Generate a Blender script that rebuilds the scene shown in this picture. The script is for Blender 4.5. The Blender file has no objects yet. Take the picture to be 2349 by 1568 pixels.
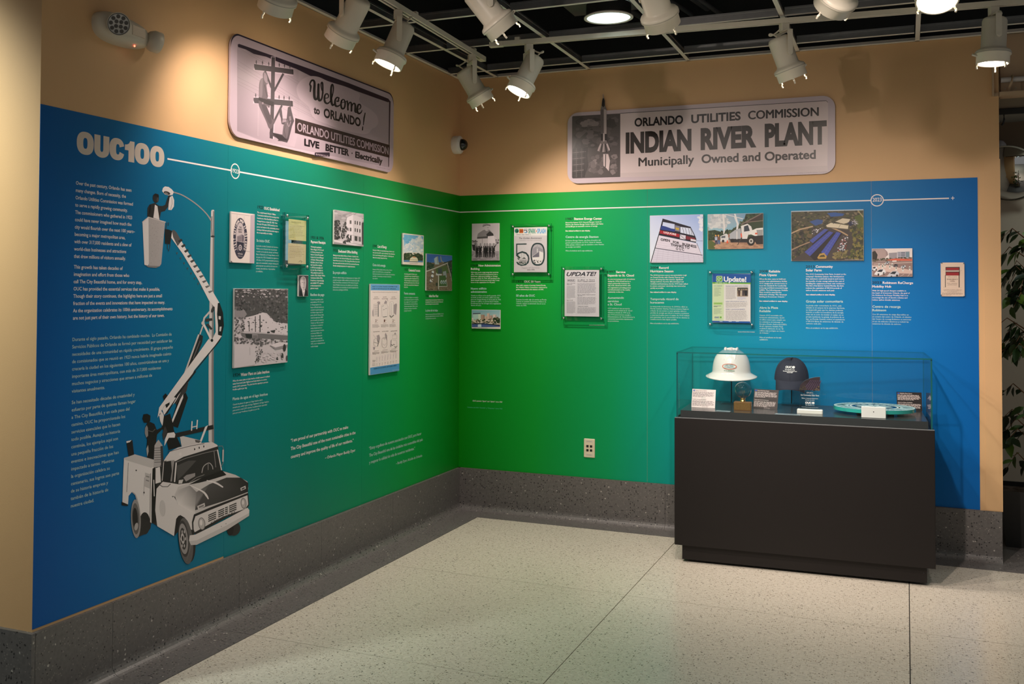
import bpy, math, random
from mathutils import Matrix, Vector

random.seed(7)
scene = bpy.context.scene
COL = scene.collection

# ------------------------------------------------------------------ camera
W_PX, H_PX = 2349.0, 1568.0
CAM = Vector((2.8851, -6.7573, 1.53))
YAW, PITCH, ROLL = 0.4271, 0.0262, 0.0058
F_PX, SX, SY = 2373.126, -176.316, -179.351
_cy, _sy, _cp, _sp = math.cos(YAW), math.sin(YAW), math.cos(PITCH), math.sin(PITCH)
FWD = Vector((-_sy * _cp, _cy * _cp, _sp))
_r0 = Vector((_cy, _sy, 0)); _u0 = _r0.cross(FWD)
RIGHT = _r0 * math.cos(ROLL) + _u0 * math.sin(ROLL)
UP = -_r0 * math.sin(ROLL) + _u0 * math.cos(ROLL)
cam_data = bpy.data.cameras.new('camera')
cam_data.sensor_width = 36.0; cam_data.sensor_fit = 'HORIZONTAL'
cam_data.lens = F_PX * 36.0 / W_PX
cam_data.shift_x = -SX / W_PX; cam_data.shift_y = SY / W_PX
cam_data.clip_start = 0.05; cam_data.clip_end = 60
cam = bpy.data.objects.new('camera', cam_data); COL.objects.link(cam)
cam.matrix_world = Matrix(((RIGHT.x, UP.x, -FWD.x, CAM.x), (RIGHT.y, UP.y, -FWD.y, CAM.y), (RIGHT.z, UP.z, -FWD.z, CAM.z), (0, 0, 0, 1)))
scene.camera = cam

# ------------------------------------------------------------------ world, exposure
world = bpy.data.worlds.new('world'); scene.world = world; world.use_nodes = True
world.node_tree.nodes['Background'].inputs[0].default_value = (1.0, 0.97, 0.93, 1)
world.node_tree.nodes['Background'].inputs[1].default_value = 0.16
vs = scene.view_settings
vs.view_transform = 'Standard'; vs.look = 'None'; vs.gamma = 1.0; vs.use_curve_mapping = False
vs.exposure = 0.15
scene.cycles.transparent_max_bounces = 24
scene.cycles.sample_clamp_indirect = 4.0

SPOT_COL = (1.0, 0.85, 0.76)      # warm halogen track heads
COOL_COL = (0.90, 1.0, 0.92)      # cool white recessed downlights
SPOT_W = 50.0
COOL_W = 26.0

# ------------------------------------------------------------------ pixel -> place
def ray(px, py):
    return FWD + RIGHT * ((px - W_PX / 2 - SX) / F_PX) - UP * ((py - H_PX / 2 - SY) / F_PX)
def hit(px, py, axis, val):
    d = ray(px, py); t = (val - CAM[axis]) / d[axis]
    return CAM + d * t
def hit_plane(px, py, p0, n):
    d = ray(px, py); t = (p0 - CAM).dot(n) / d.dot(n)
    return CAM + d * t

# ------------------------------------------------------------------ materials
def lin(c):
    def f(x):
        x = x / 255.0
        return x / 12.92 if x <= 0.04045 else ((x + 0.055) / 1.055) ** 2.4
    return (f(c[0]), f(c[1]), f(c[2]), 1.0)
MATS = {}
def mat(name, col=(0.8, 0.8, 0.8), rough=0.5, metal=0.0, spec=0.5, emis=None, estr=0.0, noise=0.0, nscale=40.0, bump=0.0, bscale=200.0, coat=0.0):
    if name in MATS: return MATS[name]
    m = bpy.data.materials.new(name); m.use_nodes = True; MATS[name] = m
    nt = m.node_tree; b = nt.nodes['Principled BSDF']
    b.inputs['Base Color'].default_value = (col[0], col[1], col[2], 1)
    b.inputs['Roughness'].default_value = rough; b.inputs['Metallic'].default_value = metal
    b.inputs['Specular IOR Level'].default_value = spec
    if coat: b.inputs['Coat Weight'].default_value = coat
    if emis:
        b.inputs['Emission Color'].default_value = (*emis, 1); b.inputs['Emission Strength'].default_value = estr
    tc = nt.nodes.new('ShaderNodeTexCoord')
    if noise:
        n = nt.nodes.new('ShaderNodeTexNoise'); n.inputs['Scale'].default_value = nscale; n.inputs['Detail'].default_value = 4
        nt.links.new(tc.outputs['Object'], n.inputs['Vector'])
        r = nt.nodes.new('ShaderNodeMapRange'); r.inputs['To Min'].default_value = 1 - noise; r.inputs['To Max'].default_value = 1 + noise
        nt.links.new(n.outputs['Fac'], r.inputs['Value'])
        v = nt.nodes.new('ShaderNodeVectorMath'); v.operation = 'SCALE'; v.inputs[0].default_value = col[:3]
        nt.links.new(r.outputs['Result'], v.inputs['Scale']); nt.links.new(v.outputs[0], b.inputs['Base Color'])
    if bump:
        n2 = nt.nodes.new('ShaderNodeTexNoise'); n2.inputs['Scale'].default_value = bscale
        nt.links.new(tc.outputs['Object'], n2.inputs['Vector'])
        bp = nt.nodes.new('ShaderNodeBump'); bp.inputs['Strength'].default_value = bump; bp.inputs['Distance'].default_value = 0.002
        nt.links.new(n2.outputs['Fac'], bp.inputs['Height']); nt.links.new(bp.outputs[0], b.inputs['Normal'])
    return m
def terrazzo(name, base, chips, scale, rough, vein=0.5, gran=None):
    """ground chips in cement: two voronoi layers picked by cell colour"""
    m = bpy.data.materials.new(name); m.use_nodes = True; MATS[name] = m
    nt = m.node_tree; b = nt.nodes['Principled BSDF']; b.inputs['Roughness'].default_value = rough
    b.inputs['Specular IOR Level'].default_value = 0.45
    geo = nt.nodes.new('ShaderNodeNewGeometry')
    rgb = nt.nodes.new('ShaderNodeRGB'); rgb.outputs[0].default_value = (*base, 1)
    cur = rgb.outputs[0]
    nz = nt.nodes.new('ShaderNodeTexNoise'); nz.inputs['Scale'].default_value = scale * 0.5; nz.inputs['Detail'].default_value = 6
    nt.links.new(geo.outputs['Position'], nz.inputs['Vector'])
    mr = nt.nodes.new('ShaderNodeMapRange'); mr.inputs['From Min'].default_value = 0.25; mr.inputs['From Max'].default_value = 0.75
    mr.inputs['To Min'].default_value = 1 - vein * 0.3; mr.inputs['To Max'].default_value = 1 + vein * 0.3
    nt.links.new(nz.outputs['Fac'], mr.inputs['Value'])
    vm = nt.nodes.new('ShaderNodeVectorMath'); vm.operation = 'SCALE'
    nt.links.new(cur, vm.inputs[0]); nt.links.new(mr.outputs['Result'], vm.inputs['Scale']); cur = vm.outputs[0]
    for i, (col, sc, dens, size) in enumerate(chips):
        mp = nt.nodes.new('ShaderNodeMapping'); mp.inputs['Location'].default_value = (i * 3.7, i * 1.3, i * 2.1)
        mp.inputs['Rotation'].default_value = (0.4 * i, 0.3 * i, 0.7 * i)
        nt.links.new(geo.outputs['Position'], mp.inputs['Vector'])
        wp = nt.nodes.new('ShaderNodeTexNoise'); wp.inputs['Scale'].default_value = sc * 1.3
        nt.links.new(mp.outputs[0], wp.inputs['Vector'])
        ad = nt.nodes.new('ShaderNodeVectorMath'); ad.operation = 'MULTIPLY_ADD'
        nt.links.new(wp.outputs['Color'], ad.inputs[0]); ad.inputs[1].default_value = (0.7 / sc,) * 3; nt.links.new(mp.outputs[0], ad.inputs[2])
        vo = nt.nodes.new('ShaderNodeTexVoronoi'); vo.inputs['Scale'].default_value = sc
        nt.links.new(ad.outputs[0], vo.inputs['Vector'])
        lt = nt.nodes.new('ShaderNodeMath'); lt.operation = 'LESS_THAN'; lt.inputs[1].default_value = size
        nt.links.new(vo.outputs['Distance'], lt.inputs[0])
        sp = nt.nodes.new('ShaderNodeSeparateColor'); nt.links.new(vo.outputs['Color'], sp.inputs[0])
        l2 = nt.nodes.new('ShaderNodeMath'); l2.operation = 'LESS_THAN'; l2.inputs[1].default_value = dens
        nt.links.new(sp.outputs[0], l2.inputs[0])
        mu = nt.nodes.new('ShaderNodeMath'); mu.operation = 'MULTIPLY'
        nt.links.new(lt.outputs[0], mu.inputs[0]); nt.links.new(l2.outputs[0], mu.inputs[1])
        mx = nt.nodes.new('ShaderNodeMix'); mx.data_type = 'RGBA'
        nt.links.new(mu.outputs[0], mx.inputs['Factor']); nt.links.new(cur, mx.inputs['A']); mx.inputs['B'].default_value = (*col, 1)
        cur = mx.outputs['Result']
    nt.links.new(cur, b.inputs['Base Color'])
    return m
def gradient_mat(name, axis, stops, x0, x1, rough):
    m = bpy.data.materials.new(name); m.use_nodes = True; MATS[name] = m
    nt = m.node_tree; b = nt.nodes['Principled BSDF']; b.inputs['Roughness'].default_value = rough
    b.inputs['Specular IOR Level'].default_value = 0.16
    geo = nt.nodes.new('ShaderNodeNewGeometry'); se = nt.nodes.new('ShaderNodeSeparateXYZ')
    nt.links.new(geo.outputs['Position'], se.inputs[0])
    # the printed blend leans a little: it drifts with height as well
    ma = nt.nodes.new('ShaderNodeMath'); ma.operation = 'MULTIPLY_ADD'
    nt.links.new(se.outputs['Z'], ma.inputs[0]); ma.inputs[1].default_value = 0.06 if axis == 'Y' else -0.06
    nt.links.new(se.outputs[axis], ma.inputs[2])
    mr = nt.nodes.new('ShaderNodeMapRange'); mr.inputs['From Min'].default_value = x0; mr.inputs['From Max'].default_value = x1
    nt.links.new(ma.outputs[0], mr.inputs['Value'])
    cr = nt.nodes.new('ShaderNodeValToRGB'); nt.links.new(mr.outputs['Result'], cr.inputs['Fac'])
    el = cr.color_ramp.elements
    while len(el) < len(stops): el.new(0.5)
    for e, (p, c) in zip(el, stops): e.position = p; e.color = (*c, 1)
    nt.links.new(cr.outputs[0], b.inputs['Base Color'])
    return m
def glass_mat(name, tint, ior=1.45, rough=0.0, boost=1.0):
    m = bpy.data.materials.new(name); m.use_nodes = True; MATS[name] = m
    nt = m.node_tree; nt.nodes.remove(nt.nodes['Principled BSDF']); out = nt.nodes['Material Output']
    fr = nt.nodes.new('ShaderNodeFresnel'); fr.inputs[0].default_value = ior
    mu = nt.nodes.new('ShaderNodeMath'); mu.operation = 'MULTIPLY'; mu.inputs[1].default_value = boost; mu.use_clamp = True
    nt.links.new(fr.outputs[0], mu.inputs[0])
    tr = nt.nodes.new('ShaderNodeBsdfTransparent'); tr.inputs[0].default_value = (*tint, 1)
    gl = nt.nodes.new('ShaderNodeBsdfGlossy'); gl.inputs['Roughness'].default_value = rough
    mx = nt.nodes.new('ShaderNodeMixShader')
    nt.links.new(mu.outputs[0], mx.inputs[0]); nt.links.new(tr.outputs[0], mx.inputs[1]); nt.links.new(gl.outputs[0], mx.inputs[2])
    # only the outer face of a pane mirrors the room
    geo = nt.nodes.new('ShaderNodeNewGeometry'); inv = nt.nodes.new('ShaderNodeMath'); inv.operation = 'SUBTRACT'; inv.inputs[0].default_value = 1.0
    nt.links.new(geo.outputs['Backfacing'], inv.inputs[1])
    m2 = nt.nodes.new('ShaderNodeMath'); m2.operation = 'MULTIPLY'
    nt.links.new(mu.outputs[0], m2.inputs[0]); nt.links.new(inv.outputs[0], m2.inputs[1]); nt.links.new(m2.outputs[0], mx.inputs[0])
    nt.links.new(mx.outputs[0], out.inputs[0])
    return m
def print_mat(name, rough):
    m = bpy.data.materials.new(name); m.use_nodes = True; MATS[name] = m
    nt = m.node_tree; b = nt.nodes['Principled BSDF']; b.inputs['Roughness'].default_value = rough
    b.inputs['Specular IOR Level'].default_value = 0.3
    at = nt.nodes.new('ShaderNodeAttribute'); at.attribute_name = 'Col'
    nt.links.new(at.outputs['Color'], b.inputs['Base Color'])
    return m

PAINT = mat('beige_wall_paint', (0.67, 0.41, 0.20), 0.55, noise=0.03, nscale=6, bump=0.12, bscale=350)
CREAM = mat('corridor_paint', (0.50, 0.43, 0.35), 0.7, noise=0.03, nscale=5)
TERR_L = terrazzo('cream_terrazzo', (0.66, 0.60, 0.50), [((0.36, 0.30, 0.22), 110, 0.35, 0.33), ((0.75, 0.70, 0.6), 90, 0.3, 0.32), ((0.17, 0.15, 0.12), 75, 0.10, 0.30)], 120, 0.24)
TERR_D = terrazzo('dark_terrazzo', (0.135, 0.125, 0.12), [((0.03, 0.028, 0.028), 80, 0.3, 0.34), ((0.24, 0.22, 0.20), 110, 0.25, 0.3), ((0.45, 0.42, 0.38), 65, 0.035, 0.3)], 120, 0.4)
WHITE_METAL = mat('white_track_enamel', (0.84, 0.77, 0.64), 0.35, spec=0.5)
GRID_WHITE = mat('grid_flange_white', (0.86, 0.80, 0.72), 0.45)
GALV = mat('galvanised_steel', (0.42, 0.42, 0.42), 0.32, metal=0.9, noise=0.12, nscale=30)
BLACK_DECK = mat('plenum_black', (0.010, 0.011, 0.013), 0.9)
DUCT = mat('plenum_dark_pipe', (0.035, 0.037, 0.042), 0.7)
PRINT = print_mat('printed_ink', 0.45)
PRINT_G = print_mat('printed_ink_gloss', 0.3)
BOARD = mat('foam_board_edge', (0.80, 0.78, 0.74), 0.6)
CHROME = mat('polished_chrome', (0.75, 0.76, 0.78), 0.15, metal=1.0)
GLASS = glass_mat('clear_glass', (0.955, 0.985, 0.98))
ACRYL = glass_mat('clear_acrylic', (0.96, 0.98, 0.975), 1.45, 0.02)
EDGE = mat('glass_edge', (0.008, 0.11, 0.11), 0.1, spec=0.6)
BLACKLAM = mat('black_laminate', (0.010, 0.0078, 0.0072), 0.5, spec=0.3, noise=0.08, nscale=120)
DECK = mat('dark_deck_board', (0.035, 0.035, 0.037), 0.22, spec=0.6)
BLACK = mat('matt_black', (0.012, 0.012, 0.012), 0.5)
WHITE_PL = mat('white_plastic', (0.75, 0.72, 0.67), 0.35)
IVORY = mat('ivory_plastic', (0.78, 0.68, 0.50), 0.4)
GREY_PL = mat('warm_grey_plastic', (0.50, 0.46, 0.38), 0.4)
LAMP_GLOW = mat('lamp_lens', (1, 0.95, 0.85), 0.3, emis=(1.0, 0.88, 0.70), estr=14.0)
COOL_GLOW = mat('downlight_lens', (0.9, 1, 1), 0.3, emis=(0.78, 1.0, 1.0), estr=1.6)

# ------------------------------------------------------------------ mesh helpers
class MB:
    def __init__(s): s.v = []; s.f = []; s.m = []; s.sm = []
    def add(s, verts, faces, mi=0, smooth=False, M=None):
        o = len(s.v)
        for p in verts:
            p = Vector(p)
            s.v.append(tuple(M @ p) if M is not None else tuple(p))
        for f in faces:
            s.f.append([i + o for i in f]); s.m.append(mi); s.sm.append(smooth)
        return s
    def box(s, a, b, mi=0, M=None):
        x0, y0, z0 = a; x1, y1, z1 = b
        vs_ = [(x0, y0, z0), (x1, y0, z0), (x1, y1, z0), (x0, y1, z0), (x0, y0, z1), (x1, y0, z1), (x1, y1, z1), (x0, y1, z1)]
        return s.add(vs_, [(0, 3, 2, 1), (4, 5, 6, 7), (0, 1, 5, 4), (1, 2, 6, 5), (2, 3, 7, 6), (3, 0, 4, 7)], mi, False, M)
    def bbox(s, a, b, r=0.003, mi=0, M=None):
        """box with chamfered vertical (z) edges and top rim"""
        x0, y0, z0 = a; x1, y1, z1 = b
        pts = [(x0 + r, y0), (x1 - r, y0), (x1, y0 + r), (x1, y1 - r), (x1 - r, y1), (x0 + r, y1), (x0, y1 - r), (x0, y0 + r)]
        cx, cy = (x0 + x1) / 2, (y0 + y1) / 2
        def ins(p):
            return (p[0] - math.copysign(r, p[0] - cx), p[1] - math.copysign(r, p[1] - cy))
        rings = [[(*p, z0) for p in pts], [(*p, z1 - r) for p in pts], [(*ins(p), z1) for p in pts]]
        vs_ = sum(rings, []); fs = [tuple(range(7, -1, -1)), tuple(range(16, 24))]
        for k in range(2):
            for i in range(8):
                j = (i + 1) % 8; fs.append((k * 8 + i, k * 8 + j, k * 8 + 8 + j, k * 8 + 8 + i))
        return s.add(vs_, fs, mi, False, M)
    def lathe(s, prof, n=24, mi=0, smooth=True, M=None, cap0=True, cap1=True):
        """profile [(r, z)] turned about z"""
        vs_ = []; fs = []
        for r, z in prof:
            for i in range(n):
                a = 2 * math.pi * i / n; vs_.append((r * math.cos(a), r * math.sin(a), z))
        for k in range(len(prof) - 1):
            for i in range(n):
                j = (i + 1) % n
                fs.append((k * n + i, k * n + j, (k + 1) * n + j, (k + 1) * n + i))
        s.add(vs_, fs, mi, smooth, M)
        if cap0 and prof[0][0] > 1e-5: s.add([vs_[i] for i in range(n)], [tuple(range(n - 1, -1, -1))], mi, False, M)
        if cap1 and prof[-1][0] > 1e-5: s.add(vs_[-n:], [tuple(range(n))], mi, False, M)
        return s
    def cyl(s, p0, p1, r, n=12, mi=0, r1=None, smooth=True):
        p0 = Vector(p0); p1 = Vector(p1); d = p1 - p0; L = d.length
        M = Matrix.Translation(p0) @ d.to_track_quat('Z', 'Y').to_matrix().to_4x4()
        return s.lathe([(r, 0), (r if r1 is None else r1, L)], n, mi, smooth, M)
    def tube(s, pts, r, n=8, mi=0, closed=False):
        pts = [Vector(p) for p in pts]; m = len(pts); rings = []
        up = Vector((0, 0, 1))
        for i, p in enumerate(pts):
            a = pts[(i - 1) % m] if (i > 0 or closed) else p
            b = pts[(i + 1) % m] if (i < m - 1 or closed) else p
            t = (b - a).normalized(); x = t.cross(up)
            if x.length < 1e-3: x = t.cross(Vector((1, 0, 0)))
            x.normalize(); y = x.cross(t)
            rr = r[i] if isinstance(r, (list, tuple)) else r
            rings.append([p + (x * math.cos(2 * math.pi * k / n) + y * math.sin(2 * math.pi * k / n)) * rr for k in range(n)])
        fs = []
        for i in range(m if closed else m - 1):
            for k in range(n):
                l = (k + 1) % n; i2 = (i + 1) % m
                fs.append((i * n + k, i * n + l, i2 * n + l, i2 * n + k))
        if not closed: fs += [tuple(range(n)), tuple(range(m * n - 1, m * n - n - 1, -1))]
        return s.add(sum(rings, []), fs, mi, True)
    def prism(s, poly, z0, z1, mi=0, M=None, side=None):
        n = len(poly); vs_ = [(x, y, z0) for x, y in poly] + [(x, y, z1) for x, y in poly]
        s.add(vs_, [tuple(range(n - 1, -1, -1)), tuple(range(n, 2 * n))], mi, False, M)
        return s.add(vs_, [(i, (i + 1) % n, n + (i + 1) % n, n + i) for i in range(n)], mi if side is None else side, False, M)
    def mesh(s, name, mats):
        me = bpy.data.meshes.new(name); me.from_pydata(s.v, [], s.f)
        for m in mats: me.materials.append(m)
        me.polygons.foreach_set('material_index', s.m); me.polygons.foreach_set('use_smooth', s.sm)
        me.update(); return me
def obj(name, mb, mats, parent=None, M=None):
    if not isinstance(mats, (list, tuple)): mats = [mats]
    me = mb.mesh(name, mats) if isinstance(mb, MB) else mb
    o = bpy.data.objects.new(name, me); COL.objects.link(o)
    if parent: o.parent = parent
    if M is not None: o.matrix_local = M
    return o
def tag(o, label, cat, group=None):
    o['label'] = label; o['category'] = cat
    if group: o['group'] = group
    return o
def thing(name, label, cat, M, group=None):
    o = bpy.data.objects.new(name, None); COL.objects.link(o); o.empty_display_size = 0.05
    o.matrix_world = M; o.matrix_local = M
    return tag(o, label, cat, group)
def struct(name, mb, mats, parent=None):
    o = obj(name, mb, mats, parent); o['kind'] = 'structure'; return o
def rounded(x0, y0, x1, y1, r, n=6):
    p = []
    for cx, cy, a0 in ((x1 - r, y0 + r, -90), (x1 - r, y1 - r, 0), (x0 + r, y1 - r, 90), (x0 + r, y0 + r, 180)):
        for i in range(n + 1):
            a = math.radians(a0 + 90 * i / n); p.append((cx + r * math.cos(a), cy + r * math.sin(a)))
    return p
def frameM(wall, u, v, w=0.0):
    """local X along the wall, Y up, Z out of it"""
    if wall == 'L': return Matrix(((0, 0, 1, w), (1, 0, 0, u), (0, 1, 0, v), (0, 0, 0, 1)))
    return Matrix(((1, 0, 0, u), (0, 0, -1, -w), (0, 1, 0, v), (0, 0, 0, 1)))

# ------------------------------------------------------------------ flat print: lettering and pictures
_fc = bpy.data.curves.new('lettering', 'FONT'); _fo = bpy.data.objects.new('lettering', _fc)
_tcache = {}
def glyphs(body, off=0.0, res=2, shear=0.0, track=1.0, line=1.0, align='LEFT'):
    k = (body, off, res, shear, track, line, align)
    if k not in _tcache:
        _fc.body = body; _fc.offset = off; _fc.resolution_u = res; _fc.shear = shear; _fc.space_character = track
        _fc.space_line = line; _fc.align_x = align
        me = bpy.data.meshes.new_from_object(_fo)
        vs_ = [(v.co.x, v.co.y) for v in me.vertices]; fs = [tuple(p.vertices) for p in me.polygons]
        bpy.data.meshes.remove(me)
        _tcache[k] = (vs_, fs)
    return _tcache[k]
CAPH = 0.682
class Art:
    """polygons of ink; each lies a hair above the one before"""
    def __init__(s, fmap, z=0.0004, dz=0.000012, crop=None):
        s.v = []; s.f = []; s.c = []; s.fmap = fmap; s.z = z; s.dz = dz; s.crop = crop
    def P(s, p):
        if s.crop: p = (s.crop[0] + p[0] / s.crop[2], s.crop[1] + p[1] / s.crop[2])
        return s.fmap(p)
    def raw(s, pts, faces, col):
        o = len(s.v); s.z += s.dz
        s.v += [(x, y, s.z) for x, y in pts]
        c = col if isinstance(col, list) else None
        for f in faces:
            s.f.append([i + o for i in f]); s.c.append([lin(c[i]) for i in f] if c else [lin(col)] * len(f))
    def poly(s, pts, col):
        s.raw([s.P(p) for p in pts], [tuple(range(len(pts)))], col)
    def blob(s, pts, col, k=4):
        """closed smooth outline through pts"""
        n = len(pts); q = []
        for i in range(n):
            p0, p1, p2, p3 = pts[i - 1], pts[i], pts[(i + 1) % n], pts[(i + 2) % n]
            for j in range(k):
                t = j / k
                q.append(tuple(0.5 * (2 * p1[a] + (p2[a] - p0[a]) * t + (2 * p0[a] - 5 * p1[a] + 4 * p2[a] - p3[a]) * t * t + (3 * p1[a] - p0[a] - 3 * p2[a] + p3[a]) * t ** 3) for a in (0, 1)))
        s.poly(q, col)
    def rect(s, x0, y0, x1, y1, col): s.poly([(x0, y0), (x1, y0), (x1, y1), (x0, y1)], col)
    def ell(s, cx, cy, rx, ry, col, n=20, rot=0.0):
        c, d = math.cos(rot), math.sin(rot)
        s.poly([(cx + rx * math.cos(2 * math.pi * i / n) * c - ry * math.sin(2 * math.pi * i / n) * d, cy + rx * math.cos(2 * math.pi * i / n) * d + ry * math.sin(2 * math.pi * i / n) * c) for i in range(n)], col)
    def ring(s, cx, cy, rx, ry, w, col, n=28):
        a = [(cx + rx * math.cos(2 * math.pi * i / n), cy + ry * math.sin(2 * math.pi * i / n)) for i in range(n)]
        b = [(cx + (rx - w) * math.cos(2 * math.pi * i / n), cy + (ry - w) * math.sin(2 * math.pi * i / n)) for i in range(n)]
        s.raw([s.P(p) for p in a + b], [(i, (i + 1) % n, n + (i + 1) % n, n + i) for i in range(n)], col)
    def line(s, pts, w, col, smooth=0, cap=True):
        """ribbon of width w (one value or one per point) along pts"""
        ws = list(w) if isinstance(w, (list, tuple)) else [w] * len(pts)
        if smooth and len(pts) > 2:
            q = []; qw = []
            for i in range(len(pts) - 1):
                p0 = pts[max(i - 1, 0)]; p1 = pts[i]; p2 = pts[i + 1]; p3 = pts[min(i + 2, len(pts) - 1)]
                for k in range(smooth):
                    t = k / smooth
                    q.append(tuple(0.5 * (2 * p1[a] + (p2[a] - p0[a]) * t + (2 * p0[a] - 5 * p1[a] + 4 * p2[a] - p3[a]) * t * t + (3 * p1[a] - p0[a] - 3 * p2[a] + p3[a]) * t ** 3) for a in (0, 1)))
                    qw.append(ws[i] * (1 - t) + ws[i + 1] * t)
            q.append(pts[-1]); qw.append(ws[-1]); pts, ws = q, qw
        L = []; R = []; n = len(pts)
        for i, p in enumerate(pts):
            a = pts[max(i - 1, 0)]; b = pts[min(i + 1, n - 1)]
            dx, dy = b[0] - a[0], b[1] - a[1]; d = math.hypot(dx, dy) or 1
            nx, ny = -dy / d * ws[i] / 2, dx / d * ws[i] / 2
            L.append((p[0] + nx, p[1] + ny)); R.append((p[0] - nx, p[1] - ny))
        s.raw([s.P(p) for p in L + R], [(i, i + 1, n + i + 1, n + i) for i in range(n - 1)], col)
        if cap:
            for p, ww in ((pts[0], ws[0]), (pts[-1], ws[-1])): s.ell(p[0], p[1], ww / 2, ww / 2, col, 10)
    def scatter(s, poly, n, sz, cols, asp=1.0, seed=1, rag=0.4):
        """small ragged blobs thrown inside a polygon"""
        rng = random.Random(seed)
        xs = [p[0] for p in poly]; ys = [p[1] for p in poly]
        k = 0; t = 0
        while k < n and t < n * 20:
            t += 1
            x = rng.uniform(min(xs), max(xs)); y = rng.uniform(min(ys), max(ys)); ins = False; j = len(poly) - 1
            for i in range(len(poly)):
                if (poly[i][1] > y) != (poly[j][1] > y) and x < (poly[j][0] - poly[i][0]) * (y - poly[i][1]) / (poly[j][1] - poly[i][1]) + poly[i][0]: ins = not ins
                j = i
            if not ins: continue
            k += 1; r = sz * rng.uniform(0.4, 1.3); a0 = rng.uniform(0, 6.28)
            s.poly([(x + r * asp * rng.uniform(1 - rag, 1) * math.cos(a0 + q * 1.047), y + r * rng.uniform(1 - rag, 1) * math.sin(a0 + q * 1.047)) for q in range(6)], rng.choice(cols))
            s.z -= s.dz * 0.8
    def text(s, body, pl, pr, cap, col, bold=0.0, shear=0.0, res=2, track=1.0):
        """one line from baseline-left pixel pl to baseline-right pixel pr; cap = capital height in pixels"""
        A = s.P(pl); B = s.P(pr); C = s.P((pl[0], pl[1] - cap))
        if abs(C[1] - A[1]) > 0.02: res = max(res, 4)
        heavy = 'M' in body and bold > 0.003      # thicken by overlaid copies: the wide letters keep their notches
        vs_, fs = glyphs(body, 0.0 if heavy else bold, res, shear, track)
        if not vs_: return
        b_ = bold * 0.9 if heavy else 0.0
        x0 = min(v[0] for v in vs_) - b_; x1 = max(v[0] for v in vs_) + b_
        L = B[0] - A[0]; kx = L / (x1 - x0); sl = (B[1] - A[1]) / L; ky = (C[1] - A[1]) / CAPH
        for sx, sy in ([(b_, 0), (-b_, 0), (0, b_ * 0.6), (0, -b_ * 0.6)] if heavy else [(0, 0)]):
            s.raw([(A[0] + (x + sx - x0) * kx, A[1] + (x + sx - x0) * kx * sl + (y + sy) * ky) for x, y in vs_], fs, col)
    def para(s, lines, p0, p1, xr, cap, col, bold=0.0, res=1):
        """block of lines: first baseline-left p0, last baseline-left p1, xr = right end of the longest line on the first baseline"""
        n = len(lines); A = s.P(p0); Z = s.P(p1); B = s.P((xr, p0[1])); C = s.P((p0[0], p0[1] - cap))
        wid = []
        for l in lines:
            vs_, _ = glyphs(l, bold, res)
            wid.append(max((v[0] for v in vs_), default=0.0))
        kx = (B[0] - A[0]) / max(wid); ky = (C[1] - A[1]) / CAPH
        for i, l in enumerate(lines):
            heavy = 'M' in l and bold > 0
            vs_, fs = glyphs(l, 0.0 if heavy else bold, res)
            if not vs_: continue
            t = i / (n - 1) if n > 1 else 0
            bx = A[0] + (Z[0] - A[0]) * t; by = A[1] + (Z[1] - A[1]) * t
            for sx in ((-bold, bold) if heavy else (0.0,)):
                s.raw([(bx + (x + sx) * kx, by + y * ky) for x, y in vs_], fs, col)
            s.z -= s.dz * (2 if heavy else 1)
    def greek(s, x0, y0, x1, y1, n, col, th=0.45, seed=1, ragged=0.25):
        """lines of print too small to read: runs of word-length bars"""
        rng = random.Random(seed); h = (y1 - y0) / n
        for i in range(n):
            y = y0 + i * h; x = x0; end = x1 - (x1 - x0) * (rng.uniform(0, ragged) if i < n - 1 else rng.uniform(0.2, 0.7))
            while x < end:
                w = min(rng.uniform(0.5, 1.7) * (x1 - x0) * 0.10, end - x); s.rect(x, y, x + w, y + h * th, col); s.z -= s.dz; x += w + (x1 - x0) * 0.022
    def obj(s, name, parent, m=None, M=None):
        me = bpy.data.meshes.new(name); me.from_pydata(s.v, [], s.f); me.materials.append(m or PRINT)
        at = me.color_attributes.new('Col', 'FLOAT_COLOR', 'CORNER')
        at.data.foreach_set('color', [q for f in s.c for v in f for q in v])
        me.update()
        return obj(name, me, m or PRINT, parent, M)
def wallmap(wall, u0, v0, w):
    """pixel -> local X, Y on a wall plane standing w off the wall"""
    if wall == 'L':
        def f(p):
            h = hit(p[0], p[1], 0, w); return (h.y - u0, h.z - v0)
    else:
        def f(p):
            h = hit(p[0], p[1], 1, -w); return (h.x - u0, h.z - v0)
    return f
# ================================================================== the room
WL = -3.921      # near end of the side wall
BASE = 0.287     # baseboard height
XR = 3.379       # free end of the back wall
CZ = 3.03        # ceiling grid
mb = MB(); mb.box((-0.3, WL, 0), (0, 0.3, 3.05)); struct('wall_left', mb, PAINT)
mb = MB(); mb.box((-3.2, WL, 0), (-0.3, WL + 0.3, 3.05)); struct('wall_near', mb, PAINT)
mb = MB(); mb.box((0, 0, 0), (XR, 0.3, 3.05)); struct('wall_back', mb, PAINT)
mb = MB(); mb.box((XR - 0.6, 1.5, 0), (7, 1.7, 3.4)); struct('wall_far', mb, CREAM)
mb = MB(); mb.box((XR - 0.62, 0.3, 0), (XR - 0.5, 1.5, 3.4)); struct('wall_passage', mb, CREAM)

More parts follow.
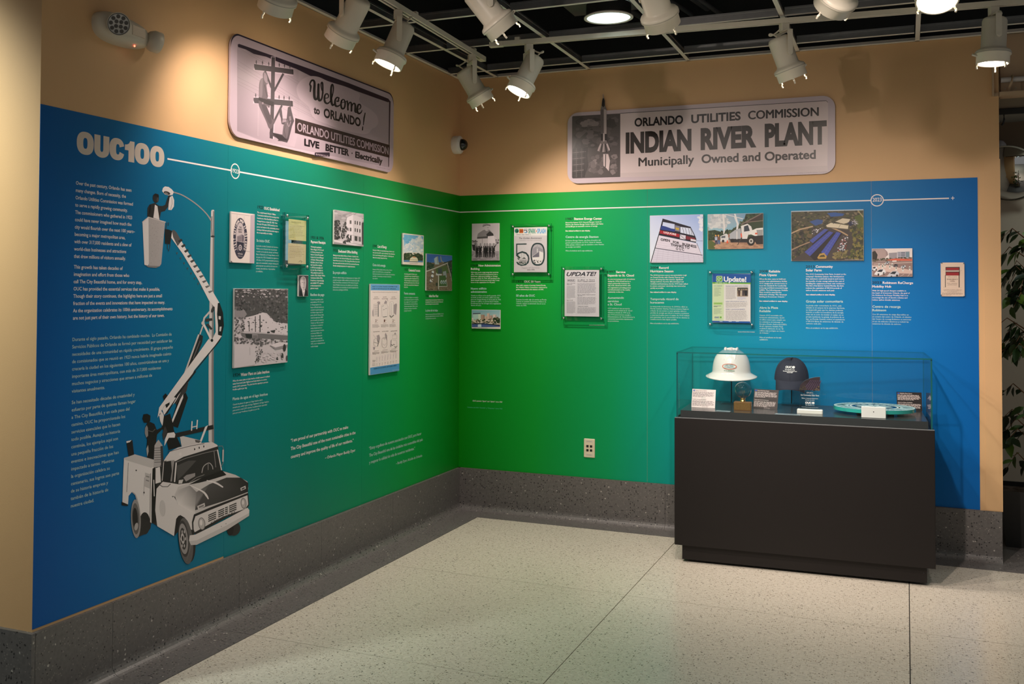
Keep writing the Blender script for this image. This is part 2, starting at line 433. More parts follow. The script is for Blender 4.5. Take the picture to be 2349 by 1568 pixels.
# floor: sub-base and dividing strips below, terrazzo slabs on top
mb = MB(); mb.box((-3.2, -10, -0.06), (7, 1.7, -0.014)); floor = struct('floor', mb, mat('divider_strip', (0.02, 0.022, 0.024), 0.4))
xs = [0.233, 1.588, 2.892, 4.20, 5.51, 7.0]; ys = [-0.219, -1.560, -2.872, -4.18, -5.49, -6.80, -8.1, -10.0]
for i in range(len(xs) - 1):
    for j in range(len(ys) - 1):
        mb = MB(); mb.box((xs[i] + 0.002, ys[j + 1] + 0.0016, -0.014), (xs[i + 1] - 0.002, ys[j] - 0.0016, 0.0))
        obj('terrazzo_slab', mb, TERR_L, floor)
for a, b in (((0.0, -2.871), (0.231, 0.0)), ((0.0, -10.0), (0.231, -2.873)), ((0.231, -0.2185), (1.587, 0.0)), ((1.589, -0.2185), (2.891, 0.0)), ((2.893, -0.2185), (7.0, 1.5)), ((-3.2, -10.0), (-0.001, WL))):
    mb = MB(); mb.box((a[0], a[1], -0.014), (b[0], b[1], 0.0)); obj('border_slab', mb, TERR_D, floor)
# baseboards: coved dark terrazzo, cast in lengths
def cove(t=0.018, r=0.045, h=BASE):
    p = [(0, 0), (0, h), (t, h), (t, r)]
    for i in range(1, 7):
        a = math.radians(90 * i / 6); p.append((t + r - r * math.cos(a), r - r * math.sin(a)))
    return p
def base_slab(parent, M, L):
    mb = MB(); pr = cove(); n = len(pr)
    vs_ = [(x, 0, z) for x, z in pr] + [(x, L, z) for x, z in pr]
    fs = [tuple(range(n)), tuple(range(2 * n - 1, n - 1, -1))] + [(i, i + n, (i + 1) % n + n, (i + 1) % n) for i in range(n)]
    mb.add(vs_, fs, 0, False, M); obj('base_slab', mb, TERR_D, parent)
def baseboard(name, pts, out):
    """pts: joints along a wall; out: unit vector into the room"""
    e = bpy.data.objects.new(name, None); COL.objects.link(e); e['kind'] = 'structure'
    for a, b in zip(pts[:-1], pts[1:]):
        a = Vector(a); b = Vector(b); d = (b - a); L = d.length; d.normalize(); o = Vector(out)
        M = Matrix(((o.x, d.x, 0, a.x + d.x * 0.0008), (o.y, d.y, 0, a.y + d.y * 0.0008), (0, 0, 1, 0), (0, 0, 0, 1)))
        base_slab(e, M, L - 0.0016)
baseboard('baseboard_left', [(0, y, 0) for y in (WL, -3.52, -2.665, -1.912, -1.06, 0.0)], (1, 0, 0))
baseboard('baseboard_back', [(x, 0, 0) for x in (0.0, 1.46, 2.6, XR)], (0, -1, 0))
baseboard('baseboard_near', [(x, WL, 0) for x in (-3.2, -1.4, 0.018)], (0, -1, 0))
# wall angle that carries the grid
mb = MB(); mb.box((0.0, WL, CZ), (0.024, 0.0, CZ + 0.004)); mb.box((0.0, WL, CZ), (0.003, 0.0, CZ + 0.024)); struct('trim_1', mb, GRID_WHITE)
mb = MB(); mb.box((0.0, -0.024, CZ), (XR + 2.0, 0.0, CZ + 0.004)); mb.box((0.0, -0.003, CZ), (XR + 2, 0.0, CZ + 0.024)); struct('trim_2', mb, GRID_WHITE)
# open ceiling: black deck, white tee grid, pipes
mb = MB()
mb.box((-4, -10.5, 3.95), (7.2, 2.0, 4.05))
mb.box((-0.06, WL, 3.052), (-0.002, 0.3, 3.95)); mb.box((-0.06, 0.02, 3.052), (7.2, 0.08, 3.95))
ceil = struct('ceiling', mb, BLACK_DECK)
gx = [0.281, 0.947, 1.610, 2.281, 2.955, 3.62, 4.29]; gy = [-0.225, -0.910, -1.575, -2.245, -2.915, -3.585, -4.255]
mt = MB(); L = 4.2
mt.box((-0.012, -L, 0), (0.012, -0.003, 0.0015)); mt.box((-0.0015, -L, 0.0015), (0.0015, -0.003, 0.036), 1); mt.box((-0.004, -L, 0.036), (0.004, -0.003, 0.046), 1)
me = mt.mesh('main_tee', [GRID_WHITE, GALV])
for x in gx:
    o = obj('main_tee', me, None, ceil); o.location = (x, 0, CZ)
ct = MB(); cl = 0.64
ct.box((0.014, -0.012, 0), (cl, 0.012, 0.0015)); ct.box((0.014, -0.0015, 0.0015), (cl, 0.0015, 0.036), 1); ct.box((0.014, -0.004, 0.036), (cl, 0.004, 0.046), 1)
me = ct.mesh('cross_tee', [GRID_WHITE, GALV])
for y in gy:
    for i in range(-1, len(gx) - 1):
        o = obj('cross_tee', me, None, ceil); x = gx[i] if i >= 0 else -0.002
        w = (gx[i + 1] - x - 0.016) / (cl + 0.002); o.location = (x, y, CZ); o.scale = (w if i >= 0 else 0.42, 1, 1)
for k in range(7):
    mb = MB(); x = 0.98 + 0.1 * k; mb.cyl((x - 0.15, -2.6, 3.30 + 0.03 * (k % 3)), (x + 0.25, 0.0, 3.30 + 0.03 * (k % 3)), 0.014 + 0.006 * (k % 2), 8); obj('conduit', mb, DUCT, ceil)
mb = MB(); mb.box((2.0, -2.2, 3.35), (2.3, -1.3, 3.75)); obj('junction_box', mb, DUCT, ceil)
mb = MB(); mb.box((2.35, -0.9, 3.4), (3.8, -0.15, 3.75)); obj('duct', mb, DUCT, ceil)
for k, (a, b) in enumerate((((1.2, -0.9, 3.5), (1.7, -0.3, 3.45)), ((1.25, -0.85, 3.42), (1.9, -0.4, 3.5)))):
    mb = MB(); A = Vector(a); B = Vector(b)
    mb.tube([A.lerp(B, t / 8) - Vector((0, 0, 0.12 * math.sin(math.pi * t / 8))) for t in range(9)], 0.004, 6); obj('loose_wire', mb, mat('wire_black', (0.05, 0.05, 0.05), 0.5), ceil)

# ------------------------------------------------------------------ recessed downlights
def downlight(loc, label, watts=COOL_W, aim=(0, 0, -1), ang=130):
    t = thing('downlight', label, 'ceiling light', Matrix.Translation(loc), 'recessed downlights')
    mb = MB(); mb.lathe([(0.118, 0.006), (0.118, 0.0), (0.134, 0.0), (0.134, 0.006), (0.121, 0.012), (0.121, 0.07), (0.118, 0.07)], 36, 0, True, None, False, False); obj('trim_ring', mb, GRID_WHITE, t)
    mb = MB(); mb.lathe([(0.1225, 0.013), (0.1225, 0.075)], 36, 0, True, None, False, False); obj('housing', mb, BLACK, t)
    mb = MB(); mb.box((-0.24, -0.16, 0.076), (0.24, 0.16, 0.082)); obj('mounting_plate', mb, mat('dark_sheet', (0.06, 0.055, 0.05), 0.45, metal=0.6), t)
    mb = MB(); mb.lathe([(0.117, 0.004), (0.112, 0.035), (0.09, 0.066), (0.0, 0.072)], 36, 0, True, None, False, False); obj('reflector', mb, COOL_GLOW, t)
    ld = bpy.data.lights.new('downlight_lamp', 'SPOT'); ld.energy = watts; ld.color = COOL_COL; ld.spot_size = math.radians(ang); ld.spot_blend = 0.9; ld.shadow_soft_size = 0.09
    lo = bpy.data.objects.new('downlight_lamp', ld); COL.objects.link(lo); lo.parent = t; lo.location = (0, 0, -0.012)
    lo.rotation_euler = Vector(aim).to_track_quat('-Z', 'Y').to_euler()
    return t
p = hit(1396, 43, 2, CZ)
downlight((p.x, p.y, CZ + 0.002), 'round recessed downlight in the open grid, above the track rails', COOL_W * 0.8)
for x, y, w, wh in ((3.6, -3.3, 1.0, 'before the display case'), (1.6, -4.0, 1.4, 'before the truck picture'), (3.4, -5.8, 1.0, 'above the viewer'), (1.2, -6.6, 1.0, 'behind the viewer'), (5.2, -1.9, 0.7, 'over the passage side')):  # downlights added out of view to give the room soft fill
    downlight((x, y, CZ), 'added fill downlight out of view over the gallery floor, ' + wh, COOL_W * w)
downlight((-0.75, -5.1, CZ), 'round recessed downlight over the near wall face', COOL_W * 8.5, (-0.05, 0.75, -0.72), 78)
downlight((4.1, 0.75, 2.98), 'round recessed downlight in the passage behind the potted tree', COOL_W * 0.8)

# ------------------------------------------------------------------ track rails
def rail(name_label, a, b):
    a = Vector(a); b = Vector(b); d = b - a; L = d.length
    M = Matrix.Translation(a) @ d.to_track_quat('Y', 'Z').to_matrix().to_4x4()
    t = thing('track_rail', name_label, 'light track', M, 'lighting tracks')
    mb = MB()
    mb.box((-0.018, 0, 0), (-0.006, L, 0.004)); mb.box((0.006, 0, 0), (0.018, L, 0.004)); mb.box((-0.018, 0, 0.022), (0.018, L, 0.027)); mb.box((-0.018, 0, 0.004), (-0.014, L, 0.022)); mb.box((0.014, 0, 0.004), (0.018, L, 0.022))
    obj('channel', mb, WHITE_METAL, t)
    mb = MB(); mb.box((-0.014, 0.01, 0.014), (0.014, L - 0.01, 0.021)); obj('conductor_slot', mb, BLACK, t)
    mb = MB(); mb.bbox((-0.0195, -0.006, -0.002), (0.0195, 0.075, 0.029), 0.003); obj('end_cap', mb, WHITE_METAL, t)
    for k in range(int(L / 0.9) + 1):
        mb = MB(); y = 0.15 + 0.9 * k; mb.box((-0.012, y, 0.027), (0.012, y + 0.03, CZ - a.z + 0.0)); obj('clip', mb, WHITE_METAL, t)
RZ = 2.985
r1a = hit(1108, 144, 2, RZ - 0.01); r1b = hit(868, 0, 2, RZ - 0.01); r1b = r1a + (r1b - r1a) * 2.3
rail('white track rail running along the side wall', (r1a.x, r1a.y, RZ), (r1b.x, r1b.y, RZ))
r2a = hit(1126, 108, 2, RZ); r2b = hit(2349, 10, 2, RZ); r2b = r2a + (r2b - r2a) * 1.15
rail('white track rail running along the back wall', r2a, r2b)
R3Y = -2.42
rail('white track rail crossing the room nearer the viewer', (0.8, R3Y, RZ), (4.2, R3Y, RZ))

# ------------------------------------------------------------------ track heads
HEAD = [(0.0, -0.100), (0.040, -0.100), (0.052, -0.094), (0.058, -0.080), (0.058, 0.055), (0.066, 0.064), (0.078, 0.070), (0.083, 0.078), (0.083, 0.092), (0.0765, 0.096), (0.0765, 0.137), (0.072, 0.139), (0.070, 0.137), (0.068, 0.120)]
def track_head(label, pivot, lens, w=1.0, size=66, blend=1.0, aim=None):
    pivot = Vector(pivot); lens = Vector(lens); d = (lens - pivot).normalized()
    hx = Vector((0, 0, 1)).cross(d)
    if hx.length < 0.05: hx = Vector((1, 0, 0))
    hx.normalize(); hy = d.cross(hx)
    top = RZ - 0.001 - pivot.z
    t = thing('track_spotlight', label, 'spotlight', Matrix.Translation((pivot.x, pivot.y, RZ)), 'spotlights on the ceiling tracks')
    off = Vector((0, 0, -top))
    Mh = Matrix(((hx.x, hy.x, d.x, 0), (hx.y, hy.y, d.y, 0), (hx.z, hy.z, d.z, -top), (0, 0, 0, 1)))
    mb = MB(); mb.lathe(HEAD, 32, 0, True, Mh, False, False); b = obj('lamp_housing', mb, WHITE_METAL, t)
    mb = MB(); mb.lathe([(0.0836, 0.083), (0.0836, 0.087)], 32, 0, True, Mh, False, False); obj('groove', mb, GREY_PL, b)
    mb = MB(); mb.lathe([(0.068, 0.121), (0.0, 0.124)], 28, 0, True, Mh, False, False); obj('lens', mb, LAMP_GLOW, t)
    for k in range(3):
        a = math.radians(90 + 120 * k); c, s_ = math.cos(a), math.sin(a)
        mb = MB()
        for q0, q1 in (((0.074, 0.132), (0.071, 0.147)), ((0.071, 0.147), (0.077, 0.153)), ((0.077, 0.153), (0.074, 0.166))):
            mb.cyl(Mh @ Vector((q0[0] * c, q0[0] * s_, q0[1])), Mh @ Vector((q1[0] * c, q1[0] * s_, q1[1])), 0.0042, 6)
        obj('lens_clip', mb, WHITE_METAL, t)
    mb = MB(); mb.cyl(Mh @ Vector((0.0, 0.075, 0.100)), Mh @ Vector((0.0, 0.100, 0.092)), 0.006, 8); obj('thumb_screw', mb, WHITE_METAL, t)
    for s_ in (-1, 1):                        # yoke arms, hanging plumb from the adapter
        mb = MB(); x = hx * (0.064 * s_); f = hy.copy(); f.z = 0
        f = Vector((-hx.y, hx.x, 0)).normalized()
        A = Matrix(((hx.x, f.x, 0, x.x), (hx.y, f.y, 0, x.y), (0, 0, 1, 0), (0, 0, 0, 1)))
        mb.prism([(-0.014, -0.046), (0.014, -0.046)] + [(0.014 * math.cos(q), -top + 0.0 - 0.014 * math.sin(q)) for q in [math.pi * i / 8 for i in range(9)]], -0.002, 0.002, 0, A @ Matrix(((0, 0, 1, 0), (1, 0, 0, 0), (0, 1, 0, 0), (0, 0, 0, 1))))
        obj('yoke_arm', mb, WHITE_METAL, t)
        mb = MB(); mb.cyl(x * 0.85 + off, x * 1.06 + off, 0.008, 8); obj('pivot_screw', mb, WHITE_METAL, t)
    f = Vector((-hx.y, hx.x, 0)).normalized()
    A = Matrix(((hx.x, f.x, 0, 0), (hx.y, f.y, 0, 0), (0, 0, 1, 0), (0, 0, 0, 1)))
    mb = MB(); mb.box((-0.066, -0.014, -0.048), (0.066, 0.014, -0.044), 0, A); obj('yoke_bridge', mb, WHITE_METAL, t)
    mb = MB(); mb.bbox((-0.019, -0.022, -0.044), (0.019, 0.022, 0.0), 0.003, 0, A); obj('track_adapter', mb, WHITE_METAL, t)
    bk = Mh @ Vector((0, 0, -0.098)); tp = Vector((0, 0, -0.03)) + f * 0.02; sd = hx * 0.05 - Vector((d.x, d.y, 0)) * 0.09
    mb = MB(); mb.tube([bk.lerp(tp, q / 12) + sd * math.sin(math.pi * q / 12) + Vector((0, 0, 0.015)) * math.sin(2 * math.pi * q / 12) for q in range(13)], 0.0045, 7); obj('power_cord', mb, WHITE_METAL, t)
    ld = bpy.data.lights.new('spot_lamp', 'SPOT'); ld.energy = SPOT_W * w; ld.color = SPOT_COL; ld.spot_size = math.radians(size); ld.spot_blend = blend; ld.shadow_soft_size = 0.03
    lo = bpy.data.objects.new('spot_lamp', ld); COL.objects.link(lo); lo.parent = t
    lo.location = Mh @ Vector((0, 0, 0.142)); lo.rotation_euler = d.to_track_quat('-Z', 'Y').to_euler()
    return t
def solve_head(pivot, lpx, sign, ln=0.137):
    dr = ray(*lpx).normalized(); oc = CAM - pivot; b = oc.dot(dr); c = oc.dot(oc) - ln * ln; disc = b * b - c
    q = math.sqrt(disc) if disc > 0 else 0.0
    L = CAM + dr * (-b + sign * q)
    return pivot + (L - pivot).normalized() * ln
def on_rail(a, b, px):
    """point of a rail whose picture column is px"""
    best = None
    for k in range(401):
        p = a + (b - a) * (k / 400); d = p - CAM; x = W_PX / 2 + SX + F_PX * d.dot(RIGHT) / d.dot(FWD)
        if best is None or abs(x - px) < best[0]: best = (abs(x - px), p)
    return best[1]
HEADS = [  # label, rail, pivot column, pivot row, lens pixel, sign (far +1 / near -1), power, cone
    ('white track spotlight cut by the upper picture edge, over the side wall', 1, 652, -46, (630, 24), 1, 0.55, 108),
    ('white track spotlight above the billboard with the lineman, aimed at the side wall', 1, 806, 38, (777, 96), 1, 0.36, 104),
    ('white track spotlight with glowing lens beside the power cord loop, over the billboard end', 1, 914, 96, (889, 150), -1, 0.6, 112),
    ('white track spotlight at the rail end in the corner, turned to the back wall', 1, 1082, 191, (1108, 236), 1, 1.7, 116),
    ('white track spotlight nearest the corner on the back wall rail', 2, 1212, 165, (1189, 211), -1, 1.1, 100),
    ('large white track spotlight pointing down to the corner, nearer the viewer', 3, 1117, 19, (1160, 76), 1, 2.0, 70),
    ('large white track spotlight beside the round downlight, nearer the viewer', 3, 1499, -6, (1521, 61), 1, 1.7, 70),
    ('white track spotlight above the rocket billboard end, on the back wall rail', 2, 1799, 126, (1820, 182), -1, 1.0, 76),
    ('white track spotlight cut by the upper picture edge, tilted over the display case', 3, 1945, -45, (1907, 18), 1, 0.7, 84),
    ('white track spotlight with bright lens cut by the upper picture edge', 3, 2145, -60, (2150, 2), -1, 0.8, 76),
    ('white track spotlight with bright lens, last on the back wall rail by the passage', 2, 2278, 85, (2277, 147), -1, 0.25, 70),
]
for lab, rl, pc, pr_, lp, sg, pw, cone in HEADS:
    if rl == 1: a, b = Vector((r1a.x, r1a.y, RZ)), Vector((r1b.x, r1b.y, RZ))
    elif rl == 2: a, b = r2a, r2b
    else: a, b = Vector((0.8, R3Y, RZ)), Vector((4.2, R3Y, RZ))
    m = on_rail(a, b, pc); d = m - CAM
    row = lambda z: H_PX / 2 + SY - F_PX * (Vector((m.x, m.y, z)) - CAM).dot(UP) / (Vector((m.x, m.y, z)) - CAM).dot(FWD)
    z = min((2.70 + 0.005 * k for k in range(36)), key=lambda zz: abs(row(zz) - pr_))
    pv = Vector((m.x, m.y, z)); ln_ = solve_head(pv, lp, sg); track_head(lab, pv, ln_, pw, cone)

# heads further back in the gallery, on a second pair of rails above and behind the viewer
rail('white track rail above the viewer, parallel to the back wall', (0.9, -3.56, RZ), (4.4, -3.56, RZ))
rail('white track rail behind the viewer, parallel to the back wall', (0.7, -4.80, RZ), (4.4, -4.80, RZ))
for lab, x, y, tg, pw, cone in (('white track spotlight above the viewer, aimed at the display case', 2.35, -3.56, (2.75, 0.0, 0.9), 4.0, 58), ('white track spotlight behind the viewer, aimed at the back wall centre', 0.96, -4.80, (1.9, 0.0, 1.2), 2.4, 52), ('white track spotlight above the viewer, aimed at the truck picture', 2.9, -3.56, (0.0, -2.7, 1.1), 1.2, 52)):
    pv = Vector((x, y, 2.83)); track_head(lab, pv, pv + (Vector(tg) - pv).normalized() * 0.137, pw, cone)
# ================================================================== printed wall murals
PT = 2.2066      # top of the print
MUR_L = gradient_mat('vinyl_blue_to_green', 'Y', [(0.0, (0.004, 0.095, 0.37)), (0.10, (0.004, 0.125, 0.36)), (0.22, (0.003, 0.155, 0.29)), (0.32, (0.003, 0.185, 0.21)), (0.48, (0.003, 0.195, 0.13)), (0.62, (0.003, 0.25, 0.105)), (0.80, (0.005, 0.31, 0.05)), (1.0, (0.003, 0.21, 0.004))], WL, 0.06, 0.42)
MUR_B = gradient_mat('vinyl_green_to_blue', 'X', [(0.0, (0.003, 0.21, 0.004)), (0.18, (0.005, 0.31, 0.03)), (0.34, (0.003, 0.31, 0.10)), (0.46, (0.003, 0.29, 0.24)), (0.60, (0.002, 0.25, 0.38)), (0.78, (0.002, 0.175, 0.43)), (1.0, (0.002, 0.125, 0.44))], -0.06, 3.2, 0.42)
WHT = (232, 224, 222); PALE = (178, 205, 200); INK = (8, 14, 16); CREAMW = (212, 198, 186)
mural_l = thing('wall_mural', 'long printed wall graphic fading from blue to green with a bucket truck', 'mural', frameM('L', WL, BASE, 0.0))
for a, b, z0 in ((0, 1.1535, 0.010), (1.1545, 2.4855, 0.0015), (2.4865, 3.9195, 0.0015)):
    mb = MB(); mb.box((a, z0, 0), (b, PT - BASE, 0.0016)); obj('vinyl_sheet', mb, MUR_L, mural_l)
mural_b = thing('wall_mural', 'printed wall graphic fading from green to blue behind the display case', 'mural', frameM('B', 0.0, BASE, 0.0))
for a, b in ((0.0017, 1.3405), (1.3415, 2.6975), (2.6985, 3.267)):
    mb = MB(); mb.box((a, 0.0015, 0), (b, PT - BASE, 0.0016)); obj('vinyl_sheet', mb, MUR_B, mural_b)
LM = wallmap('L', WL, BASE, 0.002); BM = wallmap('B', 0.0, BASE, 0.002)
TZ = 0.0021
def LA(crop=None): return Art(LM, TZ, 0.00001, crop)
def BA(crop=None): return Art(BM, TZ, 0.00001, crop)

# ---- big heading: heavy round letters
A = LA((160, 290, 9.7875))
yb = A.P((1320, 790))[1]; yt = A.P((560, 172))[1]; hh = yt - yb
def X(p): return A.P((p, 480))[0]
def supe(cx, cy, rx, ry, n=40, e=2.35):
    return [(cx + rx * math.copysign(abs(math.cos(t)) ** (2 / e), math.cos(t)), cy + ry * math.copysign(abs(math.sin(t)) ** (2 / e), math.sin(t))) for t in [2 * math.pi * i / n for i in range(n)]]
cy = (yb + yt) / 2; n = 40
for a, b in ((155, 540), (1460, 1795), (1805, 2126)):
    x0, x1 = X(a), X(b); o = supe((x0 + x1) / 2, cy, (x1 - x0) / 2, hh / 2 * 1.04); i_ = supe((x0 + x1) / 2, cy, (x1 - x0) * 0.125, hh * 0.245, n, 2.8)
    A.raw(o + i_, [(k, (k + 1) % n, n + (k + 1) % n, n + k) for k in range(n)], CREAMW)
x0, x1 = X(890), X(1228); o = supe((x0 + x1) / 2, cy, (x1 - x0) / 2, hh / 2 * 1.04, 60); i_ = supe((x0 + x1) / 2 + 0.005, cy, (x1 - x0) * 0.12, hh * 0.245, 60, 2.8)
A.raw(o + i_, [(k, (k + 1) % 60, 60 + (k + 1) % 60, 60 + k) for k in range(60) if 3 <= k < 57], CREAMW)
x0, x1 = X(550), X(886); w = x1 - x0; s_ = w * 0.40
ou = [(x0, yt)] + [(x0 + w / 2 - w / 2 * math.cos(t), yb + hh * 0.36 - hh * 0.385 * math.sin(t) ** 0.85) for t in [math.pi * k / 16 for k in range(17)]] + [(x1, yt), (x1 - s_, yt)]
iu = [(x1 - s_ - (w / 2 - s_) * (1 - math.cos(t)), yb + hh * 0.36 - hh * 0.12 * math.sin(t)) for t in [math.pi * k / 8 for k in range(9)]] + [(x0 + s_, yt)]
A.raw(ou + iu, [tuple(range(len(ou + iu)))], CREAMW)
x0, x1 = X(1238), X(1452); w = x1 - x0
A.raw([(x0 + w * 0.38, yb), (x1, yb), (x1, yt), (x0 + w * 0.55, yt), (x0 + w * 0.42, yt - hh * 0.13), (x0 + w * 0.2, yt - hh * 0.19), (x0, yt - hh * 0.2), (x0, yt - hh * 0.46), (x0 + w * 0.38, yt - hh * 0.46)], [tuple(range(9))], CREAMW)
A.obj('title_lettering', mural_l)

# ---- time line across both walls
A = LA(); zl = 2.0899 - BASE; tw = 0.0035
xa = A.P((384, 365))[0]; xc = A.P((539.6, 391))[0]; rr = 0.0368
for a, b in ((xa, xc - rr), (xc + rr, -WL - 0.002)):
    A.raw([(a, zl - tw), (b, zl - tw), (b, zl + tw), (a, zl + tw)], [(0, 1, 2, 3)], WHT)
n = 40; A.raw([(xc + r * math.cos(2 * math.pi * k / n), zl + r * math.sin(2 * math.pi * k / n)) for r in (rr, rr - 0.0055) for k in range(n)], [(k, (k + 1) % n, n + (k + 1) % n, n + k) for k in range(n)], WHT)
A.text('1923', (531.5, 394.8), (547.5, 398.4), 9, WHT, 0.012, 0, 3); A.obj('timeline', mural_l)
A = BA(); xc = A.P((2012, 458))[0]; xe = A.P((2177, 454))[0]
for a, b in ((0.0025, xc - rr), (xc + rr, xe)):
    A.raw([(a, zl - tw), (b, zl - tw), (b, zl + tw), (a, zl + tw)], [(0, 1, 2, 3)], WHT)
A.raw([(xc + r * math.cos(2 * math.pi * k / n), zl + r * math.sin(2 * math.pi * k / n)) for r in (rr, rr - 0.0055) for k in range(n)], [(k, (k + 1) % n, n + (k + 1) % n, n + k) for k in range(n)], WHT)
A.text('2023', (2001.5, 462.2), (2022.5, 461.5), 8.4, WHT, 0.014, 0, 3)
A.line([(2181.5, 454.3), (2189.5, 454)], 1.6, WHT, 0, False); A.line([(2185.5, 450.2), (2185.5, 458.2)], 1.6, WHT, 0, False)
A.obj('timeline', mural_b)

# ---- reading text of the long panel
A = LA((60, 230, 3.136))
A.para(['Over the past century, Orlando has seen', 'many changes. Born of necessity, the', 'Orlando Utilities Commission was formed', 'to serve a rapidly growing community.', 'The commissioners who gathered in 1923', 'could have never imagined how much the', 'city would flourish over the next 100 years–', 'becoming a major metropolitan area,', 'with over 317,000 residents and a slew of', 'world-class businesses and attractions', 'that draw millions of visitors annually.'], (357, 605), (344, 1132), 790, 25, WHT, 0.013, 2)
A.para(['This growth has taken decades of', 'imagination and effort from those who', 'call The City Beautiful home, and for every step,', 'OUC has provided the essential services that make it possible.', 'Though their story continues, the highlights here are just a small', 'fraction of the events and innovations that have impacted so many.', 'As the organization celebrates its 100th anniversary, its accomplishments', 'are not just part of their own history, but the history of our town.'], (343, 1209), (336, 1577), 1057, 25, WHT, 0.013, 2)
A.obj('paragraph', mural_l)
A = LA((60, 720, 3.136))
A.para(['Durante el siglo pasado, Orlando ha cambiado mucho.  La Comisión de', 'Servicios Públicos de Orlando se formó por necesidad por satisfacer las', 'necesidades de una comunidad en rápido crecimiento. El grupo pequeño', 'de comisionados que se reunió en 1923 nunca habría imaginado cuánto', 'crecería la ciudad en los siguientes 100 años, convirtiéndose en una y', 'importante área metropolitana, con más de 317,000 residentes', 'muchos negocios y atracciones que atraen a millones de', 'visitantes anualmente.'], (331, 195), (328, 566), 1055, 24, PALE, 0.006, 2)
A.para(['Se han necesitado décadas de creatividad y', 'esfuerzo por parte de quienes llaman hogar', 'a The City Beautiful, y en cada paso del', 'camino, OUC ha proporcionado los', 'servicios esenciales que lo hacen', 'todo posible. Aunque su historia', 'continúa, los ejemplos aquí son', 'una pequeña fracción de los', 'eventos e innovaciones que han', 'impactado a tantas. Mientras', 'la organización celebra su', 'centenario, sus logros son parte', 'de su historia empresa y', 'también de la historia de', 'nuestra ciudad.'], (327, 648), (320, 1392), 786, 24, PALE, 0.006, 2)
A.obj('paragraph', mural_l)
BO = 0.022; SB = 0.011
def section(A, parent, items):
    crop, z = A.crop, A.z
    for it in items:
        if it[0] in 'sq' and A.v and not getattr(A, 'es', False):      # the Spanish half is a block of its own
            A.obj('caption_text', parent); A = Art(A.fmap, z, A.dz, crop); A.es = True
        if it[0] in 'sq': A.es = True
        if it[0] == 'y': A.text(it[1], it[2], it[3], it[4], INK, 0.012)
        elif it[0] == 'h': A.text(it[1], it[2], it[3], it[4], WHT, BO)
        elif it[0] == 's': A.text(it[1], it[2], it[3], it[4], PALE, 0.018)
        elif it[0] == 'p': A.para(it[1], it[2], it[3], it[4], it[5], WHT, SB)
        elif it[0] == 'q': A.para(it[1], it[2], it[3], it[4], it[5], PALE, SB)
    A.obj('caption_text', parent)
C1 = (510, 440, 5.6); C2 = (510, 640, 4.612); C3 = (820, 500, 6.029)
section(LA(C1), mural_l, [('y', '1923', (452, 213), (526, 221), 40), ('h', 'OUC Established', (536, 225), (735, 250), 35),
    ('p', ['The newly formed Orlando Utilities', 'Commission held their first meeting in the', 'boardroom of the First National Bank on', 'Orange Avenue on June 25, 1923. Over', 'the next 100 years, OUC would provide', 'power and water to the community, always', 'striving to find new and innovative ways to', 'do so responsibly and reliably.'], (448, 270), (442, 530), 735, 20),
    ('s', 'Se inicio OUC', (440, 638), (607, 652), 33),
    ('q', ['La recién creada Comisión de Servicios', 'Públicos de Orlando tuvo su primera', 'reunión en la sala de consejo en Primer', 'Banco Nacional en Orange Avenue el 25', 'de junio de 1923. Durante los siguientes', '100 años, OUC proporcionaría energía y', 'agua a la comunidad, siempre trabajando', 'para mejorar sus servicios de maneras', 'nuevas, innovadoras, responsables', 'y confiables.'], (437, 700), (433, 1028), 730, 20)])
section(LA(C1), mural_l, [('y', '1931 & 1936', (1140, 600), (1305, 612), 35), ('h', 'Payment Receipts', (1137, 655), (1325, 668), 33),
    ('p', ['Following his graduation', 'from college in 1911, Donald', 'A. Cheney returned to his', 'home in Central Florida and', 'became the General Manager', 'of Orlando Water and Light.', 'His father, John A. Cheney,', 'had created the company', 'in 1893 but eventually sold', 'it to the City of Orlando in', '1922, paving the way for the', 'creation of the Orlando Utilities', 'Commission. By the 1930s,', 'Donald was a respected judge', 'and a faithful OUC customer,', 'as demonstrated by his', 'payment receipts.'], (1135, 712), (1132, 1245), 1320, 20), ('s', 'Recibos de pago', (1132, 1335), (1310, 1335), 32)])
section(LA(C2), mural_l, [('q', ['Después de graduarse de la', 'universidad en 1911, Donald', 'A. Cheney regresó a su', 'hogar en Florida Central y se', 'convirtió en gerente general', 'de Orlando Agua y Luz. Su', 'padre, John A. Cheney, había', 'creado la empresa en 1893', 'pero la vendió a la ciudad de', 'Orlando en 1922. La ciudad', 'de Orlando se convirtió el', 'trabajo fundacional de su', 'empresa a la nueva Comisión', 'de Servicios Públicos de', 'Orlando. En la década de', '1930, Donald era un juez', 'respetado y un cliente fiel de', 'OUC, como lo demuestran sus', 'recibos de pago.'], (932, 222), (935, 720), 1083, 15)])
section(LA(C1), mural_l, [('y', '1936', (1422, 768), (1485, 772), 36), ('h', 'Dedicated Office Building', (1490, 776), (1735, 792), 33),
    ('p', ['Having previously utilized offices in Orlando’s City Hall, OUC', 'moved into its own dedicated building at the corner of Wall and', 'North Main streets in the 1930s. During World War II, the third', 'floor was used by the American Red Cross, and would become', 'Florida’s training headquarters for surgical instruction.'], (1422, 820), (1422, 955), 1762, 19), ('s', 'Su propio edificio', (1420, 1050), (1595, 1055), 32),
    ('q', ['Habiendo utilizado oficinas en el Ayuntamiento de Orlando, OUC', 'se mudó a su propio edificio exclusivo en la esquina de las calles', 'Wall y North Main en la década de 1930. Durante la Segunda', 'Guerra Mundial, el tercer piso fue utilizado por la Cruz Roja', 'Estadounidense y se convertiría en la sede de capacitación de', 'instrucciones quirúrgicas de Florida.'], (1420, 1108), (1420, 1265), 1770, 19)])
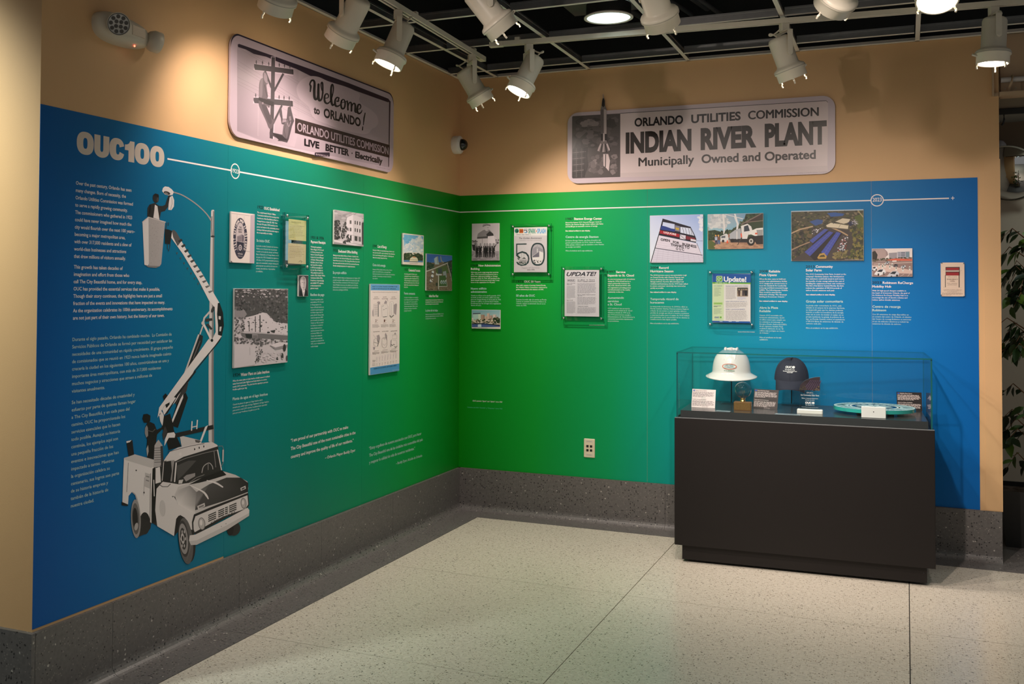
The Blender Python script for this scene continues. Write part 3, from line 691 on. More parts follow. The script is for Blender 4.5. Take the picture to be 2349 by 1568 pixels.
section(LA(C2), mural_l, [('y', '1924', (117, 1032), (184, 1024), 34), ('h', 'Water Plant on Lake Ivanhoe', (195, 1026), (498, 990), 32),
    ('p', ['When the water plant on Lake Ivanhoe initially opened, it utilized', 'water from both Lake Highland and Lake Ivanhoe to service', 'nearly 2,300 customers. The plant had the capacity to process', '4 million gallons per day.'], (110, 1085), (110, 1177), 500, 17), ('s', 'Planta de agua en el lago Ivanhoe', (110, 1282), (480, 1227), 30),
    ('q', ['Cuando la planta de agua en el lago Ivanhoe abrió', 'inicialmente, utilizó agua del lago Highland y del lago Ivanhoe', 'para servir a casi 2,300 clientes. La planta tenía capacidad', 'para procesar 4 millones de galones por día.'], (110, 1335), (110, 1427), 492, 17)])
section(LA(C3), mural_l, [('y', '1941', (213, 402), (268, 406), 38), ('h', 'Cost of Energy', (275, 408), (405, 418), 36),
    ('p', ['During the 1940s, the average family living in Orlando would', 'have spent about $130 a year on electricity. These illustrations', 'show costs of running specific appliances – technology, and', 'times, have certainly changed since then.'], (212, 450), (212, 552), 517, 19), ('s', 'Costo de la energía', (210, 662), (387, 672), 33),
    ('q', ['Durante la 1940s, la familia media que vivía en Orlando', 'gastaba cerca de $130 al año en electricidad. Estas', 'ilustraciones muestran los costos de utilizar electrodomésticos', 'específicos – la tecnología y los tiempos ciertamente', 'han cambiado.'], (210, 717), (210, 842), 517, 19)])
section(LA(C3), mural_l, [('y', '1957', (650, 728), (700, 732), 35), ('h', 'Centennial Fountain', (707, 735), (868, 742), 33),
    ('p', ['An enduring symbol of Orlando and its', 'community, the iconic Centennial Fountain at', 'Lake Eola was a gift to the city from OUC. In', '1965, the fountain was renamed the Linton E.', 'Allen Memorial Fountain in honor of the local', 'banker who conceptualized and championed', 'the project.'], (648, 780), (645, 962), 852, 19), ('s', 'Fuente centenaria', (645, 1054), (795, 1060), 32),
    ('q', ['Un símbolo de Orlando y su comunidad, la', 'icónica Fuente del Centenario en Lake Eola', 'fue un regalo de OUC para la ciudad. En', '1965, la fuente fue renombrada la Fuente', 'Conmemorativa Linton E. Allen en honor', 'del banquero local que conceptualizó y', 'propugnó el proyecto.'], (645, 1107), (645, 1290), 842, 19)])
section(LA(C3), mural_l, [('y', '1960', (943, 1092), (987, 1092), 32), ('h', 'Indian River Plant', (990, 1091), (1118, 1092), 32),
    ('p', ['Located on Florida’s east coast between Titusville and Cocoa,', 'the Indian River Plant was called a monument of beauty, and', 'modern technology in its opening comments.'], (940, 1140), (940, 1197), 1188, 18), ('s', 'La planta del río Indian', (940, 1290), (1110, 1290), 30),
    ('q', ['Situada en la costa este de Florida, entre Titusville y Cocoa, la', 'planta del río Indian fue llamada un monumento a la belleza y', 'tecnología moderna en su apertura.'], (940, 1340), (940, 1398), 1190, 18)])
CQ = (640, 940, 5.8725)
A = LA(CQ)
A.para(['“I am proud of our partnership with OUC to make', 'The City Beautiful one of the most sustainable cities in the', 'country and improve the quality of life of our residents.”'], (158, 433), (158, 652), 1028, 44, WHT, 0.012, 2)
A.text('– Orlando Mayor Buddy Dyer', (620, 662), (1028, 556), 38, WHT, 0.012); A.obj('quotation', mural_l)
A = LA(CQ)
A.para(['“Estoy orgulloso de nuestra asociación con OUC para hacer', 'The City Beautiful una de las ciudades más sostenibles del país', 'y mejorar la calidad de vida de nuestros residentes.”'], (1212, 536), (1216, 726), 1932, 40, PALE, 0.008, 2)
A.text('– Buddy Dyer, Alcalde de Orlando', (1575, 737), (1928, 627), 34, PALE, 0.008); A.obj('quotation', mural_l)
C4 = (1060, 480, 5.226); C5 = (1470, 470, 4.9); C6 = (1790, 430, 4.48)
section(BA(C4), mural_b, [('y', '1968', (105, 685), (187, 684), 26), ('h', 'New Administration', (197, 684), (462, 683), 24), ('h', 'Building', (105, 724), (210, 724), 24),
    ('p', ['With their needs outgrowing their previous', 'office, OUC moved its headquarters into a', 'brand new, eight-story building on Orange', 'Avenue on April 18, 1968. Still standing as the', 'Aloft Orlando Downtown hotel today, it was', 'home to the organization for 40 years.'], (105, 761), (105, 881), 452, 15), ('s', 'Nuevo edificio', (105, 960), (293, 959), 23), ('s', 'administrativo', (105, 998), (297, 998), 23),
    ('q', ['Cuando su oficina se les quedó pequeña, OUC', 'se mudó su sede a un nuevo edificio de ocho', 'pisos en Orange Avenue el 18 de abril de 1968.', 'Aunque el edificio es el hotel Aloft Orlando', 'Downtown hoy, fue el hogar de la organización', 'durante 40 años.'], (105, 1038), (105, 1156), 467, 15)])
section(BA(C4), mural_b, [('y', '1973', (650, 877), (733, 877), 26), ('h', 'OUC 50 Years', (745, 878), (940, 878), 25),
    ('p', ['After half a century of serving Central Florida,', 'the Orlando Utilities Commission celebrated its', 'golden anniversary in the summer of 1973.'], (648, 916), (648, 966), 1020, 15), ('s', '50 años de OUC', (648, 1045), (873, 1045), 25),
    ('q', ['Después de medio siglo de servicio en Florida', 'Central, la Comisión de Servicios Públicos de', 'Orlando celebró su aniversario de oro en el', 'verano de 1973.'], (648, 1086), (648, 1158), 1012, 15)])
section(BA(C4), mural_b, [('y', '1987', (1243, 127), (1330, 127), 27), ('h', 'Stanton Energy Center', (1343, 125), (1678, 122), 25),
    ('p', ['Named for former OUC General Manager Curtis H.', 'Stanton, the Stanton Energy Center utilizes solar farms', 'and landfill gas as renewable sources of energy.'], (1240, 166), (1240, 214), 1692, 15), ('h', 'See related artifact in case display.', (1240, 265), (1537, 262), 15), ('s', 'Centro de energía Stanton', (1242, 342), (1635, 340), 25),
    ('q', ['El Stanton Energy Center, que lleva el nombre del', 'gerente general pasado de OUC, Curtis H. Stanton,', 'utiliza granjas solares y gas de vertedero como fuentes', 'de energía renovables.'], (1240, 382), (1240, 458), 1700, 15), ('s', 'Mire el artefacto en la caja exhibición.', (1242, 503), (1567, 502), 15)])
section(BA(C4), mural_b, [('y', '1997', (1745, 760), (1835, 760), 26), ('h', 'Service', (1847, 762), (1958, 762), 24), ('h', 'Expands to St. Cloud', (1745, 803), (2060, 803), 25),
    ('p', ['An ever-increasing growth of residents', 'during the 1990s would lead to a', 'unique partnership between the', 'City of St. Cloud and OUC, with', 'the organization providing power', 'and infrastructure to the nearby', 'community on the rise.'], (1745, 843), (1745, 996), 2072, 15), ('s', 'Aumentando', (1745, 1072), (1940, 1070), 25), ('s', 'servicios', (1745, 1112), (1877, 1112), 25), ('s', 'a St. Cloud', (1745, 1150), (1912, 1150), 25),
    ('q', ['OCU estableció una asociación', 'especial con la ciudad de St. Cloud', 'durante la década de 1990 en la', 'que OUC proporcionó energía e', 'infraestructura a St. Cloud mientras la', 'comunidad aumentaba rápidamente', 'sin precedentes.'], (1745, 1192), (1745, 1344), 2070, 15), ('h', 'Courtesy of Orlando Utilities Commission', (1525, 1390), (1707, 1390), 8)])
section(BA(C5), mural_b, [('y', '2004', (106, 716), (195, 716), 26), ('h', 'Record', (207, 716), (312, 716), 24), ('h', 'Hurricane Season', (106, 755), (367, 755), 24),
    ('p', ['The 2004 hurricane season was particularly rough', 'on Central Florida, with Charley, Frances, and', 'Jeanne all hitting late that summer. Significant', 'damage and loss of power affected many local', 'residents and businesses, but the OUC team rallied', 'to ensure customers’ electricity was restored as', 'quickly as possible.'], (106, 795), (106, 940), 528, 14), ('h', 'See related artifact in case display.', (106, 985), (402, 986), 14), ('s', 'Temporada récord de', (106, 1068), (425, 1068), 24), ('s', 'huracanes', (106, 1106), (262, 1106), 24),
    ('q', ['La temporada de huracanes de 2004 fue difícil en', 'Florida Central. Charley, Frances y Jeanne llegaron', 'a finales de ese verano y causó grandes daños y', 'pérdida de energía que afectó a muchos residentes', 'y empresas locales, pero el equipo de OUC trabajó', 'para garantizar que la electricidad de los clientes se', 'restableciera lo más rápido posible.'], (106, 1146), (106, 1290), 547, 14), ('s', 'Mire el artefacto en la caja exhibición.', (106, 1336), (430, 1338), 14)])
section(BA(C5), mural_b, [('y', '2008', (1332, 757), (1427, 757), 26), ('h', 'Reliable', (1440, 757), (1567, 757), 24), ('h', 'Plaza Opens', (1332, 797), (1528, 797), 24),
    ('p', ['When the time came to build yet', 'another new administration facility,', 'OUC designed its current home to', 'meet the standards for Leadership', 'in Energy and Environmental Design', '(LEED). The following year, Reliable', 'Plaza would be awarded the', 'distinction of being “The Greenest', 'Building in Downtown Orlando.”'], (1332, 838), (1332, 1037), 1652, 14), ('h', 'See related artifact in case display.', (1332, 1085), (1652, 1088), 14), ('s', 'Abre la Plaza', (1333, 1165), (1543, 1165), 24), ('s', 'Reliable', (1333, 1203), (1460, 1203), 24),
    ('q', ['Cuando OUC necesitaba otra', 'instalación administrativa, diseñó', 'el edificio nuevo para cumplir con', 'los estándares de Liderazgo en', 'Energía y Diseño Ambiental (LEED).', 'Al año siguiente, Reliable Plaza', 'recibiría la distinción de ser “El', 'edificio más ecológico en Centro', 'de Orlando.”'], (1333, 1245), (1335, 1443), 1643, 14), ('s', 'Mire el artefacto en la caja', (1335, 1494), (1580, 1496), 14), ('s', 'exhibición.', (1335, 1519), (1430, 1519), 14), ('h', 'Courtesy of Orlando Utilities Commission', (1092, 1428), (1280, 1430), 8)])
section(BA(C6), mural_b, [('y', '2013', (262, 823), (352, 823), 24), ('h', 'Community', (363, 823), (540, 823), 23), ('h', 'Solar Farm', (262, 860), (425, 860), 23),
    ('p', ['The OUC Community Solar Farm, located on the', 'company’s Gardenia campus, was developed so', 'that customers could both invest in and receive', 'the benefits of solar energy without the cost of', 'installing the equipment at their own residences.', 'The first of its kind in Central Florida, the farm', 'reduces the equivalent of 949,316 pounds of', 'carbon dioxide emissions each year.'], (262, 897), (262, 1062), 676, 14), ('h', 'See related artifact in case display.', (264, 1106), (565, 1107), 14), ('s', 'Granja solar comunitaria', (264, 1180), (645, 1180), 23),
    ('q', ['La granja solar comunitaria de OUC, está', 'situada en el campus de la empresa Gardenia,', 'se desarrolló para que los clientes pudieran', 'invertir y recibir los beneficios de la energía', 'solar sin el costo de instalar el equipo en su', 'propia residencia. La granja, la primera de su', 'tipo en Florida Central, reduce el equivalente', 'a 949,316 libras de emisiones de dióxido de', 'carbono cada año.'], (264, 1217), (264, 1403), 663, 14), ('s', 'Mire el artefacto en la caja exhibición.', (265, 1449), (595, 1450), 14)])
section(BA(C6), mural_b, [('y', '2023', (945, 987), (1040, 987), 24), ('h', 'Robinson ReCharge', (1052, 988), (1365, 990), 23), ('h', 'Mobility Hub', (945, 1027), (1140, 1027), 23),
    ('p', ['With 20 high-speed chargers available in', 'the heart of downtown Orlando, the goal of', 'the Robinson ReCharge Mobility Hub is to', 'encourage the use of electric vehicles and', 'reduce carbon dioxide emissions.'], (945, 1065), (945, 1160), 1330, 14), ('s', 'Centro de recarga', (947, 1233), (1237, 1235), 23), ('s', 'Robinson', (947, 1270), (1088, 1270), 23),
    ('q', ['Con 20 estaciones de carga disponibles en', 'el corazón del centro de Orlando, el objetivo', 'del Centro de recarga Robinson es aumentar', 'el uso de vehículos eléctricos y reducir las', 'emisiones de dióxido de carbono.'], (947, 1308), (947, 1405), 1348, 14)])
A = BA((1060, 770, 5.227))
A.text('OUC symbols “Spark” and “Splash” circa 1960', (127, 785), (482, 800), 16, WHT, 0.004, 0.2); A.text('Símbolos de OUC “Centella” y “Chapoteo” cerca 1960', (65, 861), (482, 880), 14, (90, 190, 150), 0.0)
A.obj('caption_text', mural_b)

# ---- bucket truck and street lamp, printed in greys
G = lambda v: (v, int(v * 0.965), int(v * 0.955))
LT, LT2, MD, DK, BK_ = G(222), G(200), G(128), G(58), G(24)
A = LA((240, 400, 3.408))                          # street lamp and pole
A.crop = None
A.poly([(478.5, 1012), (478.5, 850), (481.5, 620), (484.3, 484), (486, 481), (490.5, 481), (491.7, 484), (491, 620), (490, 850), (491, 1018)], LT2)
A.poly([(486, 1016), (485, 850), (487.2, 620), (488.5, 484), (491.7, 484), (491, 620), (490, 850), (491, 1018)], MD)
A.crop = (240, 400, 3.408)
A.line([(535, 138), (600, 158), (680, 205), (750, 260), (800, 312), (831, 356)], [11, 9, 9, 9, 9, 12], G(150), 5)
A.line([(838, 330), (836, 420), (840, 484)], 9, MD); A.ell(845, 484, 16, 8, DK)
A.poly([(449, 130), (456, 105), (472, 93), (500, 97), (525, 116), (540, 136), (532, 158), (505, 165), (470, 155)], LT)
A.ell(487, 145, 27, 13, DK, 16, 0.3); A.ell(482, 148, 14, 7, MD, 12, 0.3)
A.obj('street_lamp_print', mural_l)
A = LA((240, 400, 3.408)); A.z += 0.0004          # man in the bucket
A.ell(400, 186, 24, 36, G(40), 18, -0.1); A.poly([(376, 165), (395, 148), (420, 155), (425, 175), (400, 172)], BK_); A.ell(414, 196, 8, 16, G(70), 10)
A.poly([(333, 325), (335, 262), (350, 235), (392, 222), (425, 245), (452, 246), (474, 236), (488, 190), (498, 165), (512, 160), (514, 196), (497, 250), (470, 285), (440, 292), (428, 357), (340, 332)], G(44))
A.poly([(392, 236), (412, 248), (428, 354), (380, 338), (388, 280)], LT); A.poly([(352, 240), (362, 236), (356, 300), (342, 325)], G(20))
A.poly([(508, 178), (530, 165), (543, 200), (541, 250), (522, 278), (497, 276), (500, 228)], LT); A.line([(524, 180), (526, 230), (515, 272)], 3, MD)
A.poly([(295, 372), (342, 333), (347, 690), (338, 716), (310, 705)], LT); A.poly([(342, 333), (472, 372), (442, 698), (430, 716), (345, 712)], G(172))
A.scatter([(350, 360), (460, 385), (438, 690), (352, 700)], 160, 3.0, [G(150), G(190), G(160)], 1, 3)
A.line([(295, 372), (340, 333), (474, 372)], 7, G(205)); A.poly([(310, 705), (345, 712), (430, 716), (400, 730), (340, 724)], MD)
A.poly([(470, 425), (500, 430), (526, 442), (512, 545), (470, 540)], G(30)); A.line([(476, 430), (485, 380), (500, 375), (496, 400)], 4, DK); A.line([(490, 540), (490, 580), (500, 600), (510, 560), (512, 520)], 4, DK)
A.obj('bucket_print', mural_l)
A = LA((240, 400, 3.408)); A.z += 0.0004          # folding boom
A.poly([(517, 470), (524, 440), (540, 432), (560, 450), (640, 590), (760, 770), (830, 890), (895, 1000), (925, 1080), (932, 1180), (916, 1262), (860, 1340), (830, 1310), (868, 1230), (860, 1040), (815, 985), (730, 820), (610, 620), (520, 495)], LT)
A.poly([(524, 440), (540, 432), (560, 450), (600, 520), (570, 560), (535, 490)], G(88))
for k in range(11):
    t = k / 10; x = 580 + 235 * t; y = 515 + 395 * t; A.poly([(x - 8, y + 4), (x + 20, y - 14 + 10 * t), (x + 30, y + 2), (x + 4, y + 18)], G(50 + 6 * k))
    if k < 8: A.poly([(x - 22 + 4 * k, y + 95), (x - 8 + 4 * k, y + 92), (x - 14 + 4 * k, y + 112)], G(80))
A.poly([(884, 1005), (898, 1002), (925, 1080), (932, 1180), (916, 1262), (885, 1252), (886, 1180), (878, 1090)], BK_)
A.poly([(890, 1105), (908, 1108), (905, 1135), (890, 1130)], LT2); A.poly([(898, 1190), (914, 1188), (908, 1225), (896, 1225)], LT2)
A.line([(830, 1062), (778, 1120), (768, 1165)], 14, LT2); A.line([(768, 1160), (838, 1300)], 16, LT); A.ell(768, 1162, 13, 15, LT2); A.ell(845, 1055, 12, 26, DK, 14, 0.4); A.ell(838, 1296, 10, 12, BK_)
A.poly([(785, 1128), (838, 1122), (842, 1140), (790, 1150)], DK); A.poly([(790, 1170), (810, 1165), (842, 1205), (830, 1215)], DK)
A.line([(766, 1185), (744, 1248)], 10, LT2); A.poly([(735, 1245), (768, 1262), (762, 1310), (668, 1560), (628, 1568)], G(40)); A.line([(735, 1250), (620, 1568)], 12, LT2, 0, False); A.line([(745, 1300), (690, 1440)], 4, MD)
A.poly([(812, 1285), (838, 1312), (862, 1335), (640, 1600), (560, 1700), (505, 1780), (470, 1800), (440, 1850), (412, 1900), (425, 1820)], LT)
A.poly([(862, 1335), (918, 1258), (900, 1300), (690, 1560), (560, 1745), (540, 1740)], G(34))
A.obj('boom_print', mural_l)
A = LA((240, 840, 3.337)); A.z += 0.0006          # truck
A.poly([(700, 0), (640, 120), (600, 200), (455, 370), (440, 330), (590, 100)], LT); A.poly([(690, 30), (700, 40), (560, 225), (480, 360), (455, 372)], G(34))
A.poly([(445, 228), (465, 205), (480, 222), (500, 212), (496, 292), (470, 318), (460, 280)], BK_); A.ell(478, 302, 7, 15, BK_, 12, 0.5)
A.poly([(412, 350), (430, 335), (447, 360), (468, 430), (440, 452), (425, 420)], LT); A.ell(420, 360, 6, 10, DK)
A.poly([(625, 120), (640, 125), (625, 190), (600, 225), (560, 300), (535, 280)], G(60)); A.poly([(560, 262), (620, 200), (637, 240), (560, 470), (500, 450)], G(28)); A.poly([(600, 212), (578, 250), (500, 446), (512, 450), (600, 240)], LT)
A.poly([(452, 380), (500, 360), (520, 430), (530, 490), (585, 610), (490, 640), (470, 560), (440, 470)], G(26)); A.poly([(460, 450), (480, 500), (450, 570), (440, 520)], G(60))
A.poly([(300, 430), (288, 400), (296, 366), (325, 362), (350, 376), (348, 415), (338, 432)], BK_)
A.poly([(308, 470), (325, 432), (350, 425), (380, 440), (398, 485), (430, 470), (456, 436), (462, 460), (420, 500), (400, 520), (396, 560), (372, 712), (325, 702), (320, 620), (325, 560), (308, 515)], G(28))
A.poly([(308, 470), (322, 450), (330, 470), (332, 530), (318, 545), (306, 510)], G(140)); A.poly([(318, 630), (332, 600), (336, 650), (325, 690)], G(165)); A.line([(330, 490), (365, 500), (385, 480)], 6, G(90))
A.poly([(165, 572), (212, 563), (226, 690), (184, 697)], G(32)); A.poly([(165, 572), (205, 564), (190, 580), (167, 586)], LT)
A.poly([(575, 540), (600, 533), (742, 568), (738, 590), (590, 620)], LT2); A.poly([(690, 560), (742, 568), (720, 585), (695, 580)], G(90))
A.poly([(535, 512), (830, 446), (833, 478), (540, 545)], G(38)); A.line([(668, 422), (664, 488)], 9, LT); A.line([(709, 412), (704, 476)], 9, LT); A.line([(668, 465), (706, 456)], 7, LT); A.poly([(768, 462), (790, 448), (780, 475), (742, 572), (728, 570)], LT)
A.poly([(480, 510), (530, 503), (540, 520), (535, 545), (490, 545), (455, 610), (460, 560)], LT)
A.poly([(372, 760), (450, 720), (560, 620), (820, 578), (866, 612), (895, 795), (1000, 830), (1090, 880), (1100, 1060), (700, 1285), (560, 1200), (528, 1290), (400, 1218), (360, 1195)], G(48))
A.poly([(147, 700), (180, 690), (230, 672), (378, 714), (388, 770), (357, 1200), (272, 1150), (256, 1062), (232, 985), (207, 960), (182, 990), (177, 1066), (134, 1045), (142, 800)], LT)
A.poly([(147, 702), (180, 690), (230, 672), (378, 714), (384, 765), (352, 775), (158, 716)], G(196)); A.line([(180, 738), (168, 960)], 3, DK); A.line([(350, 820), (345, 1190)], 4, G(70)); A.line([(303, 850), (298, 985)], 2.5, MD); A.ell(240, 795, 5, 6, DK); A.ell(300, 965, 5, 8, DK)
A.poly([(308, 812), (350, 825), (344, 935), (303, 918)], G(190)); A.line([(318, 840), (338, 846)], 8, MD); A.line([(317, 870), (335, 876)], 8, MD)
A.line([(210, 962), (236, 985), (258, 1060), (268, 1150)], 7, G(180), 4); A.poly([(128, 1035), (178, 1056), (176, 1068), (130, 1062)], BK_)
A.poly([(365, 782), (385, 768), (398, 900), (402, 1000), (388, 1192), (357, 1200), (358, 980)], BK_); A.line([(374, 870), (378, 990)], 8, LT2)
A.poly([(380, 605), (392, 585), (410, 560), (428, 585), (442, 605), (452, 765), (372, 772)], G(176))
for k in range(7): A.line([(380, 625 + 18 * k), (445, 622 + 18 * k)], 5, G(105))
A.poly([(425, 610), (442, 608), (452, 765), (430, 768)], G(60))
A.ell(305, 1200, 42, 85, G(40)); A.poly([(262, 1148), (355, 1196), (348, 1240), (322, 1275), (240, 1310)], G(46)); A.ell(237, 1165, 37, 148, G(150), 28, -0.04); A.ell(235, 1165, 29, 120, G(100), 24, -0.04); A.ell(232, 1163, 20, 82, G(36), 24, -0.04); A.ell(240, 1225, 14, 30, G(170), 14, 0.2)
A.ell(985, 1238, 52, 56, G(46)); A.ell(960, 1245, 26, 48, G(30))
A.poly([(470, 690), (500, 650), (560, 620), (700, 590), (820, 578), (860, 600), (866, 622), (760, 645), (600, 695), (540, 725), (450, 722)], G(212)); A.line([(480, 655), (640, 612), (760, 590)], 4, DK, 4)
for x, y in ((690, 633), (725, 622), (760, 612)): A.ell(x, y, 10, 14, LT); A.ell(x - 3, y, 5, 9, DK)
A.ell(578, 672, 9, 14, LT)
A.poly([(540, 725), (600, 692), (770, 640), (866, 610), (866, 640), (880, 760), (895, 795), (740, 835), (650, 885), (560, 900), (530, 888)], G(46)); A.poly([(548, 760), (640, 720), (700, 720), (600, 830), (555, 870)], G(78))
A.line([(540, 735), (620, 702), (770, 660), (862, 640)], 5, G(130)); A.line([(533, 880), (545, 740)], 10, LT); A.line([(862, 640), (892, 790)], 8, LT); A.line([(835, 650), (848, 770)], 4, G(150))
A.line([(742, 812), (755, 765), (795, 738), (820, 760), (826, 785)], 6, G(170), 4); A.line([(790, 740), (790, 790)], 5, G(140)); A.poly([(600, 850), (625, 830), (690, 815), (690, 840), (620, 880)], G(150)); A.line([(645, 890), (700, 850), (760, 828)], 4, G(140)); A.poly([(565, 870), (600, 865), (590, 895), (562, 898)], LT2)
A.poly([(446, 728), (520, 715), (532, 762), (510, 888), (438, 872)], G(38)); A.poly([(505, 720), (532, 716), (520, 800), (512, 880), (500, 880), (512, 800)], G(150)); A.line([(438, 872), (450, 728), (520, 716)], 6, G(200))
A.poly([(395, 935), (442, 882), (510, 892), (565, 902), (650, 890), (560, 940), (530, 1000), (560, 1050), (692, 1130), (660, 1285), (642, 1252), (605, 1155), (565, 1140), (545, 1165), (528, 1297), (400, 1222), (384, 1100), (390, 1000)], G(216))
A.line([(410, 900), (440, 920), (480, 920), (500, 900)], 5, DK); A.ell(440, 1085, 22, 62, G(198), 22, -0.1); A.ring(440, 1085, 22, 62, 2, G(185)); A.ell(520, 995, 8, 5, MD)
A.poly([(387, 778), (420, 768), (428, 885), (386, 897)], LT); A.line([(420, 770), (440, 735), (470, 722)], 4, DK); A.line([(870, 610), (898, 608), (910, 640), (905, 735), (890, 765)], 4, MD); A.line([(904, 640), (902, 725)], 9, LT2)
A.poly([(560, 920), (650, 890), (740, 852), (900, 800), (1000, 830), (1090, 880), (1097, 930), (1092, 970), (930, 1030), (800, 1080), (690, 1128), (555, 1052), (532, 985)], G(198))
A.poly([(640, 905), (740, 852), (900, 798), (930, 830), (800, 870), (720, 890)], G(30)); A.poly([(700, 960), (800, 900), (930, 850), (1040, 850), (1097, 892), (1094, 960), (920, 1026), (690, 1100), (680, 1070)], [G(120), G(80), G(60), G(48), G(38), G(40), G(52), G(70), G(150)]); A.poly([(560, 945), (650, 910), (700, 960), (690, 1060), (690, 1128), (560, 1055), (534, 990)], [G(190), G(150), G(130), G(170), G(220), G(225), G(200)])
A.line([(650, 908), (745, 955), (775, 985), (790, 1012)], [6, 12, 16, 8], LT, 4); A.line([(780, 872), (850, 892), (900, 922)], [6, 14, 10], LT, 4)
A.poly([(705, 1068), (762, 1043), (766, 1070), (712, 1095)], LT2); A.poly([(716, 1072), (755, 1056), (757, 1068), (720, 1084)], G(120)); A.poly([(1036, 930), (1075, 912), (1078, 935), (1040, 952)], LT2); A.poly([(1044, 934), (1068, 923), (1070, 933), (1046, 944)], DK)
A.poly([(665, 1190), (680, 1132), (800, 1084), (1096, 966), (1104, 1060), (1082, 1098), (900, 1164), (680, 1282), (668, 1250)], G(40)); A.poly([(676, 1195), (692, 1146), (800, 1100), (1090, 985), (1096, 1055), (1074, 1088), (900, 1150), (686, 1268), (678, 1245)], G(214))
for r_ in range(4):
    y = 1140 + 15 * r_
    for a, b in ((790, 850), (866, 912), (918, 940), (950, 1006)):
        A.line([(a, y - (a - 790) * 0.44), (b, y - (b - 790) * 0.44)], 8, G(44), 0, False)
A.text('CHEVROLET', (808, 1202), (1000, 1112), 11, G(70), 0.02)
A.ell(740, 1203, 27, 48, G(120), 24, -0.1); A.ell(740, 1203, 22, 42, G(185), 24, -0.1); A.ell(735, 1195, 10, 22, G(225)); A.ell(1060, 1047, 22, 42, G(120), 24, -0.1); A.ell(1060, 1047, 18, 36, G(180), 24, -0.1); A.ell(1056, 1040, 8, 18, G(220))
A.poly([(530, 1297), (536, 1230), (548, 1162), (575, 1136), (612, 1158), (640, 1240), (640, 1300), (600, 1200), (570, 1250)], G(34))
A.ell(655, 1370, 38, 125, G(40)); A.ell(618, 1335, 54, 178, G(96), 30, -0.1); A.ell(602, 1318, 40, 140, G(60), 28, -0.1); A.ell(600, 1318, 34, 118, G(150), 26, -0.1); A.ell(598, 1318, 24, 84, G(62), 24, -0.1); A.ell(594, 1316, 13, 42, G(190), 18, -0.1); A.ell(594, 1316, 7, 22, G(50), 14, -0.1)
for k in range(6):
    a = k * 1.047; A.ell(598 + 17 * math.cos(a), 1318 + 62 * math.sin(a), 5, 13, G(180), 10)
for k in range(12): A.line([(650 - k * 2.2, 1370 + 10 * k), (662 - k * 3.4, 1374 + 10 * k)], 3, G(140), 0, False)
A.poly([(648, 1292), (690, 1286), (900, 1182), (1090, 1080), (1104, 1098), (1102, 1142), (930, 1252), (700, 1364), (656, 1366), (642, 1330)], G(218)); A.poly([(646, 1335), (700, 1330), (930, 1215), (1102, 1120), (1102, 1142), (930, 1252), (700, 1364), (656, 1366)], G(196))
for x, y in ((890, 1224), (925, 1203)): A.ell(x, y, 3, 4, MD)
A.obj('truck_print', mural_l)
# ================================================================== mounted boards and frames
def corners_uv(wall, cs, crop, w):
    pts = []
    for p in cs:
        q = (crop[0] + p[0] / crop[2], crop[1] + p[1] / crop[2])
        h = hit(q[0], q[1], 0, w) if wall == 'L' else hit(q[0], q[1], 1, -w)
        pts.append(((h.y if wall == 'L' else h.x), h.z))
    u0 = (pts[0][0] + pts[3][0]) / 2; u1 = (pts[1][0] + pts[2][0]) / 2; v1 = (pts[0][1] + pts[1][1]) / 2; v0 = (pts[2][1] + pts[3][1]) / 2
    return u0, u1, v0, v1
def board(label, wall, cs, crop, T=0.014, group='mounted photographs on the murals', name='photo_board', cat='photograph', gap=0.004):
    u0, u1, v0, v1 = corners_uv(wall, cs, crop, T)
    t = thing(name, label, cat, frameM(wall, (u0 + u1) / 2, v0, 0.0017), group)
    W2 = (u1 - u0) / 2
    mb = MB(); mb.bbox((-W2, 0, gap), (W2, v1 - v0, T - 0.0017), 0.0006); obj('backing_board', mb, BOARD, t)
    if gap > 0: mb = MB(); mb.box((-W2 * 0.5, (v1 - v0) * 0.3, 0), (W2 * 0.5, (v1 - v0) * 0.7, gap)); obj('mounting_pad', mb, BOARD, t)
    A = Art(wallmap(wall, (u0 + u1) / 2, v0, T), T - 0.0017 + 0.0001, 0.000008, crop)
    A.bounds = (-W2, 0, W2, v1 - v0)
    def bg(col, m=0.0012):
        A.raw([(-W2 + m, m), (W2 - m, m), (W2 - m, v1 - v0 - m), (-W2 + m, v1 - v0 - m)], [(0, 1, 2, 3)], col)
    A.bg = bg
    def finish(name='print', mt=None):
        # keep the ink inside the board
        m = 0.001
        A.v = [(min(max(x, -W2 + m), W2 - m), min(max(y, m), v1 - v0 - m), z) for x, y, z in A.v]
        return A.obj(name, t, mt)
    A.finish = finish
    return t, A
def ring_text(A, txt, cx, cy, rx, ry, a0, a1, h, w, col, bold=0.03):
    n = len(txt)
    for i, ch in enumerate(txt):
        if ch == ' ': continue
        vs_, fs = glyphs(ch, bold, 1)
        xm = (min(v[0] for v in vs_) + max(v[0] for v in vs_)) / 2
        a = math.radians(a0 + (a1 - a0) * i / (n - 1)); px, py = cx + rx * math.cos(a), cy + ry * math.sin(a)
        tx, ty = -rx * math.sin(a), ry * math.cos(a); d = math.hypot(tx, ty); tx /= d; ty /= d
        nx, ny = math.cos(a) , math.sin(a)
        A.raw([A.P((px + tx * (x - xm) * w / 0.7 + nx * (y - 0.34) * h / CAPH, py + ty * (x - xm) * w / 0.7 + ny * (y - 0.34) * h / CAPH)) for x, y in vs_], fs, col)
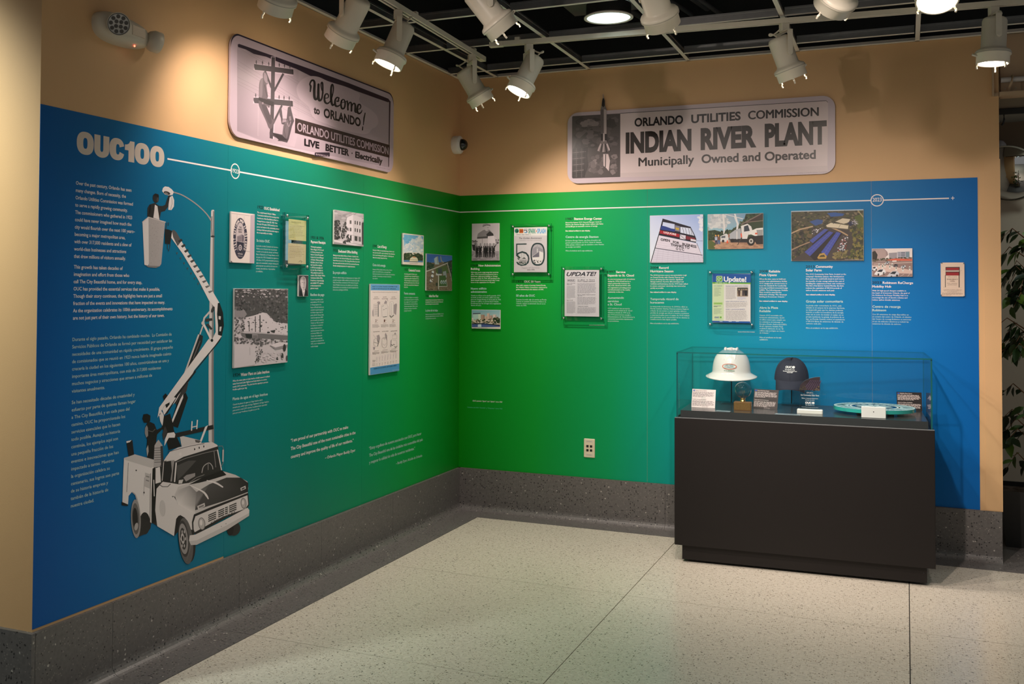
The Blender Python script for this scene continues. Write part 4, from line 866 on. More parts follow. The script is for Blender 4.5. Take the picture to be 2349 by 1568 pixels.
# ---- bank sign
t, A = board('framed print of a white sign with an oval bank emblem, beside the street lamp', 'L', [(116, 252), (420, 285), (408, 918), (104, 905)], C1)
A.bg((226, 212, 206)); A.poly([(362, 300), (420, 285), (408, 918), (350, 912)], (186, 170, 180)); A.line([(120, 275), (350, 305)], 3, (120, 110, 112)); A.line([(190, 290), (188, 340)], 2, (150, 140, 140)); A.line([(280, 310), (276, 400)], 2, (150, 140, 140)); A.line([(290, 755), (350, 768)], 4, (120, 110, 112))
A.ell(230, 597, 90, 264, (58, 56, 72), 40); A.ell(230, 590, 56, 198, (196, 182, 184), 36)
ring_text(A, 'FIRST NATIONAL BANK AT ORLANDO', 230, 595, 73, 230, 142, 398, 30, 23, (232, 220, 216))
for i, s_ in enumerate(('THE', 'FRIENDLY', 'BANK')): A.text(s_, (230 - [16, 28, 22][i], 462 + 30 * i), (230 + [16, 28, 22][i], 466 + 30 * i), 20, (60, 56, 62), 0.02)
A.poly([(188, 570), (250, 545), (275, 565), (275, 635), (190, 640)], (150, 138, 144)); A.poly([(250, 545), (278, 562), (276, 640), (250, 640)], (110, 100, 110))
for i in range(3):
    for j in range(4): A.rect(195 + 13 * j, 575 + 20 * i, 202 + 13 * j, 587 + 20 * i, (90, 82, 90))
A.poly([(184, 635), (278, 650), (275, 700), (255, 770), (230, 790), (205, 770), (187, 700)], (52, 50, 64)); A.ell(228, 715, 22, 38, (200, 188, 190)); A.ell(228, 715, 13, 26, (60, 58, 72)); A.text('0', (222, 728), (234, 728), 24, (220, 208, 206), 0.03); A.text('MEMBER', (197, 800), (262, 808), 16, (210, 198, 198), 0.02); A.text('F D I C', (200, 830), (258, 836), 14, (210, 198, 198), 0.02)
A.poly([(104, 880), (130, 905), (104, 905)], (70, 60, 66)); A.finish()
# ---- portrait
t, A = board('small portrait print of a balding man in a dark suit', 'L', [(986, 1067), (1107, 1072), (1103, 1342), (976, 1340)], C1)
A.bg((74, 70, 76)); A.poly([(990, 1340), (992, 1275), (1020, 1240), (1040, 1300), (1065, 1250), (1090, 1270), (1103, 1342)], (34, 32, 38)); A.poly([(1018, 1235), (1038, 1340), (1050, 1340), (1062, 1262)], (222, 212, 212)); A.poly([(1036, 1290), (1048, 1285), (1052, 1340), (1040, 1340)], (180, 172, 176))
A.blob([(1000, 1160), (1004, 1112), (1022, 1088), (1048, 1085), (1068, 1105), (1074, 1150), (1072, 1205), (1062, 1250), (1042, 1268), (1020, 1248), (1006, 1210)], (205, 192, 192)); A.poly([(1040, 1090), (1062, 1105), (1066, 1150), (1064, 1200), (1055, 1250), (1042, 1266), (1044, 1190)], (168, 156, 158)); A.ell(1002, 1180, 6, 18, (150, 138, 140)); A.line([(1020, 1160), (1036, 1162)], 5, (90, 82, 86)); A.line([(1048, 1164), (1060, 1168)], 5, (80, 72, 78)); A.line([(1044, 1170), (1046, 1200)], 4, (130, 118, 122)); A.line([(1030, 1226), (1052, 1228)], 4, (100, 88, 92)); A.finish()
# ---- lakeside water plant, aerial
t, A = board('grey aerial print of a lakeside plant with three thin smokestacks', 'L', [(128, 102), (692, 100), (692, 877), (120, 943)], C2)
gz = lambda v: (v, int(v * 0.955), int(v * 0.975))
A.bg(gz(196)); A.poly([(128, 102), (692, 100), (692, 470), (560, 450), (470, 360), (420, 350), (330, 385), (240, 405), (120, 420)], gz(82)); A.poly([(128, 310), (230, 320), (260, 370), (230, 410), (125, 430)], gz(140))
A.scatter([(128, 102), (692, 100), (692, 470), (560, 450), (470, 360), (330, 380), (230, 330), (125, 320)], 420, 13, [gz(70), gz(95), gz(58), gz(110), gz(82)], 1, 5); A.scatter([(128, 102), (692, 100), (692, 190), (128, 190)], 60, 9, [gz(190), gz(170), gz(150)], 1.8, 6)
A.poly([(240, 408), (330, 385), (430, 352), (500, 410), (560, 455), (690, 490), (690, 590), (420, 570), (200, 560)], gz(205)); A.scatter([(125, 400), (260, 410), (200, 660), (122, 660)], 90, 12, [gz(70), gz(100), gz(180), gz(130)], 1, 7); A.scatter([(260, 400), (690, 480), (690, 600), (260, 580)], 70, 7, [gz(90), gz(120), gz(70)], 1.5, 8)
for x, y0, y1, w in ((281, 448, 560, 7), (347, 392, 560, 8), (396, 380, 572, 11)): A.line([(x, y0), (x + 2, y1)], w, gz(62), 0, False)
A.poly([(195, 565), (240, 550), (400, 560), (690, 590), (690, 640), (420, 625), (420, 640), (315, 640), (240, 620), (205, 600)], gz(110)); A.poly([(195, 562), (240, 548), (690, 585), (690, 596), (420, 575), (240, 572)], gz(185)); A.poly([(315, 580), (372, 582), (370, 640), (316, 636)], gz(150)); A.poly([(240, 578), (312, 582), (312, 632), (250, 620)], gz(48))
for k in range(4): A.rect(322 + 12 * k, 592, 329 + 12 * k, 628, gz(80))
A.poly([(505, 545), (560, 535), (550, 570), (520, 562)], gz(60)); A.rect(472, 556, 500, 572, gz(55))
A.scatter([(125, 620), (690, 640), (690, 700), (330, 690), (125, 680)], 130, 9, [gz(70), gz(100), gz(150), gz(85)], 1.4, 9)
A.poly([(122, 690), (200, 685), (340, 720), (360, 800), (345, 905), (120, 943)], gz(200)); A.scatter([(350, 660), (420, 660), (440, 740), (390, 860), (345, 905)], 70, 9, [gz(60), gz(85), gz(110)], 0.8, 10)
A.poly([(500, 700), (600, 670), (690, 680), (690, 720), (560, 745)], gz(140)); A.poly([(500, 695), (600, 665), (690, 672), (690, 690), (560, 722)], gz(210)); A.ell(655, 725, 16, 40, gz(55), 14); A.ell(632, 815, 13, 36, gz(62), 14); A.ell(580, 838, 11, 16, gz(60)); A.ell(680, 835, 10, 30, gz(80)); A.line([(288, 720), (290, 800)], 4, gz(150)); A.scatter([(400, 780), (620, 760), (640, 860), (400, 880)], 40, 9, [gz(185), gz(205)], 1.5, 11); A.finish()
# ---- office building
t, A = board('grey print of a white three storey corner building with dark shrubs', 'L', [(1440, 230), (1818, 283), (1813, 700), (1431, 672)], C1)
A.bg(gz(172)); A.scatter([(1440, 235), (1818, 290), (1818, 420), (1440, 420)], 60, 22, [gz(185), gz(160), gz(195), gz(150)], 2.2, 12)
A.poly([(1590, 400), (1600, 330), (1680, 290), (1790, 330), (1792, 690), (1675, 660), (1598, 640)], gz(226)); A.poly([(1680, 290), (1792, 330), (1792, 690), (1676, 660)], gz(206)); A.poly([(1510, 460), (1598, 430), (1598, 640), (1505, 630)], gz(200)); A.poly([(1790, 400), (1818, 390), (1813, 690), (1792, 690)], gz(70))
for y in (365, 460): A.rect(1636, y, 1658, y + 45, gz(80)); A.line([(1647, y), (1647, y + 45)], 2, gz(200))
for y in (370, 465):
    for x in (1700, 1728, 1760): A.rect(x, y + (x - 1700) * 0.2, x + 13, y + 46 + (x - 1700) * 0.2, gz(66))
A.rect(1608, 460, 1620, 500, gz(90)); A.poly([(1640, 560), (1660, 555), (1660, 630), (1640, 625)], gz(80)); A.poly([(1698, 565), (1735, 572), (1735, 632), (1698, 625)], gz(70)); A.poly([(1750, 575), (1780, 580), (1780, 640), (1750, 635)], gz(100)); A.line([(1600, 548), (1680, 556), (1790, 580)], 6, gz(180))
A.scatter([(1440, 380), (1480, 350), (1520, 400), (1515, 600), (1440, 620)], 120, 16, [gz(60), gz(85), gz(48), gz(70)], 0.8, 13); A.scatter([(1545, 420), (1585, 380), (1600, 480), (1560, 600), (1525, 600)], 90, 14, [gz(70), gz(55), gz(95)], 0.7, 14); A.scatter([(1590, 560), (1615, 545), (1650, 650), (1585, 640)], 40, 12, [gz(58), gz(75)], 0.8, 15)
A.poly([(1431, 620), (1600, 645), (1813, 680), (1813, 700), (1431, 672)], gz(150)); A.poly([(1431, 612), (1560, 635), (1800, 690), (1700, 690), (1431, 640)], gz(215)); A.poly([(1545, 640), (1580, 615), (1590, 668), (1550, 660)], gz(70)); A.finish()
# ---- cost sheet
CS = (840, 640, 6.81)
t, A = board('tall cream leaflet print with blue bands and sketched electric appliances', 'L', [(64, 75), (520, 82), (525, 1430), (66, 1497)], CS, 0.016)
A.bg((238, 222, 217)); A.poly([(62, 70), (522, 78), (522, 178), (62, 174)], (104, 166, 212)); A.poly([(62, 1382), (528, 1314), (528, 1432), (62, 1500)], (84, 150, 200))
A.text('WHAT IT IS COSTING ORLANDO CONSUMERS TO USE', (95, 124), (484, 126), 18, (30, 40, 60), 0.03); A.text('SOME OF THE POPULAR ELECTRIC APPLIANCES ....', (95, 158), (484, 160), 18, (30, 40, 60), 0.03)
A.text('Average Cost Per Month for Electricity for an Average Family of Four (Consumers)', (97, 208), (484, 210), 15, (120, 80, 60), 0.0)
for i, (a, b) in enumerate((('ELECTRIC', 'REFRIGERATOR'), ('ELECTRIC', 'RANGE'), ('ELECTRIC', 'WATER HEATER'))):
    x = 158 + 134 * i; A.text(a, (x - 30, 287), (x + 28, 285), 14, (110, 70, 70), 0.01); A.text(b, (x - 45, 314), (x + 45, 310), 13, (110, 70, 70), 0.01)
    A.text(('2', '1', '2')[i], (x - 16, 668), (x + 2, 666), 36, (110, 60, 55), 0.03); A.text('50', (x + 4, 648), (x + 22, 647), 16, (110, 60, 55), 0.0); A.text('PER MONTH', (x - 26, 690), (x + 26, 687), 9, (90, 60, 60), 0.0)
    A.greek(x - 62, 708 - 2 * i, x + 62, 760 - 5 * i, 5, (140, 125, 125), 0.4, 20 + i)
gg = (170, 155, 158); ln = (110, 100, 104)
A.poly([(110, 460), (95, 500), (98, 570), (112, 590)], gg); A.poly([(165, 362), (190, 345), (218, 355), (215, 400), (195, 385)], gg); A.poly([(118, 392), (182, 376), (182, 585), (118, 575)], (232, 216, 212)); A.line([(118, 392), (182, 376), (182, 585), (118, 575), (118, 392)], 2, ln); A.line([(189, 378), (189, 585)], 8, (70, 78, 84), 0, False)
for k in range(5): A.line([(125, 410 + 34 * k), (175, 405 + 34 * k)], 2, ln); A.line([(140 + 6 * k, 400), (140 + 6 * k, 560)], 1.5, (190, 175, 175))
A.poly([(275, 380), (300, 328), (325, 350), (318, 385)], gg); A.poly([(238, 425), (250, 395), (320, 390), (340, 430), (335, 590), (245, 590)], (236, 221, 217)); A.line([(238, 425), (250, 395), (320, 390), (340, 430), (335, 585), (245, 585), (238, 425)], 2, ln); A.line([(250, 425), (275, 412)], 4, DK); A.line([(265, 478), (285, 472)], 5, DK); A.line([(300, 460), (318, 456)], 5, DK); A.line([(263, 590), (318, 582)], 7, (60, 55, 60)); A.line([(322, 310), (340, 340)], 4, ln)
A.poly([(430, 400), (470, 376), (480, 400), (465, 560), (432, 530)], gg); A.poly([(368, 360), (395, 345), (425, 358), (425, 560), (395, 580), (368, 560)], (238, 224, 220)); A.line([(368, 360), (395, 345), (425, 358), (425, 560), (395, 580), (368, 560), (368, 360)], 2, ln); A.line([(396, 372), (396, 560)], 2, ln); A.line([(368, 570), (390, 596), (428, 564)], 9, (40, 36, 40))
for i, a in enumerate(('ELECTRIC IRON', 'ELECTRIC CLEANER', 'ELECTRIC WASHER')):
    x = 158 + 136 * i; A.text(a, (x - 48, 828 - 4 * i), (x + 52, 823 - 6 * i), 14, (100, 80, 80), 0.0); A.text('COST PER MONTH', (x - 40, 1128 - 14 * i), (x + 38, 1122 - 16 * i), 10, (110, 90, 90), 0.0); A.greek(x - 62, 1140 - 14 * i, x + 62, 1180 - 18 * i, 4, (150, 135, 135), 0.4, 30 + i)
A.poly([(165, 880), (200, 865), (215, 920), (200, 1000), (175, 950)], gg); A.poly([(105, 1060), (140, 1060), (130, 1100), (112, 1100)], gg); A.line([(115, 1000), (120, 940), (160, 920), (185, 980), (180, 1055), (120, 1040), (115, 1000)], 3, ln); A.line([(120, 985), (180, 1000)], 4, ln); A.line([(180, 960), (188, 1005), (175, 1040)], 7, (50, 46, 50)); A.line([(110, 870), (140, 920), (160, 880)], 2, ln)
A.poly([(290, 870), (300, 835), (325, 880), (320, 960), (300, 900)], gg); A.line([(245, 930), (285, 905), (320, 925), (318, 1040), (280, 1075), (245, 1040), (245, 930)], 3, ln, 3); A.ell(284, 926, 22, 11, (210, 195, 192)); A.line([(262, 1010), (285, 1035), (310, 1000)], 2, ln)
A.poly([(430, 860), (450, 830), (470, 860), (440, 862)], gg); A.poly([(378, 960), (395, 940), (390, 1060), (376, 1050)], gg); A.line([(410, 870), (480, 880), (475, 930), (405, 930), (410, 870)], 2, ln); A.line([(395, 945), (470, 955), (480, 1050)], 2, ln); A.line([(392, 1020), (410, 1036), (425, 1015), (442, 1022)], 7, (50, 46, 50)); A.line([(445, 1050), (460, 1068), (480, 1045)], 7, (50, 46, 50))
for k in range(8):
    x = 162 + 43 * k; A.line([(x, 1290 - 8 * k), (x + 2, 1240 - 10 * k)], 3, (190, 175, 190)); A.ring(x + 2, 1228 - 10 * k, 9, 16, 2, (195, 180, 195)); A.text(str(5 * (k + 1)), (x - 5, 1330 - 7 * k), (x + 9, 1329 - 7 * k), 12, (110, 95, 95), 0.0); A.text(str(k + 4), (x - 4, 1352 - 7 * k), (x + 7, 1351 - 7 * k), 11, (110, 95, 95), 0.0)
A.greek(95, 1262, 150, 1300, 3, (160, 145, 145), 0.4, 41); A.text('COST', (95, 1328), (140, 1325), 11, (110, 95, 95)); A.text('WATTS', (95, 1352), (140, 1349), 11, (110, 95, 95))
A.text('AVERAGE COST OF AN ELECTRIC LIGHT IN USING A MONTH', (113, 1408), (470, 1352), 17, (30, 45, 70), 0.01); A.text('Courtesy of Orlando Utilities Commission', (405, 1428), (518, 1408), 9, (210, 225, 235)); A.finish()
# ---- fountain postcard
t, A = board('colour postcard print of a white fountain under a cloudy blue sky', 'L', [(630, 207), (920, 240), (913, 654), (624, 641)], C3)
A.bg((236, 220, 206)); A.poly([(642, 224), (910, 252), (905, 470), (640, 470)], [(110, 178, 215), (96, 168, 210), (170, 205, 222), (180, 212, 226)])
A.scatter([(700, 300), (870, 250), (905, 330), (900, 470), (645, 470), (650, 400)], 110, 24, [(228, 228, 228), (212, 218, 224), (238, 236, 234), (198, 210, 222)], 1.2, 16); A.scatter([(645, 230), (780, 250), (700, 340), (645, 360)], 30, 22, [(112, 178, 214), (124, 186, 216)], 1.3, 17)
A.poly([(640, 490), (700, 480), (720, 520), (800, 500), (840, 480), (906, 520), (905, 600), (638, 592)], (52, 66, 44)); A.scatter([(640, 480), (906, 500), (905, 580), (638, 580)], 90, 13, [(44, 58, 38), (70, 84, 52), (96, 100, 70), (36, 46, 34)], 1, 18)
A.poly([(640, 578), (905, 590), (905, 612), (638, 605)], (88, 130, 168)); A.poly([(718, 598), (726, 560), (758, 535), (780, 528), (812, 540), (832, 562), (838, 600), (780, 606)], (222, 212, 186)); A.poly([(758, 535), (780, 528), (812, 540), (800, 548), (770, 545)], (214, 150, 100)); A.line([(725, 575), (835, 580)], 6, (170, 160, 120)); A.poly([(716, 598), (838, 600), (832, 608), (722, 605)], (60, 80, 70)); A.text('Centennial Fountain at Orlando, Florida', (720, 632), (832, 636), 11, (120, 90, 90)); A.finish()
# ---- river plant aerial
t, A = board('colour aerial print of a river power plant with round white tanks', 'L', [(960, 492), (1310, 517), (1307, 1003), (947, 1003)], C3)
A.bg((120, 100, 84)); A.poly([(958, 490), (1310, 515), (1308, 600), (958, 620)], (70, 110, 180)); A.poly([(1040, 560), (1080, 530), (1200, 535), (1310, 520), (1310, 500), (958, 480), (960, 600), (1030, 610)], (60, 98, 170)); A.poly([(1060, 560), (1090, 535), (1110, 540), (1130, 640), (1070, 640)], (170, 182, 190)); A.line([(1108, 535), (1112, 620)], 14, (150, 146, 140)); A.line([(1150, 530), (1160, 590), (1200, 620)], [10, 16, 12], (150, 148, 146))
A.poly([(958, 610), (1060, 640), (1060, 700), (955, 720)], (40, 56, 44)); A.scatter([(958, 600), (1065, 630), (1060, 700), (955, 725)], 60, 11, [(36, 50, 40), (54, 70, 50), (90, 90, 80)], 1, 19); A.poly([(1180, 620), (1308, 580), (1307, 880), (1240, 640)], (58, 62, 56)); A.scatter([(1200, 620), (1308, 590), (1307, 900), (1250, 680)], 90, 11, [(44, 54, 44), (90, 92, 90), (70, 72, 66)], 1, 20)
A.line([(956, 735), (1080, 690), (1245, 620)], 14, (186, 178, 170)); A.line([(1240, 625), (1280, 760), (1307, 870)], 10, (170, 162, 154)); A.poly([(1080, 700), (1230, 650), (1260, 760), (1090, 770)], (86, 100, 62)); A.line([(1090, 760), (1120, 800), (1122, 1003)], 10, (200, 196, 190))
for x, y, r in ((1042, 745, 17), (1035, 800, 19), (1025, 868, 26)): A.ell(x, y, r, r * 1.15, (212, 210, 212), 20); A.poly([(x - r, y + 4), (x + r * 0.4, y + r), (x, y + r * 1.25), (x - r * 0.8, y + r * 0.9)], (46, 70, 130))
A.poly([(1110, 700), (1165, 690), (1170, 760), (1115, 770)], (70, 74, 84)); A.poly([(1180, 740), (1225, 730), (1235, 820), (1190, 830)], (150, 152, 158)); A.poly([(1085, 770), (1165, 775), (1165, 790), (1085, 790)], (190, 190, 196)); A.poly([(1135, 800), (1215, 790), (1245, 935), (1130, 940)], (72, 96, 58)); A.line([(1122, 945), (1240, 942), (1225, 850)], 7, (205, 202, 196))
for k in range(3): A.ell(1160 + 27 * k, 885, 12, 26, (200, 204, 204)); A.ell(1166 + 27 * k, 890, 8, 20, (50, 84, 80))
A.scatter([(950, 780), (1010, 760), (1080, 940), (950, 1000)], 50, 12, [(128, 108, 90), (104, 86, 72)], 1.3, 21); A.scatter([(960, 960), (1300, 960), (1300, 1003), (950, 1003)], 40, 9, [(130, 108, 88), (84, 70, 58), (150, 130, 110)], 1.6, 22); A.ell(1095, 915, 14, 26, (60, 66, 56)); A.finish()
# ---- new administration building photo
t, A = board('grey collage print of a hard hatted man above a row of suited men', 'B', [(115, 173), (445, 164), (447, 610), (118, 617)], C4)
A.bg(gz(198)); A.poly([(180, 330), (190, 290), (250, 250), (285, 240), (330, 245), (370, 290), (385, 340)], gz(140)); A.poly([(290, 300), (330, 262), (372, 290), (384, 330), (300, 325)], gz(62)); A.ell(297, 222, 30, 38, gz(200), 20); A.poly([(246, 206), (250, 180), (290, 170), (336, 180), (340, 196), (290, 192)], gz(150)); A.line([(248, 205), (300, 186), (338, 196)], 6, gz(80)); A.line([(300, 220), (320, 220)], 4, gz(90)); A.line([(302, 246), (322, 244)], 3, gz(100))
A.poly([(180, 335), (310, 322), (310, 410), (182, 415)], gz(206)); A.poly([(180, 332), (308, 322), (308, 346), (180, 352)], gz(84)); A.poly([(310, 322), (392, 314), (405, 340), (408, 405), (310, 412)], gz(226)); A.line([(242, 352), (242, 410)], 4, gz(120)); A.line([(392, 316), (404, 405)], 4, gz(150)); A.scatter([(115, 370), (180, 380), (180, 430), (115, 430)], 30, 10, [gz(90), gz(130)], 1, 23); A.scatter([(405, 360), (445, 350), (445, 430), (405, 430)], 30, 10, [gz(80), gz(140), gz(200)], 1, 24)
A.poly([(116, 500), (447, 490), (447, 612), (118, 617)], gz(150)); A.poly([(118, 420), (160, 425), (160, 500), (130, 490)], gz(50)); A.poly([(390, 430), (446, 420), (446, 500), (400, 500)], gz(190)); A.scatter([(116, 540), (447, 530), (447, 612), (118, 617)], 60, 14, [gz(140), gz(160), gz(128)], 2, 25)
for k, (x, lean) in enumerate(((180, -4), (218, 3), (272, 0), (296, 4), (336, 0), (376, 4))):
    A.ell(x + lean, 418, 10, 15, gz(150)); A.poly([(x - 17, 440), (x + lean, 430), (x + 17, 440), (x + 18, 500), (x + 14, 572), (x + 3, 572), (x, 520), (x - 5, 572), (x - 16, 570), (x - 18, 500)], gz(30 + 6 * (k % 3))); A.poly([(x - 4, 434), (x + 5, 434), (x + 1, 465)], gz(215)); A.line([(x - 12, 572), (x - 4, 574)], 6, gz(24)); A.ell(x + 16, 505, 4, 6, gz(190))
A.line([(200, 470), (240, 455)], 10, gz(34)); A.line([(392, 450), (408, 420)], 9, gz(44)); A.finish()
# ---- city postcard
t, A = board('small colour postcard print of city towers beside a lake', 'B', [(115, 1203), (458, 1203), (458, 1430), (115, 1430)], C4)
A.bg((222, 206, 190)); A.poly([(118, 1206), (455, 1206), (455, 1300), (118, 1300)], [(110, 160, 172), (130, 176, 184), (170, 190, 186), (150, 182, 182)]); A.poly([(132, 1250), (222, 1245), (222, 1325), (134, 1328)], (172, 200, 190)); A.poly([(130, 1242), (222, 1240), (222, 1252), (130, 1256)], (70, 80, 90)); A.poly([(194, 1256), (222, 1256), (222, 1325), (194, 1327)], (200, 212, 190))
for x, w, y, c in ((226, 44, 1262, (170, 140, 120)), (272, 30, 1280, (200, 170, 150)), (300, 30, 1246, (206, 176, 158)), (332, 32, 1270, (180, 150, 136)), (370, 40, 1260, (210, 190, 178)), (408, 26, 1285, (160, 140, 130))): A.rect(x, y, x + w, 1325, c); A.rect(x + w * 0.7, y + 4, x + w, 1325, tuple(int(q * 0.82) for q in c))
A.scatter([(120, 1320), (455, 1300), (455, 1372), (120, 1368)], 130, 9, [(70, 80, 50), (150, 130, 104), (44, 58, 36), (190, 170, 146), (96, 92, 66)], 1.5, 26); A.scatter([(370, 1310), (400, 1290), (452, 1310), (452, 1362), (380, 1362)], 60, 10, [(34, 56, 26), (50, 76, 34), (28, 44, 24)], 1, 27)
A.poly([(118, 1368), (250, 1362), (455, 1384), (455, 1408), (118, 1412)], (70, 88, 140)); A.poly([(118, 1362), (250, 1366), (455, 1380), (455, 1396), (280, 1378), (118, 1376)], (36, 46, 50)); A.poly([(190, 1378), (230, 1376), (232, 1408), (188, 1408)], (190, 206, 214)); A.rect(118, 1412, 456, 1428, (212, 206, 196)); A.text('Downtown Orlando, Florida, from Lake Eola', (140, 1424), (305, 1424), 9, (60, 60, 80)); A.finish()
# ---- storm damaged shop sign
t, A = board('colour print of a storm torn roadside sign with letter board', 'B', [(98, 120), (697, 103), (704, 643), (105, 650)], C5)
A.bg((196, 206, 232)); A.poly([(98, 120), (697, 103), (704, 643), (105, 650)], [(196, 204, 232), (150, 174, 228), (206, 216, 236), (220, 226, 236)]); A.scatter([(640, 130), (697, 110), (697, 320), (660, 260)], 26, 22, [(226, 226, 236), (210, 214, 232)], 1, 28)
A.poly([(245, 152), (560, 245), (612, 350), (625, 385), (620, 425), (205, 340), (215, 270)], (34, 30, 44)); A.poly([(250, 190), (380, 215), (380, 270), (240, 245)], (196, 204, 232)); A.poly([(232, 230), (275, 240), (390, 280), (380, 300), (222, 275)], (40, 60, 130)); A.poly([(385, 225), (440, 240), (440, 300), (385, 290)], (120, 120, 140)); A.poly([(388, 250), (432, 260), (425, 285), (395, 275)], (190, 160, 60)); A.poly([(445, 245), (560, 262), (600, 345), (445, 310)], (206, 212, 232))
for x in (470, 500, 535, 560): A.line([(x, 250 + (x - 445) * 0.15), (x + 18, 330 + (x - 445) * 0.1)], 4, (40, 36, 50))
A.poly([(212, 282), (435, 328), (432, 362), (208, 318)], (160, 30, 44)); A.text('LIQUORS', (258, 315), (398, 342), 20, (238, 226, 230), 0.03); A.poly([(440, 330), (505, 342), (502, 390), (440, 378)], (206, 200, 212)); A.line([(440, 335), (500, 388)], 4, (70, 60, 70)); A.poly([(508, 345), (612, 372), (610, 398), (508, 385)], (120, 40, 50)); A.poly([(560, 378), (622, 392), (620, 412), (560, 402)], (210, 206, 216))
A.poly([(206, 342), (625, 432), (688, 560), (165, 482)], (216, 208, 222)); A.poly([(170, 490), (690, 566), (704, 600), (704, 643), (110, 650)], (208, 202, 218)); A.line([(165, 484), (690, 562)], 8, (80, 74, 92)); A.line([(212, 300), (112, 650)], 9, (40, 34, 44)); A.line([(630, 430), (703, 605)], 5, (60, 52, 62))
for k in range(6): A.line([(160 - 8 * k, 512 + 24 * k), (700, 590 + 16 * k)], 2, (160, 152, 174))
for k in range(5): A.line([(205 - 8 * k, 370 + 24 * k), (640 + 10 * k, 460 + 20 * k)], 1.6, (176, 168, 188))
for k in range(9): A.line([(200 + 55 * k, 490 + 8 * k), (175 + 62 * k, 645)], 1.5, (170, 162, 184))
A.text('OPEN', (222, 400), (327, 414), 26, (24, 20, 30), 0.03); A.text('FOR', (362, 428), (432, 440), 26, (24, 20, 30), 0.03); A.text('BUSINESS', (468, 450), (626, 482), 26, (24, 20, 30), 0.03); A.text('THANKS TO', (334, 456), (547, 494), 27, (24, 20, 30), 0.03); A.text('O U C', (395, 502), (486, 516), 27, (24, 20, 30), 0.03); A.line([(620, 400), (697, 404)], 3, (110, 110, 140)); A.finish()
# ---- line trucks
t, A = board('wide colour print of white line trucks with raised booms on a dirt road', 'B', [(745, 103), (1375, 91), (1378, 490), (756, 497)], C5)
A.bg((150, 186, 200)); A.poly([(745, 103), (1375, 90), (1378, 280), (750, 300)], [(176, 184, 190), (60, 130, 172), (90, 150, 180), (150, 186, 198)]); A.scatter([(760, 110), (930, 110), (990, 200), (900, 270), (760, 240)], 70, 26, [(190, 192, 196), (172, 178, 184), (206, 206, 206)], 1.3, 29)
A.poly([(750, 290), (830, 280), (900, 300), (1020, 280), (1060, 250), (1150, 200), (1180, 100), (1375, 92), (1378, 380), (756, 400)], (52, 66, 46)); A.scatter([(752, 290), (900, 300), (1060, 250), (1180, 110), (1300, 100), (1200, 300), (760, 390)], 150, 14, [(44, 58, 40), (66, 82, 54), (36, 46, 36), (84, 92, 64)], 1, 30)
A.poly([(756, 400), (1378, 380), (1378, 490), (756, 497)], (170, 132, 106)); A.poly([(754, 400), (800, 400), (850, 440), (830, 495), (756, 497)], (84, 96, 52)); A.scatter([(830, 430), (1378, 420), (1378, 490), (830, 495)], 60, 12, [(182, 144, 116), (150, 114, 92)], 2.4, 31)
A.poly([(915, 105), (938, 103), (948, 290), (935, 330), (925, 320), (930, 260)], (216, 212, 210)); A.poly([(1048, 98), (1065, 96), (1095, 200), (1080, 210)], (222, 220, 220)); A.line([(950, 103), (1145, 155)], 9, (214, 212, 212)); A.line([(1060, 140), (1090, 210), (1080, 290)], [18, 24, 20], (216, 214, 214)); A.line([(755, 250), (755, 390)], 6, (150, 130, 84))
A.poly([(895, 350), (960, 320), (990, 340), (985, 415), (895, 410)], (206, 204, 204)); A.poly([(905, 350), (950, 345), (950, 370), (905, 372)], (90, 96, 104)); A.ell(925, 405, 14, 16, (36, 34, 36)); A.poly([(830, 350), (860, 340), (862, 400), (830, 400)], (60, 66, 80))
A.poly([(990, 330), (1060, 280), (1120, 260), (1130, 320), (1130, 390), (1000, 395)], (168, 170, 176)); A.poly([(1000, 380), (1200, 380), (1200, 420), (1010, 420)], (40, 38, 40)); A.poly([(1125, 235), (1200, 210), (1240, 240), (1260, 300), (1210, 330), (1195, 380), (1140, 380)], (216, 212, 210)); A.poly([(1160, 240), (1205, 225), (1225, 290), (1160, 300)], (52, 60, 70)); A.poly([(1240, 290), (1300, 262), (1375, 255), (1378, 360), (1290, 350), (1240, 330), (1210, 335)], (224, 220, 216)); A.poly([(1300, 280), (1372, 275), (1372, 340), (1310, 345)], (150, 150, 150)); A.rect(1284, 312, 1312, 330, (214, 90, 60)); A.poly([(1250, 350), (1378, 340), (1378, 440), (1300, 440)], (38, 34, 34))
A.poly([(1130, 215), (1350, 95), (1375, 93), (1375, 150), (1180, 215)], (62, 52, 48)); A.line([(1130, 218), (1350, 100)], 12, (120, 104, 96)); A.line([(1180, 195), (1375, 175)], 8, (130, 112, 100))
A.ell(1238, 405, 46, 52, (34, 30, 30), 26); A.ell(1240, 405, 24, 28, (190, 184, 178), 20); A.ell(1240, 405, 11, 13, (70, 64, 60)); A.ell(1032, 400, 16, 22, (30, 28, 28)); A.line([(1130, 370), (1090, 445)], 9, (70, 60, 56)); A.poly([(1120, 320), (1135, 315), (1140, 362), (1125, 365)], (220, 96, 70)); A.line([(1080, 300), (1080, 380)], 12, (210, 206, 204))
for x, c1, c2 in ((848, (170, 180, 196), (52, 60, 84)), (878, (120, 84, 70), (70, 100, 140))): A.ell(x - 6, 342, 9, 8, (224, 170, 60)); A.ell(x - 4, 352, 7, 8, (190, 150, 130)); A.poly([(x - 16, 362), (x + 12, 360), (x + 12, 396), (x - 14, 398)], c1); A.poly([(x - 14, 396), (x + 12, 395), (x + 14, 440), (x + 2, 440), (x - 2, 410), (x - 6, 442), (x - 14, 442)], c2)
A.poly([(968, 395), (978, 394), (984, 428), (962, 430)], (222, 84, 50)); A.ell(990, 345, 9, 24, (150, 100, 80)); A.finish()
